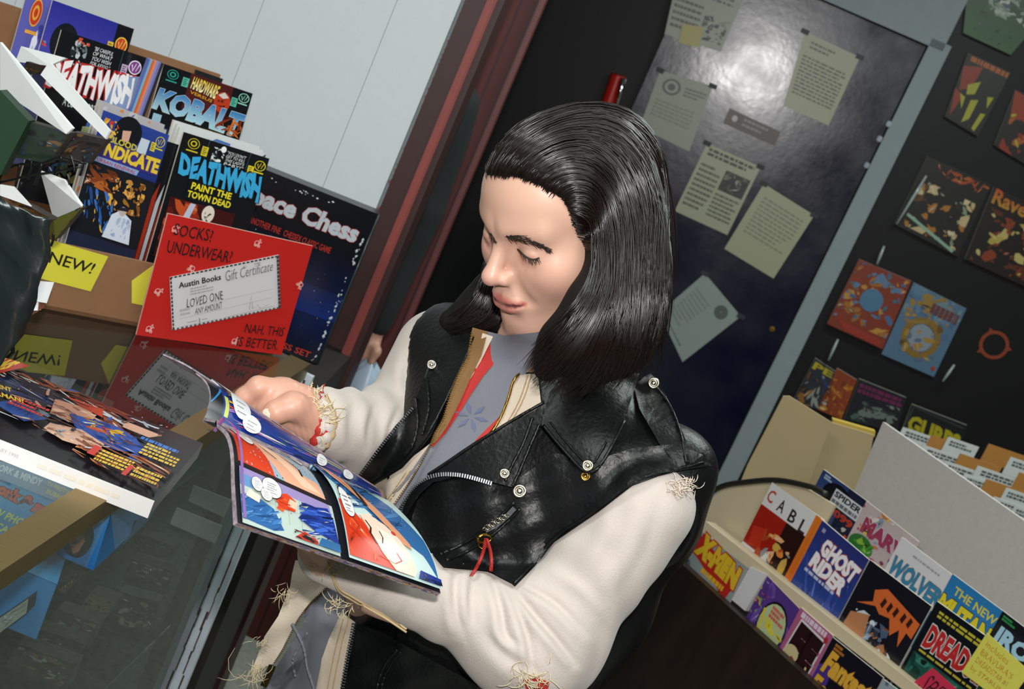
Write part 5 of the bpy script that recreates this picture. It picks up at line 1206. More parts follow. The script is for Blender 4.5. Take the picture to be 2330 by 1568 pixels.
def creases(V, F, lines):
    """press folds into cloth: each is a path with a depth, a width and a raised lip on one side"""
    X = projpx(V); N = vnormals(V, F); vw = np.array(CAM) - V; vw /= np.linalg.norm(vw, axis=1, keepdims=True)
    if (N * vw).sum(1).mean() < 0 and False: N = -N
    face = np.clip((N * vw).sum(1) * 2, 0, 1); disp = np.zeros(len(V))
    for pts_, A, wd in lines:
        c = catmull([(x, y, 0) for x, y in pts_], 30)[:, :2]; best = np.full(len(V), 1e9); side = np.zeros(len(V)); tt = np.zeros(len(V))
        for i in range(len(c) - 1):
            a_, b_ = c[i], c[i + 1]; ab = b_ - a_; t = np.clip(((X - a_) @ ab) / (ab @ ab), 0, 1); q = X - a_ - t[:, None] * ab; dd = np.hypot(q[:, 0], q[:, 1]); m_ = dd < best
            best[m_] = dd[m_]; side[m_] = np.sign(ab[0] * q[m_, 1] - ab[1] * q[m_, 0]); tt[m_] = (i + t[m_]) / (len(c) - 1)
        env = np.sin(np.pi * np.clip(tt * .92 + .06, 0, 1)) ** .6
        s_ = best * side
        disp += env * A * (-np.exp(-(best / wd) ** 2) + .75 * np.exp(-((s_ - 2.0 * wd) / (1.5 * wd)) ** 2))
    return V + N * (disp * face)[:, None]
SVl = creases(SVl, SFl, [([(1165, 1330), (1210, 1390), (1262, 1450), (1310, 1510)], .0060, 9), ([(1150, 1330), (1185, 1400), (1205, 1470), (1212, 1530)], .0050, 9), ([(1120, 1312), (1140, 1380), (1150, 1440), (1178, 1470)], .0050, 9),
    ([(1040, 1275), (1036, 1340), (1040, 1400), (1052, 1440)], .0050, 10), ([(1080, 1300), (1072, 1360), (1078, 1420)], .0030, 9), ([(1175, 1322), (1260, 1370), (1330, 1440)], .0040, 9), ([(1240, 1290), (1320, 1340), (1370, 1400)], -.0025, 16), ([(1420, 1150), (1400, 1230), (1340, 1330)], .0022, 16), ([(1500, 1140), (1470, 1250), (1400, 1370)], .0020, 18), ([(960, 1310), (930, 1380), (900, 1420)], .0022, 12), ([(1100, 1440), (1160, 1500), (1240, 1540)], .0025, 14), ([(880, 1330), (850, 1370), (840, 1395)], .002, 10)])
fastmesh('sleeve', SVl, SFl, cR, jk); sltree = bvh(SVl, SFl)
def sd_sleeveR(P):
    d = smin(sd_cap(P, SR + bL * .012, ER, .060, .054), sd_cap(P, ER, W(742, 958, 1.487), .056, .038), .04)
    u = (P - ER.astype(np.float32)); ax_ = (wr1 - ER); ax_ /= np.linalg.norm(ax_)
    t = u @ ax_
    d = d + .0028 * np.sin(t * 110 + 3.5 * np.sin(P[:, 2] * 30 + P[:, 0] * 25)) * np.exp(-((t - .08) / .06) ** 2) + .0014 * wob(P, 45, 2.0)
    return d
lo_ = np.minimum(np.minimum(SR, ER), wr1) - .09; hi_ = np.maximum(np.maximum(SR, ER), wr1) + .09
SVr, SFr = nets(sd_sleeveR, lo_, hi_, .0040); SVr = relax(SVr, SFr, 1, .4)
SVr = creases(SVr, SFr, [([(905, 935), (890, 975), (880, 1020), (870, 1060)], .004, 8), ([(850, 930), (840, 975), (838, 1020)], .003, 8), ([(935, 935), (915, 985), (895, 1040)], .004, 8), ([(935, 800), (925, 850), (930, 900)], .004, 10), ([(800, 930), (795, 970), (800, 1020)], .002, 9), ([(975, 800), (965, 860), (950, 910)], .003, 9)])
fastmesh('sleeve', SVr, SFr, cR, jk); srtree = bvh(SVr, SFr)

# black leather vest: thick shell around the trunk, open down the front
leather = mat('black_leather_vest', '#08090a', .40, 0, .38, var=.2, vscale=18, bump=.4, bscale=190)
VB = [W(1535, 1068, 1.47), W(1498, 1190, 1.52), W(1385, 1390, 1.54), W(1220, 1620, 1.56)]
def sd_vest(P):
    q = body_local(P)
    d = sd_trunk(P, .012)
    d = smin(d, sd_cap(q, (.06, -.02, -.0), (.195, -.012, -.075), .045, .056), .03); d = smin(d, sd_cap(q, (-.06, -.02, -.0), (-.135, -.012, -.045), .042, .044), .03)
    d = smin(d, chain(P, VB, [.045, .036, .040, .05], .05), .05)
    d = d + .0014 * wob(P, 42, .4) + .0045 * np.sin(q[:, 2] * 24 + q[:, 0] * 26) * np.sin(q[:, 0] * 15 - q[:, 2] * 11 + 1.0) * np.clip((-q[:, 2] - .10) / .1, 0, 1)
    d = smax(d, q[:, 2] * -1 - .60, .01)                       # hem
    d = smax(d, -sd_cap(P, toW((0, -.03, -.03)), NB, .055, .06), .015)
    # arm holes
    d_ = (EL - SLs) / np.linalg.norm(EL - SLs)
    d = smax(d, -sd_cap(P, SLs + d_ * .025 + bL * .02, SLs + d_ * .35 + bL * .03, .055, .075), .010)
    d2 = (ER - SR) / np.linalg.norm(ER - SR)
    d = smax(d, -sd_cap(P, SR - bL * .045 + d2 * .02, SR - bL * .03 + d2 * .3, .066, .08), .012)
    return d
VV, VF = nets(sd_vest, NB + [-.36, -.36, -.64], NB + [.40, .32, .06], .0050); VV = relax(VV, VF, 1, .4)
vest = fastmesh('vest', VV, VF, leather, person); vtree = bvh(VV, VF)
alltree = bvh(np.concatenate([VV, SVl, SVr, HV]), np.concatenate([VF, SFl + len(VV), SFr + len(VV) + len(SVl), HF + len(VV) + len(SVl) + len(SVr)]))
# ------------------------------------------------------------------ flat pieces of clothing draped over the trunk
from mathutils.geometry import delaunay_2d_cdt
def patch(name, poly, lift, th, m, parent, tree=None, grid=12, smooth_edge=True, wobble=0.0, cast_tree=None):
    """a piece of cloth outlined in the picture, laid on the solid behind it at a given lift, with real thickness"""
    tree = tree or vtree
    P2 = np.array(poly, float)
    if smooth_edge:
        out = []; n = len(P2)
        for i in range(n):
            a, b2 = P2[i], P2[(i + 1) % n]; k = max(1, int(np.hypot(*(b2 - a)) / grid))
            for j in range(k): out.append(a + (b2 - a) * j / k)
        P2 = np.array(out)
    n = len(P2); lo, hi = P2.min(0), P2.max(0)
    xs = np.arange(lo[0] + grid / 2, hi[0], grid); ys = np.arange(lo[1] + grid / 2, hi[1], grid)
    G = np.array([(x, y) for x in xs for y in ys])
    inside = []
    for x, y in G:
        c = False; j = n - 1
        for i in range(n):
            if (P2[i][1] > y) != (P2[j][1] > y) and x < (P2[j][0] - P2[i][0]) * (y - P2[i][1]) / (P2[j][1] - P2[i][1] + 1e-12) + P2[i][0]: c = not c
            j = i
        if c and np.min(np.hypot(P2[:, 0] - x, P2[:, 1] - y)) > grid * .5: inside.append((x, y))
    allp = [Vector(p) for p in P2] + [Vector(p) for p in inside]
    vo, eo, fo, _, _, _ = delaunay_2d_cdt(allp, [(i, (i + 1) % n) for i in range(n)], [list(range(n))], 1, 1e-4)
    X = np.array([v[:] for v in vo])
    D = np.full(len(X), np.nan)
    for i, (x, y) in enumerate(X):
        r = ray(x, y); p, nn, idx, dd = tree.ray_cast(CAM, r.normalized())
        if p is not None and p.y < 1.9: D[i] = p.y
    ok = ~np.isnan(D)
    def basis(X): 
        u, v = (X[:, 0] - 1000) / 300, (X[:, 1] - 1000) / 300; return np.stack([np.ones(len(X)), u, v, u * u, u * v, v * v], -1)
    if ok.sum() > 12:
        co = np.linalg.lstsq(basis(X[ok]), D[ok], rcond=None)[0]; fit = basis(X) @ co
        D = np.where(ok, D, np.clip(fit, np.nanmin(D) - .03, np.nanmax(D) + .03))
    else: D = np.where(ok, D, 1.5 if not ok.any() else np.nanmean(D))
    # even the cloth out
    E = [(e[0], e[1]) for e in eo]; S = D.copy()
    for _ in range(4):
        s = np.zeros(len(D)); c = np.zeros(len(D))
        for a, b2 in E: s[a] += S[b2]; s[b2] += S[a]; c[a] += 1; c[b2] += 1
        S = .5 * S + .5 * s / np.maximum(c, 1)
    D = np.minimum(D, S) - lift
    if wobble: D = D + wobble * np.sin(X[:, 0] * .05 + X[:, 1] * .03) * np.sin(X[:, 1] * .045 - X[:, 0] * .02)
    F = [tuple(f) for f in fo if len(f) >= 3]; N = len(X)
    Vf = [at(x, y, d) for (x, y), d in zip(X, D)]; Vb = [at(x, y, d + th) for (x, y), d in zip(X, D)]
    cnt = {}
    for f in F:
        for i in range(len(f)):
            e = (f[i], f[(i + 1) % len(f)]); k = tuple(sorted(e)); cnt[k] = None if k in cnt else e
    FF = F + [tuple(reversed([i + N for i in f])) for f in F] + [(e[1], e[0], e[0] + N, e[1] + N) for e in cnt.values() if e]
    o = mesh(name, Vf + Vb, FF, m, parent, smooth=True)
    bm = bmesh.new(); bm.from_mesh(o.data); bmesh.ops.recalc_face_normals(bm, faces=bm.faces)
    for e in bm.edges:
        if len(e.link_faces) == 2 and e.calc_face_angle(0) > 1.0: e.smooth = False
    bm.to_mesh(o.data); bm.free()
    o['front'] = 0; del o['front']
    return o, (X, D)
def dep(info, x, y):
    X, D = info; d = np.hypot(X[:, 0] - x, X[:, 1] - y); i = np.argsort(d)[:4]; w = 1 / (d[i] + 1e-3); return float((D[i] * w).sum() / w.sum())
def seam(name, pts, info, r, m, parent, lift=.001, n=40, close=False):
    c = catmull([(x, y, 0) for x, y in pts], n)[:, :2]
    P = [at(x, y, dep(info, x, y) - lift) for x, y in c]
    return tube(name, P, r, m, parent, 5)
def teeth(name, pts, info, m, parent, step=5.0, size=(.0032, .0012, .0016), lift=.002, n=300):
    """a row of zip teeth"""
    c = catmull([(x, y, 0) for x, y in pts], n)[:, :2]; acc = Acc(); last = None; run = 0
    for i in range(1, len(c)):
        run += np.hypot(*(c[i] - c[i - 1]))
        if run < step: continue
        run = 0; x, y = c[i]; d = dep(info, x, y) - lift; p = at(x, y, d); t = (at(*c[i], d) - at(*c[i - 1], d)).normalized()
        vw = (CAM - p).normalized(); s = t.cross(vw).normalized(); a, b2, h_ = size
        q = [p - s * a / 2 - t * b2 / 2, p + s * a / 2 - t * b2 / 2, p + s * a / 2 + t * b2 / 2, p - s * a / 2 + t * b2 / 2]
        acc.add(q + [v + vw * h_ for v in q], BOXF)
    o = acc.build(name, m, parent, smooth=False); o['kind'] = 'stuff'; return o
def snap(x, y, info, parent, r=.008, m=None, lift=.003):
    p = at(x, y, dep(info, x, y) - lift); vw = (CAM - p).normalized(); vw = (vw + Vector((0, 0, .25))).normalized(); s = vw.cross(Vector((0, 0, 1))).normalized(); t = s.cross(vw)
    prof = [(1, 0), (1, .25), (.85, .38), (.62, .3), (.55, .2), (.42, .2), (.36, .42), (.12, .46)]; V = []; F = []; n = 18
    for rr_, hh in prof:
        for j in range(n): V.append(p + (s * math.cos(j * 6.2832 / n) + t * math.sin(j * 6.2832 / n)) * r * rr_ + vw * r * hh)
    for i in range(len(prof) - 1):
        for j in range(n): k = (j + 1) % n; F.append((i * n + j, i * n + k, (i + 1) * n + k, (i + 1) * n + j))
    F.append(tuple((len(prof) - 1) * n + j for j in range(n)))
    return mesh('snap', V, F, m or steel, parent, smooth=True)
steel = mat('nickel', '#a39c8e', .3, 1.0); silver = mat('zip_silver', '#76797c', .45, 1.0); gold = mat('brass_zip', '#9a7436', .35, 1.0)
shirtm = mat('grey_cotton', '#6f7079', .9, var=.06, vscale=40, bump=.2, bscale=600)
redm = mat('red_lining', '#a92420', .8, bump=.2, bscale=300)
tapem = mat('brown_zip_tape', '#7a5a34', .9, bump=.3, bscale=700)
cream2 = mat('cream_placket', '#c3b4a2', .85, bump=.25, bscale=500)
stitch = mat('tan_stitching', '#a88c60', .9)

cmbR = bvh(np.concatenate([VV, SVr]), np.concatenate([VF, SFr + len(VV)]))
nkt = bvh(np.concatenate([VV, HV]), np.concatenate([VF, HF + len(VV)]))
cmb = bvh(np.concatenate([VV, SVl]), np.concatenate([VF, SFl + len(VV)]))
# shirt in the opening
shirt, iS = patch('shirt', [(1100, 752), (1150, 764), (1215, 757), (1262, 748), (1225, 800), (1190, 860), (1165, 905), (1140, 950), (1105, 990), (1060, 1030), (1010, 1070), (965, 1110), (930, 1160), (880, 1190), (870, 1150), (930, 1080), (985, 1000), (1010, 960), (1050, 900), (1085, 830)], .005, .004, shirtm, person, nkt)
# faint blue flower printed on the shirt
for a in range(6):
    t = a * 1.05 + .3; cx_, cy_ = 1072, 948
    pl = [(cx_ + 6 * math.cos(t), cy_ + 5 * math.sin(t)), (cx_ + 26 * math.cos(t - .22), cy_ + 22 * math.sin(t - .22)), (cx_ + 42 * math.cos(t), cy_ + 36 * math.sin(t)), (cx_ + 26 * math.cos(t + .22), cy_ + 22 * math.sin(t + .22))]
    V = [at(x, y, dep(iS, x, y) - .0012) for x, y in pl]; mesh('flower_petal', V, [(0, 1, 2, 3)], mat('blue_flower_print', '#5d6580', .9), shirt)
r1, iR = patch('red_lining', [(1120, 768), (1172, 770), (1135, 815), (1100, 855), (1070, 900), (1045, 940), (1015, 985), (985, 1018), (978, 1010), (1010, 960), (1048, 895), (1080, 840)], .007, .003, redm, jk)
patch('red_lining', [(1140, 945), (1128, 965), (1105, 995), (1080, 1018), (1068, 1028), (1082, 1002), (1105, 978)], .007, .003, redm, jk)
patch('inner_placket', [(1098, 758), (1122, 766), (1095, 820), (1066, 870), (1040, 920), (1030, 920), (1058, 870), (1085, 810)], .009, .003, cream2, jk)
tp, iT = patch('zip_tape', [(1075, 745), (1110, 755), (1095, 810), (1070, 862), (1046, 915), (1018, 970), (990, 1008), (978, 1012), (988, 988), (1009, 950), (1026, 893), (1046, 845), (1064, 810)], .012, .003, tapem, jk)
teeth('zip_teeth', [(1075, 752), (1064, 812), (1045, 848), (1026, 893), (1008, 954), (990, 986), (980, 1012), (953, 1062), (926, 1106), (890, 1158)], iT, gold, jk, 4.2, (.0028, .0011, .0014), .004)
pl, iP = patch('placket', [(1190, 842), (1222, 835), (1232, 925), (1195, 945), (1150, 972), (1105, 1005), (1118, 985), (1140, 950), (1158, 905), (1168, 870)], .009, .004, cream2, jk)
seam('zip_edge', [(1184, 848), (1168, 868), (1157, 905), (1140, 948), (1118, 985), (1100, 1005)], iP, .0016, gold, jk, .002)
for dx in (12, 20): seam('stitching', [(1190 + dx, 850), (1172 + dx, 905), (1150 + dx, 948), (1128 + dx, 980)], iP, .0006, stitch, pl, .0012)
# lower cream front under the open flap
lp, iL = patch('front_panel', [(978, 1010), (952, 1065), (926, 1107), (888, 1165), (800, 1240), (790, 1180), (842, 1105), (885, 1070), (925, 1050)], .006, .004, cream2, jk, cmbR)
for dx in (-10, -18): seam('stitching', [(945 + dx, 1070), (915 + dx, 1115), (880 + dx, 1160)], iL, .0006, stitch, lp, .0012)
# open right half of the vest
vr, iV = patch('right_panel', [(1030, 752), (1085, 740), (1080, 766), (1062, 812), (1026, 890), (1000, 945), (982, 990), (965, 1012), (915, 1065), (840, 1110), (810, 1090), (820, 1075), (858, 1022), (900, 968), (942, 922), (962, 868), (975, 832), (1005, 800)], .012, .006, leather, vest, cmbR)
teeth('zip_teeth', [(942, 925), (905, 968), (862, 1022), (825, 1072), (811, 1092)], iV, silver, vr, 5.5, (.0030, .0014, .0016), .002)
seam('edge_seam', [(1078, 768), (1060, 812), (1024, 890), (995, 948), (960, 1008), (912, 1058), (842, 1104)], iV, .0017, leather, vr, .0)
seam('fold_seam', [(945, 905), (950, 960), (940, 1010), (920, 1040)], iV, .002, leather, vr, .001); seam('fold_seam', [(972, 860), (975, 930), (960, 990)], iV, .0016, leather, vr, .001)
snap(982, 830, iV, vr, .0055)
# left half: lapel, collar, front with seams
vl, iF = patch('lapel', [(1240, 915), (1215, 935), (1160, 962), (1080, 1012), (1012, 1058), (975, 1082), (940, 1110), (905, 1160), (890, 1185), (915, 1192), (950, 1130), (985, 1098), (1045, 1082), (1110, 1095), (1165, 1108), (1180, 1080), (1205, 1020), (1230, 965)], .022, .007, leather, vest)
teeth('zip_teeth', [(908, 1185), (915, 1150), (935, 1115), (962, 1092), (1000, 1080), (1045, 1081), (1085, 1090), (1118, 1100)], iF, silver, vl, 5.0, (.0042, .0014, .0018), .003)
seam('edge_seam', [(1238, 915), (1160, 960), (1080, 1010), (1012, 1056), (975, 1080)], iF, .0019, leather, vl, .0); seam('edge_seam', [(1228, 965), (1204, 1020), (1180, 1078), (1166, 1106)], iF, .0019, leather, vl, .0)
seam('fold_seam', [(1212, 950), (1190, 1010), (1165, 1060), (1150, 1095)], iF, .0018, leather, vl, .001)
snap(1148, 1078, iF, vl, .0055)
co_, iC = patch('collar', [(1252, 890), (1300, 850), (1380, 840), (1455, 850), (1420, 960), (1395, 1010), (1368, 1060), (1345, 1078), (1318, 1068), (1270, 1015), (1232, 968), (1240, 930)], .020, .007, leather, vest)
seam('edge_seam', [(1236, 968), (1275, 1015), (1322, 1066), (1346, 1074), (1368, 1056), (1396, 1008), (1420, 958)], iC, .0019, leather, co_, .0)
seam('edge_seam', [(1252, 960), (1286, 1003), (1328, 1048), (1350, 1052), (1380, 1005)], iC, .0012, leather, co_, .001)
snap(1337, 1060, iC, co_, .006); 
fr_, iG = patch('left_front', [(1180, 1090), (1260, 1030), (1345, 1050), (1440, 1020), (1540, 1010), (1600, 1035), (1560, 1064), (1500, 1078), (1440, 1100), (1360, 1160), (1260, 1228), (1215, 1285), (1170, 1330), (1115, 1300), (1010, 1290), (930, 1200), (950, 1140), (985, 1104), (1045, 1090), (1110, 1102)], .010, .005, leather, vest, cmb, wobble=.003)
snap(1182, 1118, iG, fr_, .0075); snap(1332, 1084, iG, fr_, .005, mat('brass_ring', '#b99448', .25, 1.0))
# slanted zip pocket with chain, clip and ribbon
for off_ in (-7, 7): seam('pocket_welt', [(1178 + off_, 1150 + off_), (1120 + off_, 1205 + off_), (1060 + off_, 1245 + off_), (1010 + off_, 1268 + off_)], iG, .0020, leather, fr_, .001)
teeth('pocket_zip', [(1172, 1155), (1150, 1178), (1128, 1195), (1106, 1206)], iG, silver, fr_, 4.5, (.0052, .0026, .002), .003)
def link(p, r, rot, m, parent, name='chain_link'):
    V, F = tubegeo([p + Vector((math.cos(t) * r * 1.5, 0, math.sin(t) * r)) if rot else p + Vector((math.cos(t) * r * 1.2, math.cos(t) * r, math.sin(t) * r * .8)) for t in np.linspace(0, 6.2832, 13)], r * .3, 5, True); return mesh(name, V, F, m, parent, smooth=True)
for i in range(9):
    t = i / 8; x, y = 1152 + (1104 - 1152) * t, 1174 + (1204 - 1174) * t; link(at(x, y, dep(iG, x, y) - .007), .0024, i % 2, steel, fr_)
brz = mat('brass_ring', '#b99448', .25, 1.0)
link(at(1102, 1226, dep(iG, 1102, 1226) - .008), .006, 0, brz, fr_, 'clip'); link(at(1098, 1242, dep(iG, 1098, 1242) - .008), .003, 1, brz, fr_, 'clip')
ribm = mat('red_ribbon', '#9c1f1c', .6)
for pts_ in ([(1106, 1225), (1098, 1260), (1085, 1290), (1072, 1310)], [(1107, 1225), (1116, 1255), (1118, 1280), (1117, 1300)]):
    c = catmull([(x, y, 0) for x, y in pts_], 12)[:, :2]; V = []; 
    for x, y in c: V += [at(x - 4, y, dep(iG, x, y) - .010), at(x + 4, y + 1, dep(iG, x, y) - .011)]
    V += [v + Vector((0, .0008, 0)) for v in V]; n_ = 24
    F = [(2 * i, 2 * i + 1, 2 * i + 3, 2 * i + 2) for i in range(11)] + [(2 * i + n_, 2 * i + 2 + n_, 2 * i + 3 + n_, 2 * i + 1 + n_) for i in range(11)] + [(2 * i, 2 * i + 2, 2 * i + 2 + n_, 2 * i + n_) for i in range(11)] + [(2 * i + 1, 2 * i + 1 + n_, 2 * i + 3 + n_, 2 * i + 3) for i in range(11)]
    mesh('ribbon', V, F, ribm, fr_, smooth=True)
# shoulder flap, its snap and seam, piping round the arm hole
ep_, iE = patch('shoulder_flap', [(1480, 850), (1500, 868), (1530, 930), (1560, 1000), (1570, 1055), (1545, 1062), (1500, 1010), (1455, 930), (1440, 870)], .012, .006, leather, vest)
snap(1487, 872, iE, ep_, .0065)
seam('edge_seam', [(1492, 880), (1525, 925), (1548, 985), (1562, 1055)], iE, .0018, leather, ep_, .0)
ah, iA = patch('armhole_edge', [(1600, 1030), (1618, 1060), (1560, 1068), (1500, 1082), (1440, 1104), (1362, 1164), (1262, 1232), (1215, 1290), (1172, 1334), (1160, 1322), (1200, 1278), (1248, 1218), (1350, 1150), (1432, 1090), (1500, 1066), (1560, 1050)], .008, .006, leather, vest, cmb)
seam('edge_seam', [(1600, 1052), (1555, 1064), (1500, 1076), (1438, 1099), (1358, 1160), (1258, 1228), (1212, 1284), (1170, 1328)], iA, .0021, leather, ah, .0)

# below the comic: frayed jacket front, shirt tail, zip
sh2, iS2 = patch('shirt_tail', [(700, 1300), (775, 1320), (790, 1400), (760, 1470), (735, 1575), (590, 1600), (600, 1560), (640, 1500), (690, 1420)], .006, .004, shirtm, person)
seam('fold', [(665, 1420), (690, 1470), (700, 1520), (715, 1568)], iS2, .0022, shirtm, sh2, .0005); seam('fold', [(700, 1440), (668, 1500), (672, 1540)], iS2, .0018, shirtm, sh2, .0005)
fp, iFp = patch('right_front', [(672, 1275), (735, 1280), (752, 1318), (746, 1335), (705, 1372), (675, 1412), (643, 1475), (622, 1510), (592, 1522), (572, 1550), (560, 1575), (575, 1520), (595, 1470), (602, 1448), (633, 1402), (660, 1335), (664, 1308)], .016, .004, cream2, jk, wobble=.004)
teeth('zip_teeth', [(750, 1330), (708, 1372), (678, 1412), (646, 1475), (625, 1508)], iFp, gold, jk, 4.2, (.0026, .0011, .0014), .003)
lf, iLf = patch('left_front', [(777, 1392), (808, 1416), (795, 1470), (775, 1568), (770, 1590), (715, 1590), (732, 1500), (748, 1455)], .014, .004, cream2, jk)
for dx in (12, 24): seam('stitching', [(772 + dx, 1400), (755 + dx, 1460), (742 + dx, 1520), (730 + dx, 1580)], iLf, .0006, stitch, lf, .0012)
teeth('zip_teeth', [(806, 1414), (800, 1450), (790, 1500), (778, 1570)], iLf, silver, jk, 6.0, (.0048, .0018, .002), .004)
pulld = dep(iFp, 622, 1512) - .004
prism('zip_pull', [at(x, y, pulld) for x, y in ((612, 1512), (628, 1518), (606, 1566), (592, 1560))], Vector((0, .0015, 0)), mat('dark_brass', '#4a3d22', .4, 1.0), jk, .0004)
# pocket seam on the vest front below the arm
lowt = patch('lower_front', [(812, 1418), (870, 1440), (960, 1490), (1060, 1545), (1150, 1600), (775, 1600), (790, 1510)], .008, .004, leather, vest, wobble=.003)
seam('pocket_edge', [(905, 1478), (878, 1510), (862, 1550), (858, 1575)], lowt[1], .0024, leather, lowt[0], .0); seam('pocket_edge', [(912, 1484), (888, 1515), (872, 1550), (868, 1575)], lowt[1], .0014, leather, lowt[0], .0)
# left sleeve seam, cuff and worn threads
def onsl(x, y, lift=.001, tree=None):
    p, n = cast(tree or sltree, x, y, lift, 1.28); return p
def fray(name, centre, n, length, ang, spread, parent, tree, m, seed, rad=.0004, jitter=14, d0=1.28):
    """loose threads of worn cloth"""
    r = random.Random(seed); acc = Acc()
    for i in range(n):
        x, y = centre[0] + r.gauss(0, jitter), centre[1] + r.gauss(0, jitter * .7); a = ang + r.gauss(0, spread); l = length * r.uniform(.4, 1.2)
        p0, n0 = cast(tree, x, y, .0005, d0)
        yy = p0.y; k = r.gauss(0, .8); pts_ = []
        for t in np.linspace(0, 1, 6): pts_.append(at(x + math.cos(a + k * t) * l * t, y + math.sin(a + k * t) * l * t, yy - .004 * math.sin(t * 3) - .001))
        V, F = tubegeo(pts_, [rad] * 5 + [rad * .4], 4); acc.add(V, F)
    o = acc.build(name, m, parent); o['kind'] = 'stuff'; return o
thr = mat('loose_thread', '#cdbd9a', .9)
c_ = catmull([(745, 1290, 0), (770, 1350, 0), (800, 1372, 0), (840, 1395, 0), (880, 1418, 0), (925, 1448, 0)], 50)[:, :2]
for o_ in (-16, -9): tube('sleeve_seam', [onsl(x, y + o_, .0008) for x, y in c_], .0012, mat('worn_tan_seam', '#b39c76', .9), jk, 5)
fray('frayed_threads', (775, 1375), 26, 34, 2.6, .7, jk, sltree, thr, 1); fray('frayed_threads', (745, 1290), 26, 30, -1.3, .8, jk, sltree, thr, 2)
fray('frayed_threads', (1205, 1540), 44, 40, 1.9, .9, jk, sltree, thr, 3, jitter=22); fray('frayed_threads', (1545, 1105), 80, 24, .2, .7, jk, cmb, mat('pink_thread', '#dccabb', .9), 4, jitter=15)
fray('frayed_threads', (650, 1345), 16, 36, 2.0, .4, jk, vtree, thr, 5, d0=1.5); fray('frayed_threads', (590, 1520), 30, 60, 2.1, .3, jk, vtree, thr, 6, d0=1.5); fray('frayed_threads', (602, 1455), 14, 30, 2.7, .5, jk, vtree, thr, 7, d0=1.5)
# worn hole showing red at the elbow
for pl_, nm in ((((1190, 1545), (1225, 1540), (1250, 1552), (1245, 1572), (1200, 1575)), 'elbow_patch'),):
    mesh(nm, [onsl(x, y, .0015) for x, y in pl_], [tuple(range(len(pl_)))], redm, jk)
# right cuff: torn band with red lining
def onsr(x, y, lift=.001): 
    p, n = cast(srtree, x, y, lift, 1.48); return p
cuff_c = [(722, 905), (735, 930), (742, 960), (738, 990), (722, 1018)]
for k_, (dx, r_, mm) in enumerate(((-14, .0055, redm), (-6, .0055, cR), (6, .0065, cR), (16, .0045, mat('worn_tan_seam', '#b39c76', .9)))):
    tube('cuff', [onsr(x + dx, y, -.001) for x, y in catmull([(x, y, 0) for x, y in cuff_c], 16)[:, :2]], [r_ * (1 + .25 * math.sin(i * 2.1 + k_)) for i in range(16)], mm, jk, 8)
patch('cuff_lining', [(724, 985), (752, 960), (748, 1000), (728, 1042), (712, 1030)], .004, .002, redm, jk, srtree)
fray('frayed_threads', (722, 940), 70, 34, -.3, 1.1, jk, srtree, thr, 8, .0006, 20, 1.48); fray('frayed_threads', (712, 900), 26, 24, -2.0, .8, jk, srtree, thr, 9, .0006, 9, 1.48); fray('red_threads', (716, 905), 24, 20, -.6, 1.0, jk, srtree, redm, 10, .0006, 16, 1.48)

# thumbnail
tn = at(611, 941, 1.4145); 
acc = Acc(); n_ = 12; tx_ = (at(600, 930, 1.41) - at(628, 945, 1.41)).normalized(); vw = (CAM - tn).normalized(); ty_ = tx_.cross(vw).normalized()
V = [tn + vw * .0012] + [tn + tx_ * .0065 * math.cos(t) + ty_ * .0048 * math.sin(t) - vw * .0008 for t in np.linspace(0, 6.2832, n_, endpoint=False)]
acc.add(V, [(0, 1 + i, 1 + (i + 1) % n_) for i in range(n_)]); acc.build('thumbnail', mat('nail', '#e3b8a6', .3), person)

# ------------------------------------------------------------------ hair
def capsd(Q):
    A = Q.copy(); A[:, 0] = np.abs(A[:, 0])
    d = sd_ell(A, (0, -.019, .046), (.0785, .0950, .0735))
    d = smin(d, sd_ell(A, (.064, .006, .018), (.013, .026, .026)), .02)
    d = smin(d, sd_ell(A, (0, .024, .078), (.058, .048, .033)), .02)
    return d
NL = [([W(1420, 500, 1.48), W(1430, 650, 1.455), W(1400, 770, 1.435), W(1345, 850, 1.425)], [.036, .038, .034, .016]),
      ([W(1450, 480, 1.53), W(1432, 690, 1.50), W(1420, 830, 1.47)], [.028, .026, .014]),
      ([W(1380, 585, 1.445), W(1340, 700, 1.425), W(1285, 785, 1.415), W(1240, 845, 1.41)], [.014, .020, .022, .010]),
      ([W(1165, 590, 1.60), W(1120, 690, 1.60), W(1060, 730, 1.59), W(1015, 728, 1.58)], [.022, .026, .018, .006]),
      ([W(1230, 720, 1.57), W(1180, 755, 1.57)], [.045, .026])]
def sd_hair(P):
    d = capsd(toH(P))
    for pts_, r_ in NL: d = smin(d, chain(P, pts_, r_, .03), .02)
    return d - .0015 * wob(P, 90, 1.7)
gV, gF = nets(sd_hair, HO - [.30, .16, .30], HO + [.22, .22, .16], .0036); gV = relax(gV, gF, 1, .4)
hairm = mat('black_brown_hair', '#150c08', .29, 0, .6)
hair = fastmesh('hair', gV, gF, mat('hair_mass', '#0b0807', .75, 0, .25), person)
hx_tree = bvh(np.concatenate([gV, HV, VV]), np.concatenate([gF, HF + len(gV), VF + len(gV) + len(HV)]))
far_tree = bvh(gV, gF)
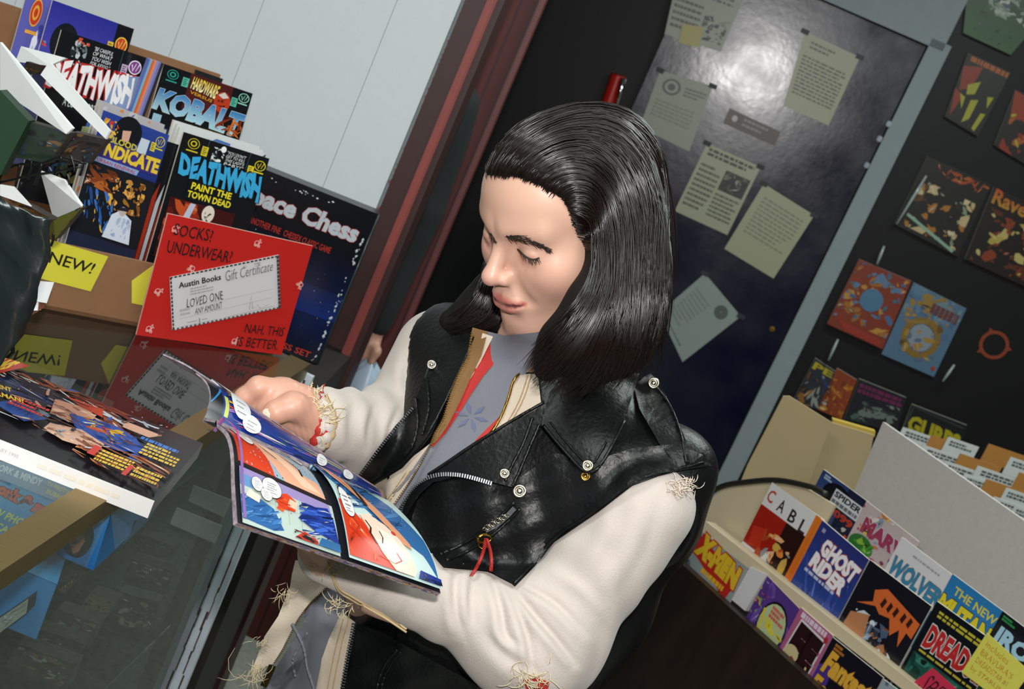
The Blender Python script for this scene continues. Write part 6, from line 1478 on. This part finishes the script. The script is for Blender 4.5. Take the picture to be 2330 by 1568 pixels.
def strands(name, guides, n, seed, lift=(.0006, .004), rad=(.00045, .0009), jit=4, npt=26, m=None, wave=8.0, default=1.5, tree=None, ends=(.75, 1.0), per=22, stray=.12):
    """locks of hair: strands gathered in clumps that ride at different heights"""
    r = random.Random(seed); acc = Acc(); tree = tree or hx_tree
    G = np.array([catmull([(x, y, 0) for x, y in g], npt)[:, :2] for g in guides]); K = len(G)
    clump = [(r.uniform(0, K - 1.0001), r.uniform(0, 6.28), r.gauss(0, 1), r.uniform(*lift), r.uniform(*ends), r.uniform(.5, 1.5)) for _ in range(max(8, n // per))]
    for s in range(n):
        c = r.choice(clump); st = r.random() < stray
        t = min(max(c[0] + r.gauss(0, .35 if st else .07), 0), K - 1.0001); i = int(t); u = t - i
        path = G[i] * (1 - u) + G[i + 1] * u
        ss = np.linspace(0, 1, npt); ph = c[1] + r.gauss(0, .2); am = wave * c[5]
        dx = np.sin(ss * 7.5 + ph) * am * ss + r.gauss(0, jit) * (.3 + .7 * ss) + c[2] * 12 * ss ** 1.5; dy = np.cos(ss * 6.0 + ph) * am * .5 * ss + r.gauss(0, jit * .6)
        e = min(1.0, c[4] + r.gauss(0, .04)); lf_ = c[3] + r.uniform(0, .0012) + (.002 if st else 0); P = []; last = None
        for k in range(int(npt * e)):
            x, y = path[k][0] + dx[k], path[k][1] + dy[k]; rr_ = ray(x, y).normalized()
            p, nn, q_, d_ = tree.ray_cast(CAM, rr_)
            if p is None or p.y > 1.85 or (last is not None and abs(p.y - last) > .05): 
                p = at(x, y, last if last is not None else default)
            else: p = p + (nn if nn.dot(rr_) < 0 else -nn) * (lf_ * min(1, .25 + ss[k] * 4))
            P.append(p[:]); last = p.y
        if len(P) < 4: continue
        P = np.array(P)
        for _ in range(3): P[1:-1] = .25 * P[:-2] + .5 * P[1:-1] + .25 * P[2:]
        w_ = r.uniform(*rad); tp_ = np.linspace(0, 1, len(P)); V, F = tubegeo(P, w_ * np.clip(np.minimum(.35 + tp_ * 8, (1.02 - tp_) * 4), .1, 1), 4); acc.add(V, F)
    o = acc.build(name, m or hairm, hair); o['kind'] = 'stuff'; return o
top = [[(1112, 396), (1128, 345), (1205, 282), (1325, 250), (1420, 266), (1486, 340), (1514, 455), (1512, 600), (1498, 725), (1486, 835)],
       [(1118, 392), (1160, 342), (1245, 285), (1345, 256), (1428, 280), (1486, 358), (1508, 470), (1504, 600), (1492, 720), (1478, 830)],
       [(1128, 394), (1180, 348), (1265, 300), (1355, 285), (1430, 315), (1480, 400), (1498, 510), (1496, 630), (1482, 750), (1462, 860)],
       [(1155, 396), (1212, 352), (1290, 316), (1370, 320), (1428, 370), (1462, 455), (1474, 560), (1468, 680), (1450, 795), (1415, 890)],
       [(1195, 404), (1240, 370), (1305, 348), (1365, 370), (1408, 435), (1432, 530), (1440, 640), (1425, 755), (1395, 855), (1345, 905)],
       [(1240, 424), (1275, 398), (1325, 392), (1368, 430), (1395, 500), (1408, 590), (1398, 695), (1368, 795), (1315, 868), (1265, 905)],
       [(1278, 448), (1302, 428), (1338, 430), (1366, 472), (1380, 535), (1382, 612), (1358, 700), (1312, 775), (1262, 835), (1225, 880)],
       [(1298, 478), (1312, 482), (1336, 492), (1358, 525), (1368, 568), (1362, 625), (1328, 700), (1276, 758), (1222, 808), (1185, 850)]]
strands('hair_strands', top, 3600, 1, lift=(.0004, .0095), ends=(.68, 1.0), wave=13)
temple = [[(1250, 420), (1285, 405), (1330, 412), (1372, 450)], [(1262, 432), (1285, 428), (1312, 432), (1340, 455)], [(1290, 462), (1315, 462), (1350, 475), (1388, 520)], [(1300, 500), (1325, 502), (1360, 520), (1392, 560)], [(1318, 540), (1334, 540), (1350, 545), (1366, 560)], [(1338, 568), (1350, 562), (1360, 562), (1368, 575)]]
strands('temple_strands', temple, 620, 2, lift=(.0003, .002), rad=(.0003, .0006), jit=5, npt=10, wave=1.5, ends=(.6, 1))
front = [[(1114, 400), (1128, 372), (1165, 335), (1215, 300)], [(1140, 400), (1158, 372), (1195, 340), (1240, 312)], [(1178, 404), (1200, 378), (1235, 352), (1280, 335)], [(1222, 418), (1242, 394), (1272, 374), (1310, 370)], [(1258, 440), (1275, 418), (1300, 402), (1335, 405)]]
strands('hairline_strands', front, 520, 3, lift=(.0003, .003), rad=(.0003, .0006), jit=8, npt=12, wave=3, ends=(.6, 1), stray=.3)
far = [[(1112, 560), (1104, 620), (1085, 672), (1040, 712), (985, 738)], [(1122, 600), (1118, 660), (1100, 705), (1055, 735), (1000, 752)], [(1140, 650), (1140, 700), (1115, 740), (1070, 752), (1030, 758)], [(1160, 710), (1165, 745), (1145, 765), (1110, 768), (1080, 762)], [(1190, 730), (1195, 758), (1180, 775), (1150, 778), (1120, 772)]]
strands('far_strands', far, 460, 4, npt=16, default=1.6, tree=far_tree, ends=(.6, 1.0))
# brow and lashes
def hairs(name, path, n, ln, ang, width, seed, rad=.00045, m=None, lift=.0006):
    r = random.Random(seed); c = catmull([(x, y, 0) for x, y in path], 60)[:, :2]; acc = Acc()
    for i in range(n):
        t = r.random(); x, y = c[int(t * 59)]; wv = width * (1 - .55 * abs(2 * t - .7)); x += r.gauss(0, 2); y += r.uniform(-wv, wv)
        a = ang(t) + r.gauss(0, .25); P = []
        for q_ in np.linspace(0, 1, 4):
            p, nn = cast(htree, x + math.cos(a) * ln * q_, y + math.sin(a) * ln * q_, lift + .0008 * q_, 1.45); P.append(p)
        V, F = tubegeo(P, [rad, rad, rad * .8, rad * .3], 4); acc.add(V, F)
    o = acc.build(name, m or mat('brow_hair', '#2a1c14', .6), person); return o
hairs('eyebrow', [(1152, 539), (1178, 541), (1206, 549), (1228, 558), (1246, 568)], 170, 14, lambda t: .1 + .4 * t, 6.5, 1, .00032)
hairs('eyebrow', [(1116, 530), (1121, 540), (1127, 548)], 30, 8, lambda t: .9, 3, 2, .0003)
lash = [(1178, 566), (1190, 578), (1203, 587), (1216, 590), (1228, 586)]
o = tube('eyelashes', [cast(htree, x, y, .0006, 1.45)[0] for x, y in catmull([(x, y, 0) for x, y in lash], 20)[:, :2]], [.0004] + [.0010] * 18 + [.0004], mat('brow_hair', '#2a1c14', .6), person, 5)
c = catmull([(x, y, 0) for x, y in lash], 20)[:, :2]; r_ = random.Random(3)
for i in range(26):
    t = r_.uniform(.05, 1); x, y = c[int(t * 19)]; p, nn = cast(htree, x, y, .0008, 1.45); q_ = at(x + r_.uniform(-3, 7) , y + r_.uniform(8, 15), p.y - .004)
    tube('lash', [p, (p * .5 + q_ * .5) + Vector((0, -.001, 0)), q_], [.00035, .0003, .0001], mat('brow_hair', '#2a1c14', .6), o, 4)

# ------------------------------------------------------------------ the open comic in their hands
class Curved(Ink):
    """printing on a bent sheet: S(u, v) gives the surface"""
    def __init__(s, S, lift=.0003):
        s.S = S; s.k = 0; s.V = []; s.F = []; s.C = []; s.l = lift
    def P(s, u, v):
        e = .004; p = s.S(u, v); a = s.S(min(u + e, 1), v) - s.S(max(u - e, 0), v); b2 = s.S(u, min(v + e, 1)) - s.S(u, max(v - e, 0)); n = a.cross(b2).normalized()
        if n.dot(CAM - p) < 0: n = -n
        return p + n * (s.l + s.STEP * s.k)
    def raw(s, pts, faces, colr):
        bm = bmesh.new(); vs = [bm.verts.new((min(max(p[0], 0), 1), min(max(p[1], 0), 1), 0)) for p in pts]
        for f in faces:
            try: bm.faces.new([vs[i] for i in f])
            except ValueError: pass
        bmesh.ops.triangulate(bm, faces=bm.faces)
        for _ in range(7):
            le = [e for e in bm.edges if e.calc_length() > .03]
            if not le: break
            bmesh.ops.subdivide_edges(bm, edges=le, cuts=1); bmesh.ops.triangulate(bm, faces=[f for f in bm.faces if len(f.verts) > 3])
        bm.verts.index_update(); b = len(s.V); c = hx(colr)
        for v in bm.verts: s.V.append(s.P(v.co.x, v.co.y)); s.C.append(c)
        for f in bm.faces: s.F.append(tuple(v.index + b for v in f.verts))
        bm.free(); s.k += 1
    def grad(s, x0, y0, x1, y1, c0, c1): s.rect(x0, y0, x1, y1, c0)
def ruled(L, R, bulge=None):
    L = catmull([at(*p)[:] for p in L], 60); R = catmull([at(*p)[:] for p in R], 60)
    def S(u, v):
        f = v * 59; i = min(int(f), 58); t = f - i; a = L[i] * (1 - t) + L[i + 1] * t; b2 = R[i] * (1 - t) + R[i + 1] * t
        return Vector(a * (1 - u) + b2 * u)
    return S
S1 = ruled([(540, 1190, 1.130), (534, 1100, 1.155), (531, 1030, 1.178), (520, 988, 1.198), (495, 965, 1.222), (463, 957, 1.25)],
           [(1002, 1350, 1.285), (985, 1285, 1.305), (955, 1228, 1.325), (918, 1182, 1.345), (885, 1152, 1.36), (862, 1140, 1.375)])
_S1 = S1
S1 = lambda u, v: _S1(u, v * .69 if v <= .48 else .3312 + (v - .48) * 1.2862)
S2 = ruled([(463, 957, 1.25), (474, 930, 1.27), (479, 896, 1.292), (466, 864, 1.312), (425, 834, 1.33), (370, 808, 1.345)],
           [(862, 1140, 1.375), (866, 1133, 1.395), (868, 1126, 1.412), (866, 1120, 1.43), (860, 1114, 1.45), (850, 1108, 1.47)])
oc = empty('open_comic', S1(.5, .8) + Vector((0, 0, -.01)), 'open comic with bright painted panels held in both hands', 'comic')
def sheetmesh(name, S, th, m, nu=40, nv=24):
    V = []; F = []; N = (nu + 1) * (nv + 1)
    for k in (0, 1):
        for i in range(nu + 1):
            for j in range(nv + 1):
                u, v = i / nu, j / nv; p = S(u, v)
                if k:
                    e = .01; a = S(min(u + e, 1), v) - S(max(u - e, 0), v); b2 = S(u, min(v + e, 1)) - S(u, max(v - e, 0)); n = a.cross(b2).normalized()
                    if n.dot(CAM - p) < 0: n = -n
                    p = p - n * th(u, v)
                V.append(p)
    idx = lambda i, j, k: k * N + i * (nv + 1) + j
    for k in (0, 1):
        for i in range(nu):
            for j in range(nv):
                f = (idx(i, j, k), idx(i + 1, j, k), idx(i + 1, j + 1, k), idx(i, j + 1, k)); F.append(f if not k else f[::-1])
    for i in range(nu): F += [(idx(i, 0, 0), idx(i, 0, 1), idx(i + 1, 0, 1), idx(i + 1, 0, 0)), (idx(i, nv, 0), idx(i + 1, nv, 0), idx(i + 1, nv, 1), idx(i, nv, 1))]
    for j in range(nv): F += [(idx(0, j, 0), idx(0, j + 1, 0), idx(0, j + 1, 1), idx(0, j, 1)), (idx(nu, j, 0), idx(nu, j, 1), idx(nu, j + 1, 1), idx(nu, j + 1, 0))]
    o = mesh(name, V, F, m, oc, smooth=True)
    bm = bmesh.new(); bm.from_mesh(o.data); bmesh.ops.recalc_face_normals(bm, faces=bm.faces)
    for e in bm.edges:
        if len(e.link_faces) == 2 and e.calc_face_angle(0) > .9: e.smooth = False
    bm.to_mesh(o.data); bm.free(); return o
pgm = mat('coloured_page_edges', '#8d7f86', .6, var=.6, vscale=160)
lpg = sheetmesh('left_pages', S1, lambda u, v: .005 * (1 - .5 * v) + .0005, pgm)
rpg = sheetmesh('right_pages', S2, lambda u, v: .0016, pgm)
k = Curved(S1)
# u runs from the page head (left in the picture) to its foot, v from the outer edge to the spine
k.rect(0, 0, 1, 1, '#15171d')
k.rect(.02, .50, .455, .93, '#8fa3b4')                                  # upper panel: face turned down
k.poly([(.02, .50), (.02, .93), (.11, .9), (.16, .72), (.2, .5)], '#c23a1f'); k.poly([(.10, .86), (.18, .62), (.25, .5), (.455, .5), (.44, .6), (.36, .62), (.33, .72), (.22, .82)], '#dba184')
k.poly([(.14, .8), (.22, .7), (.34, .52), (.44, .52), (.36, .6), (.24, .78)], '#e8bda2'); k.line([(.17, .78), (.2, .70), (.24, .66)], .010, '#23140f', .65); k.line([(.29, .74), (.36, .66), (.36, .60)], .012, '#1f1512', .65); k.scatter(201, 7, ['#6f8ba0', '#54708a', '#a8b9c4'], (.26, .78, .45, .92), .05)
def balloon(x, y, rx, ry): 
    k.ell(x, y, rx * 1.06, ry * 1.06, '#22242a', 22); k.ell(x, y, rx, ry, '#dedcdc', 22)
    for i in range(5): k.lines(x - rx * .5, y - ry * .6 + i * ry * .24, x + rx * .5, y - ry * .6 + (i + .8) * ry * .24, 1, '#6a686a', i, .5)
balloon(.105, .80, .045, .11); balloon(.415, .84, .03, .075)
k.rect(.02, .012, .475, .46, '#a9b8b0')                                  # middle panel: dark coated figure in a pale room
k.poly([(.02, .38), (.46, .36), (.46, .46), (.02, .46)], '#8d7fae'); k.rect(.02, .30, .08, .40, '#5f86b4')
for i in range(4): k.line([(.12 + i * .06, .12), (.12 + i * .06, .4)], .003, '#8d9c94', .65)
k.line([(.02, .24), (.3, .24)], .003, '#8d9c94', .65)
k.poly([(.02, .05), (.02, .22), (.08, .26), (.17, .2), (.21, .06), (.16, .03)], '#2c5b92'); k.scatter(202, 14, ['#3a6fa8', '#20487c', '#5588bc'], (.02, .04, .2, .22), .03, 2.2, .9); k.poly([(.04, .22), (.1, .2), (.11, .26), (.06, .28)], '#d8c4b8')
k.poly([(.19, .22), (.27, .24), (.28, .34), (.24, .38), (.19, .34)], '#c53f22'); k.poly([(.235, .27), (.275, .26), (.285, .33), (.25, .34)], '#ddb09a'); k.scatter(203, 9, ['#c53f22', '#a83018', '#d8552c'], (.18, .2, .25, .36), .03)
k.poly([(.28, .2), (.34, .34), (.44, .40), (.46, .3), (.47, .1), (.36, .14)], '#1d3480'); k.scatter(204, 16, ['#16265f', '#2a4aa4', '#101a3c', '#3a5fb8'], (.29, .1, .46, .36), .04, 1.8, .6)
k.poly([(.25, .03), (.3, .1), (.36, .06), (.36, .03)], '#b8331f'); k.poly([(.36, .03), (.38, .1), (.47, .1), (.47, .03)], '#245a8c'); k.scatter(205, 6, ['#15181f', '#7a2418'], (.25, .03, .42, .09), .025)
balloon(.16, .36, .045, .085); balloon(.09, .34, .025, .06); balloon(.13, .28, .025, .05)
k.rect(.505, .012, .99, .93, '#b9cfcd')                                  # large panel: two faces close together
k.poly([(.505, .93), (.505, .7), (.6, .6), (.78, .44), (.93, .3), (.985, .1), (.985, .5), (.9, .72), (.72, .93)], '#2b5f95'); k.scatter(206, 26, ['#1f4a7c', '#3f78ae', '#16365e', '#5a90c0'], (.54, .50, .93, .92), .045, 2.4, .75)
k.poly([(.53, .88), (.55, .72), (.66, .58), (.76, .46), (.80, .34), (.86, .30), (.86, .36), (.82, .46), (.74, .58), (.64, .70), (.60, .84)], '#c98c68'); k.poly([(.55, .86), (.57, .74), (.63, .66), (.6, .78)], '#bf3d24'); k.poly([(.60, .80), (.64, .72), (.66, .56), (.69, .56), (.67, .66), (.66, .78)], '#1d1715')
k.poly([(.505, .03), (.505, .52), (.56, .50), (.62, .38), (.70, .16), (.80, .03)], '#c0371d'); k.scatter(207, 8, ['#d8552c', '#a82c16'], (.51, .06, .66, .42), .05, 2.4, 1.9)
k.poly([(.60, .46), (.66, .50), (.74, .46), (.80, .36), (.84, .24), (.86, .10), (.84, .03), (.74, .03), (.68, .16), (.63, .34)], '#e9c4b2'); k.poly([(.68, .40), (.76, .36), (.80, .22), (.78, .1), (.72, .12)], '#f1d6c8')
k.line([(.625, .42), (.645, .36), (.635, .30), (.66, .22)], .010, '#2a1a16', .65); k.line([(.69, .36), (.70, .30), (.69, .24)], .007, '#3a241c', .65); k.line([(.66, .12), (.74, .09), (.78, .14), (.76, .2)], .010, '#b4371f', .65); k.ell(.775, .40, .014, .022, '#b4382c', 12)
k.poly([(.86, .03), (.88, .12), (.99, .10), (.99, .03)], '#1c2f7c'); k.scatter(208, 5, ['#10183a', '#2a44a0'], (.87, .03, .99, .1), .025)
balloon(.545, .50, .03, .11)
k.rect(.005, .02, .018, .95, '#7a5c96'); k.rect(.005, .6, .018, .93, '#c44a98')
k.build('page_print', lpg, inkmat('gloss_page', .22, .5))
k = Curved(S2)
k.rect(0, 0, 1, 1, '#17307c'); k.rect(0, 0, .07, 1, '#0f1118'); k.line([(.0, .3), (.08, .6)], .012, '#2a78b4', .65); k.rect(.08, .2, .1, .5, '#b9bf5a')
k.scatter(210, 46, ['#1a2f86', '#c9542a', '#d8a02c', '#3a7a34', '#7a8a2a', '#8f6ab4', '#b43a2a', '#2a4ab0', '#c9c2b8', '#15182a'], (.1, .05, 1, .95), .055, 1.8, .4)
def balloon2(x, y, rx, ry): k.ell(x, y, rx, ry, '#d9d8da', 20); [k.lines(x - rx * .5, y - ry * .6 + i * ry * .4, x + rx * .5, y - ry * .45 + i * ry * .4, 1, '#77757a', i, .6) for i in range(3)]
balloon2(.16, .45, .05, .2); balloon2(.12, .75, .04, .14); balloon2(.22, .25, .05, .14); balloon2(.62, .3, .03, .15); balloon2(.78, .3, .03, .15)
k.build('page_print', rpg, inkmat('gloss_page', .22, .5))
# streaked fore-edge of the pages
r_ = random.Random(8); acc = Acc()
for i in range(170):
    u = r_.random(); du = r_.uniform(.006, .03); f0_, f1_ = sorted((r_.random(), r_.random())); c = hx(r_.choice(['#d8a03a', '#7a5a94', '#c9c0b8', '#a84a2a', '#3a4a8a', '#e0b44a', '#b8a0b8', '#2a2a34']))
    def edge(u, f):
        u = min(u, 1); p = S1(u, 0); q_ = S1(u, .03); t = S1(min(u + .01, 1), 0) - S1(max(u - .01, 0), 0); n = t.cross(q_ - p).normalized()
        if n.dot(CAM - p) < 0: n = -n
        return p - n * (.0055 * f) + (p - q_).normalized() * .0004
    acc.add([edge(u, f0_), edge(u + du, f0_), edge(u + du, f0_ + .12), edge(u, f0_ + .12)], [(0, 1, 2, 3)], c)
o = acc.build('edge_print', inkmat('printed_ink'), lpg, smooth=False); o['kind'] = 'stuff'
# ================================================================== someone standing in the passage, mostly hidden by the wall
QY = 2.98
p2 = empty('person', Vector((at(1010, 330, QY).x - .2, QY, 0)), 'person in dark clothes half hidden by the red door casing, holding a bag', 'person')
sh_ = W(1030, 235, QY); el_ = W(958, 470, QY); wr_ = W(858, 735, QY - .02)
cx2 = np.array([sh_[0] - .19, QY, 0])
def sd_p2(P):
    q = P - cx2.astype(np.float32); z = sh_[2]
    d = sd_ell(q, (0, 0, z - .22), (.18, .11, .26)); d = smin(d, sd_ell(q, (0, 0, z - .52), (.16, .11, .2)), .06)
    for s in (-1, 1): d = smin(d, sd_cap(q, (s * .06, 0, z - .02), (s * .16, 0, z - .06), .05, .055), .04); d = smin(d, chain(q, [(s * .09, 0, z - .62), (s * .1, .01, z - 1.0), (s * .1, 0, .06)], [.09, .07, .055]), .03)
    d = smin(d, chain(P, [sh_, el_, wr_], [.058, .050, .032]), .03)
    return d + .002 * wob(P, 38, 3.0)
v_, f_ = nets(sd_p2, cx2 + [-.35, -.25, .0], cx2 + [.40, .25, sh_[2] + .08], .012)
fastmesh('clothes', v_, f_, mat('charcoal_cloth', '#14181a', .85), p2)
hd = np.array([cx2[0], QY - .01, sh_[2] + .20])
def sd_h2(P):
    q = (P - hd.astype(np.float32)); d = sd_ell(q, (0, 0, .02), (.075, .095, .105)); d = smin(d, sd_ell(q, (0, -.03, -.05), (.055, .06, .06)), .03)
    d = smin(d, sd_cap(q, (0, .01, -.06), (0, .02, -.18), .05, .055), .03); d = smin(d, sd_cap(q, (0, -.09, .01), (0, -.108, -.025), .008, .011), .012)
    h0, h1 = W(858, 735, QY - .02), W(826, 800, QY - .02)
    e = sd_cap(P, h0, h1, .022, .030)
    for a, b2, c2, r in ((820, 822, 806, .010), (828, 838, 812, .010), (838, 850, 822, .009), (846, 850, 836, .008)):
        e = smin(e, chain(P, [h1, W(a, b2 - 6, QY - .035), W(c2, b2 + 14, QY - .03)], [.014, r, r * .8]), .006)
    e = smin(e, chain(P, [W(850, 770, QY - .02), W(856, 800, QY - .045), W(844, 825, QY - .05)], [.014, .010, .008]), .006)
    arm = chain(P, [hd - np.array([0, -.01, .16]), sh_, el_, h0], [.03, .035, .03, .024])
    return smin(np.minimum(d, arm), e, .01)
v_, f_ = nets(sd_h2, np.minimum(np.minimum(hd, W(800, 870, QY)), sh_) - .14, np.maximum(np.maximum(hd, W(860, 720, QY)), sh_) + .15, .0055)
fastmesh('body', v_, f_, mat('dim_skin', '#b98a76', .5), p2)
v_, f_ = nets(lambda P: sd_ell(P - hd.astype(np.float32), (0, .015, .035), (.082, .098, .10)), hd - .14, hd + .15, .008)
fastmesh('hair', v_, f_, mat('brown_hair', '#241812', .5), p2)
# thin plastic bag hanging from the hand
V = []; F = []; nr, ns = 9, 20; rb = random.Random(4)
t0, t1 = at(842, 830, QY - .05), at(790, 985, QY - .05)
for i in range(nr):
    t = i / (nr - 1); c = t0 * (1 - t) + t1 * t; R = .012 + .10 * t ** .8
    for j in range(ns): a = j * 6.2832 / ns; k_ = 1 + .18 * math.sin(a * 5 + i) + .1 * rb.uniform(-1, 1); V.append(c + Vector((R * k_ * math.cos(a), .35 * R * k_ * math.sin(a), .012 * math.sin(a * 3))))
for i in range(nr - 1):
    for j in range(ns): F.append((i * ns + j, i * ns + (j + 1) % ns, (i + 1) * ns + (j + 1) % ns, (i + 1) * ns + j))
F.append(tuple((nr - 1) * ns + j for j in range(ns)))
o = mesh('plastic_bag', V, F, mat('pale_blue_plastic', '#a9bcd0', .35), None, smooth=True); recenter(o); tag(o, 'pale blue plastic bag hanging from the hand in the doorway', 'bag')
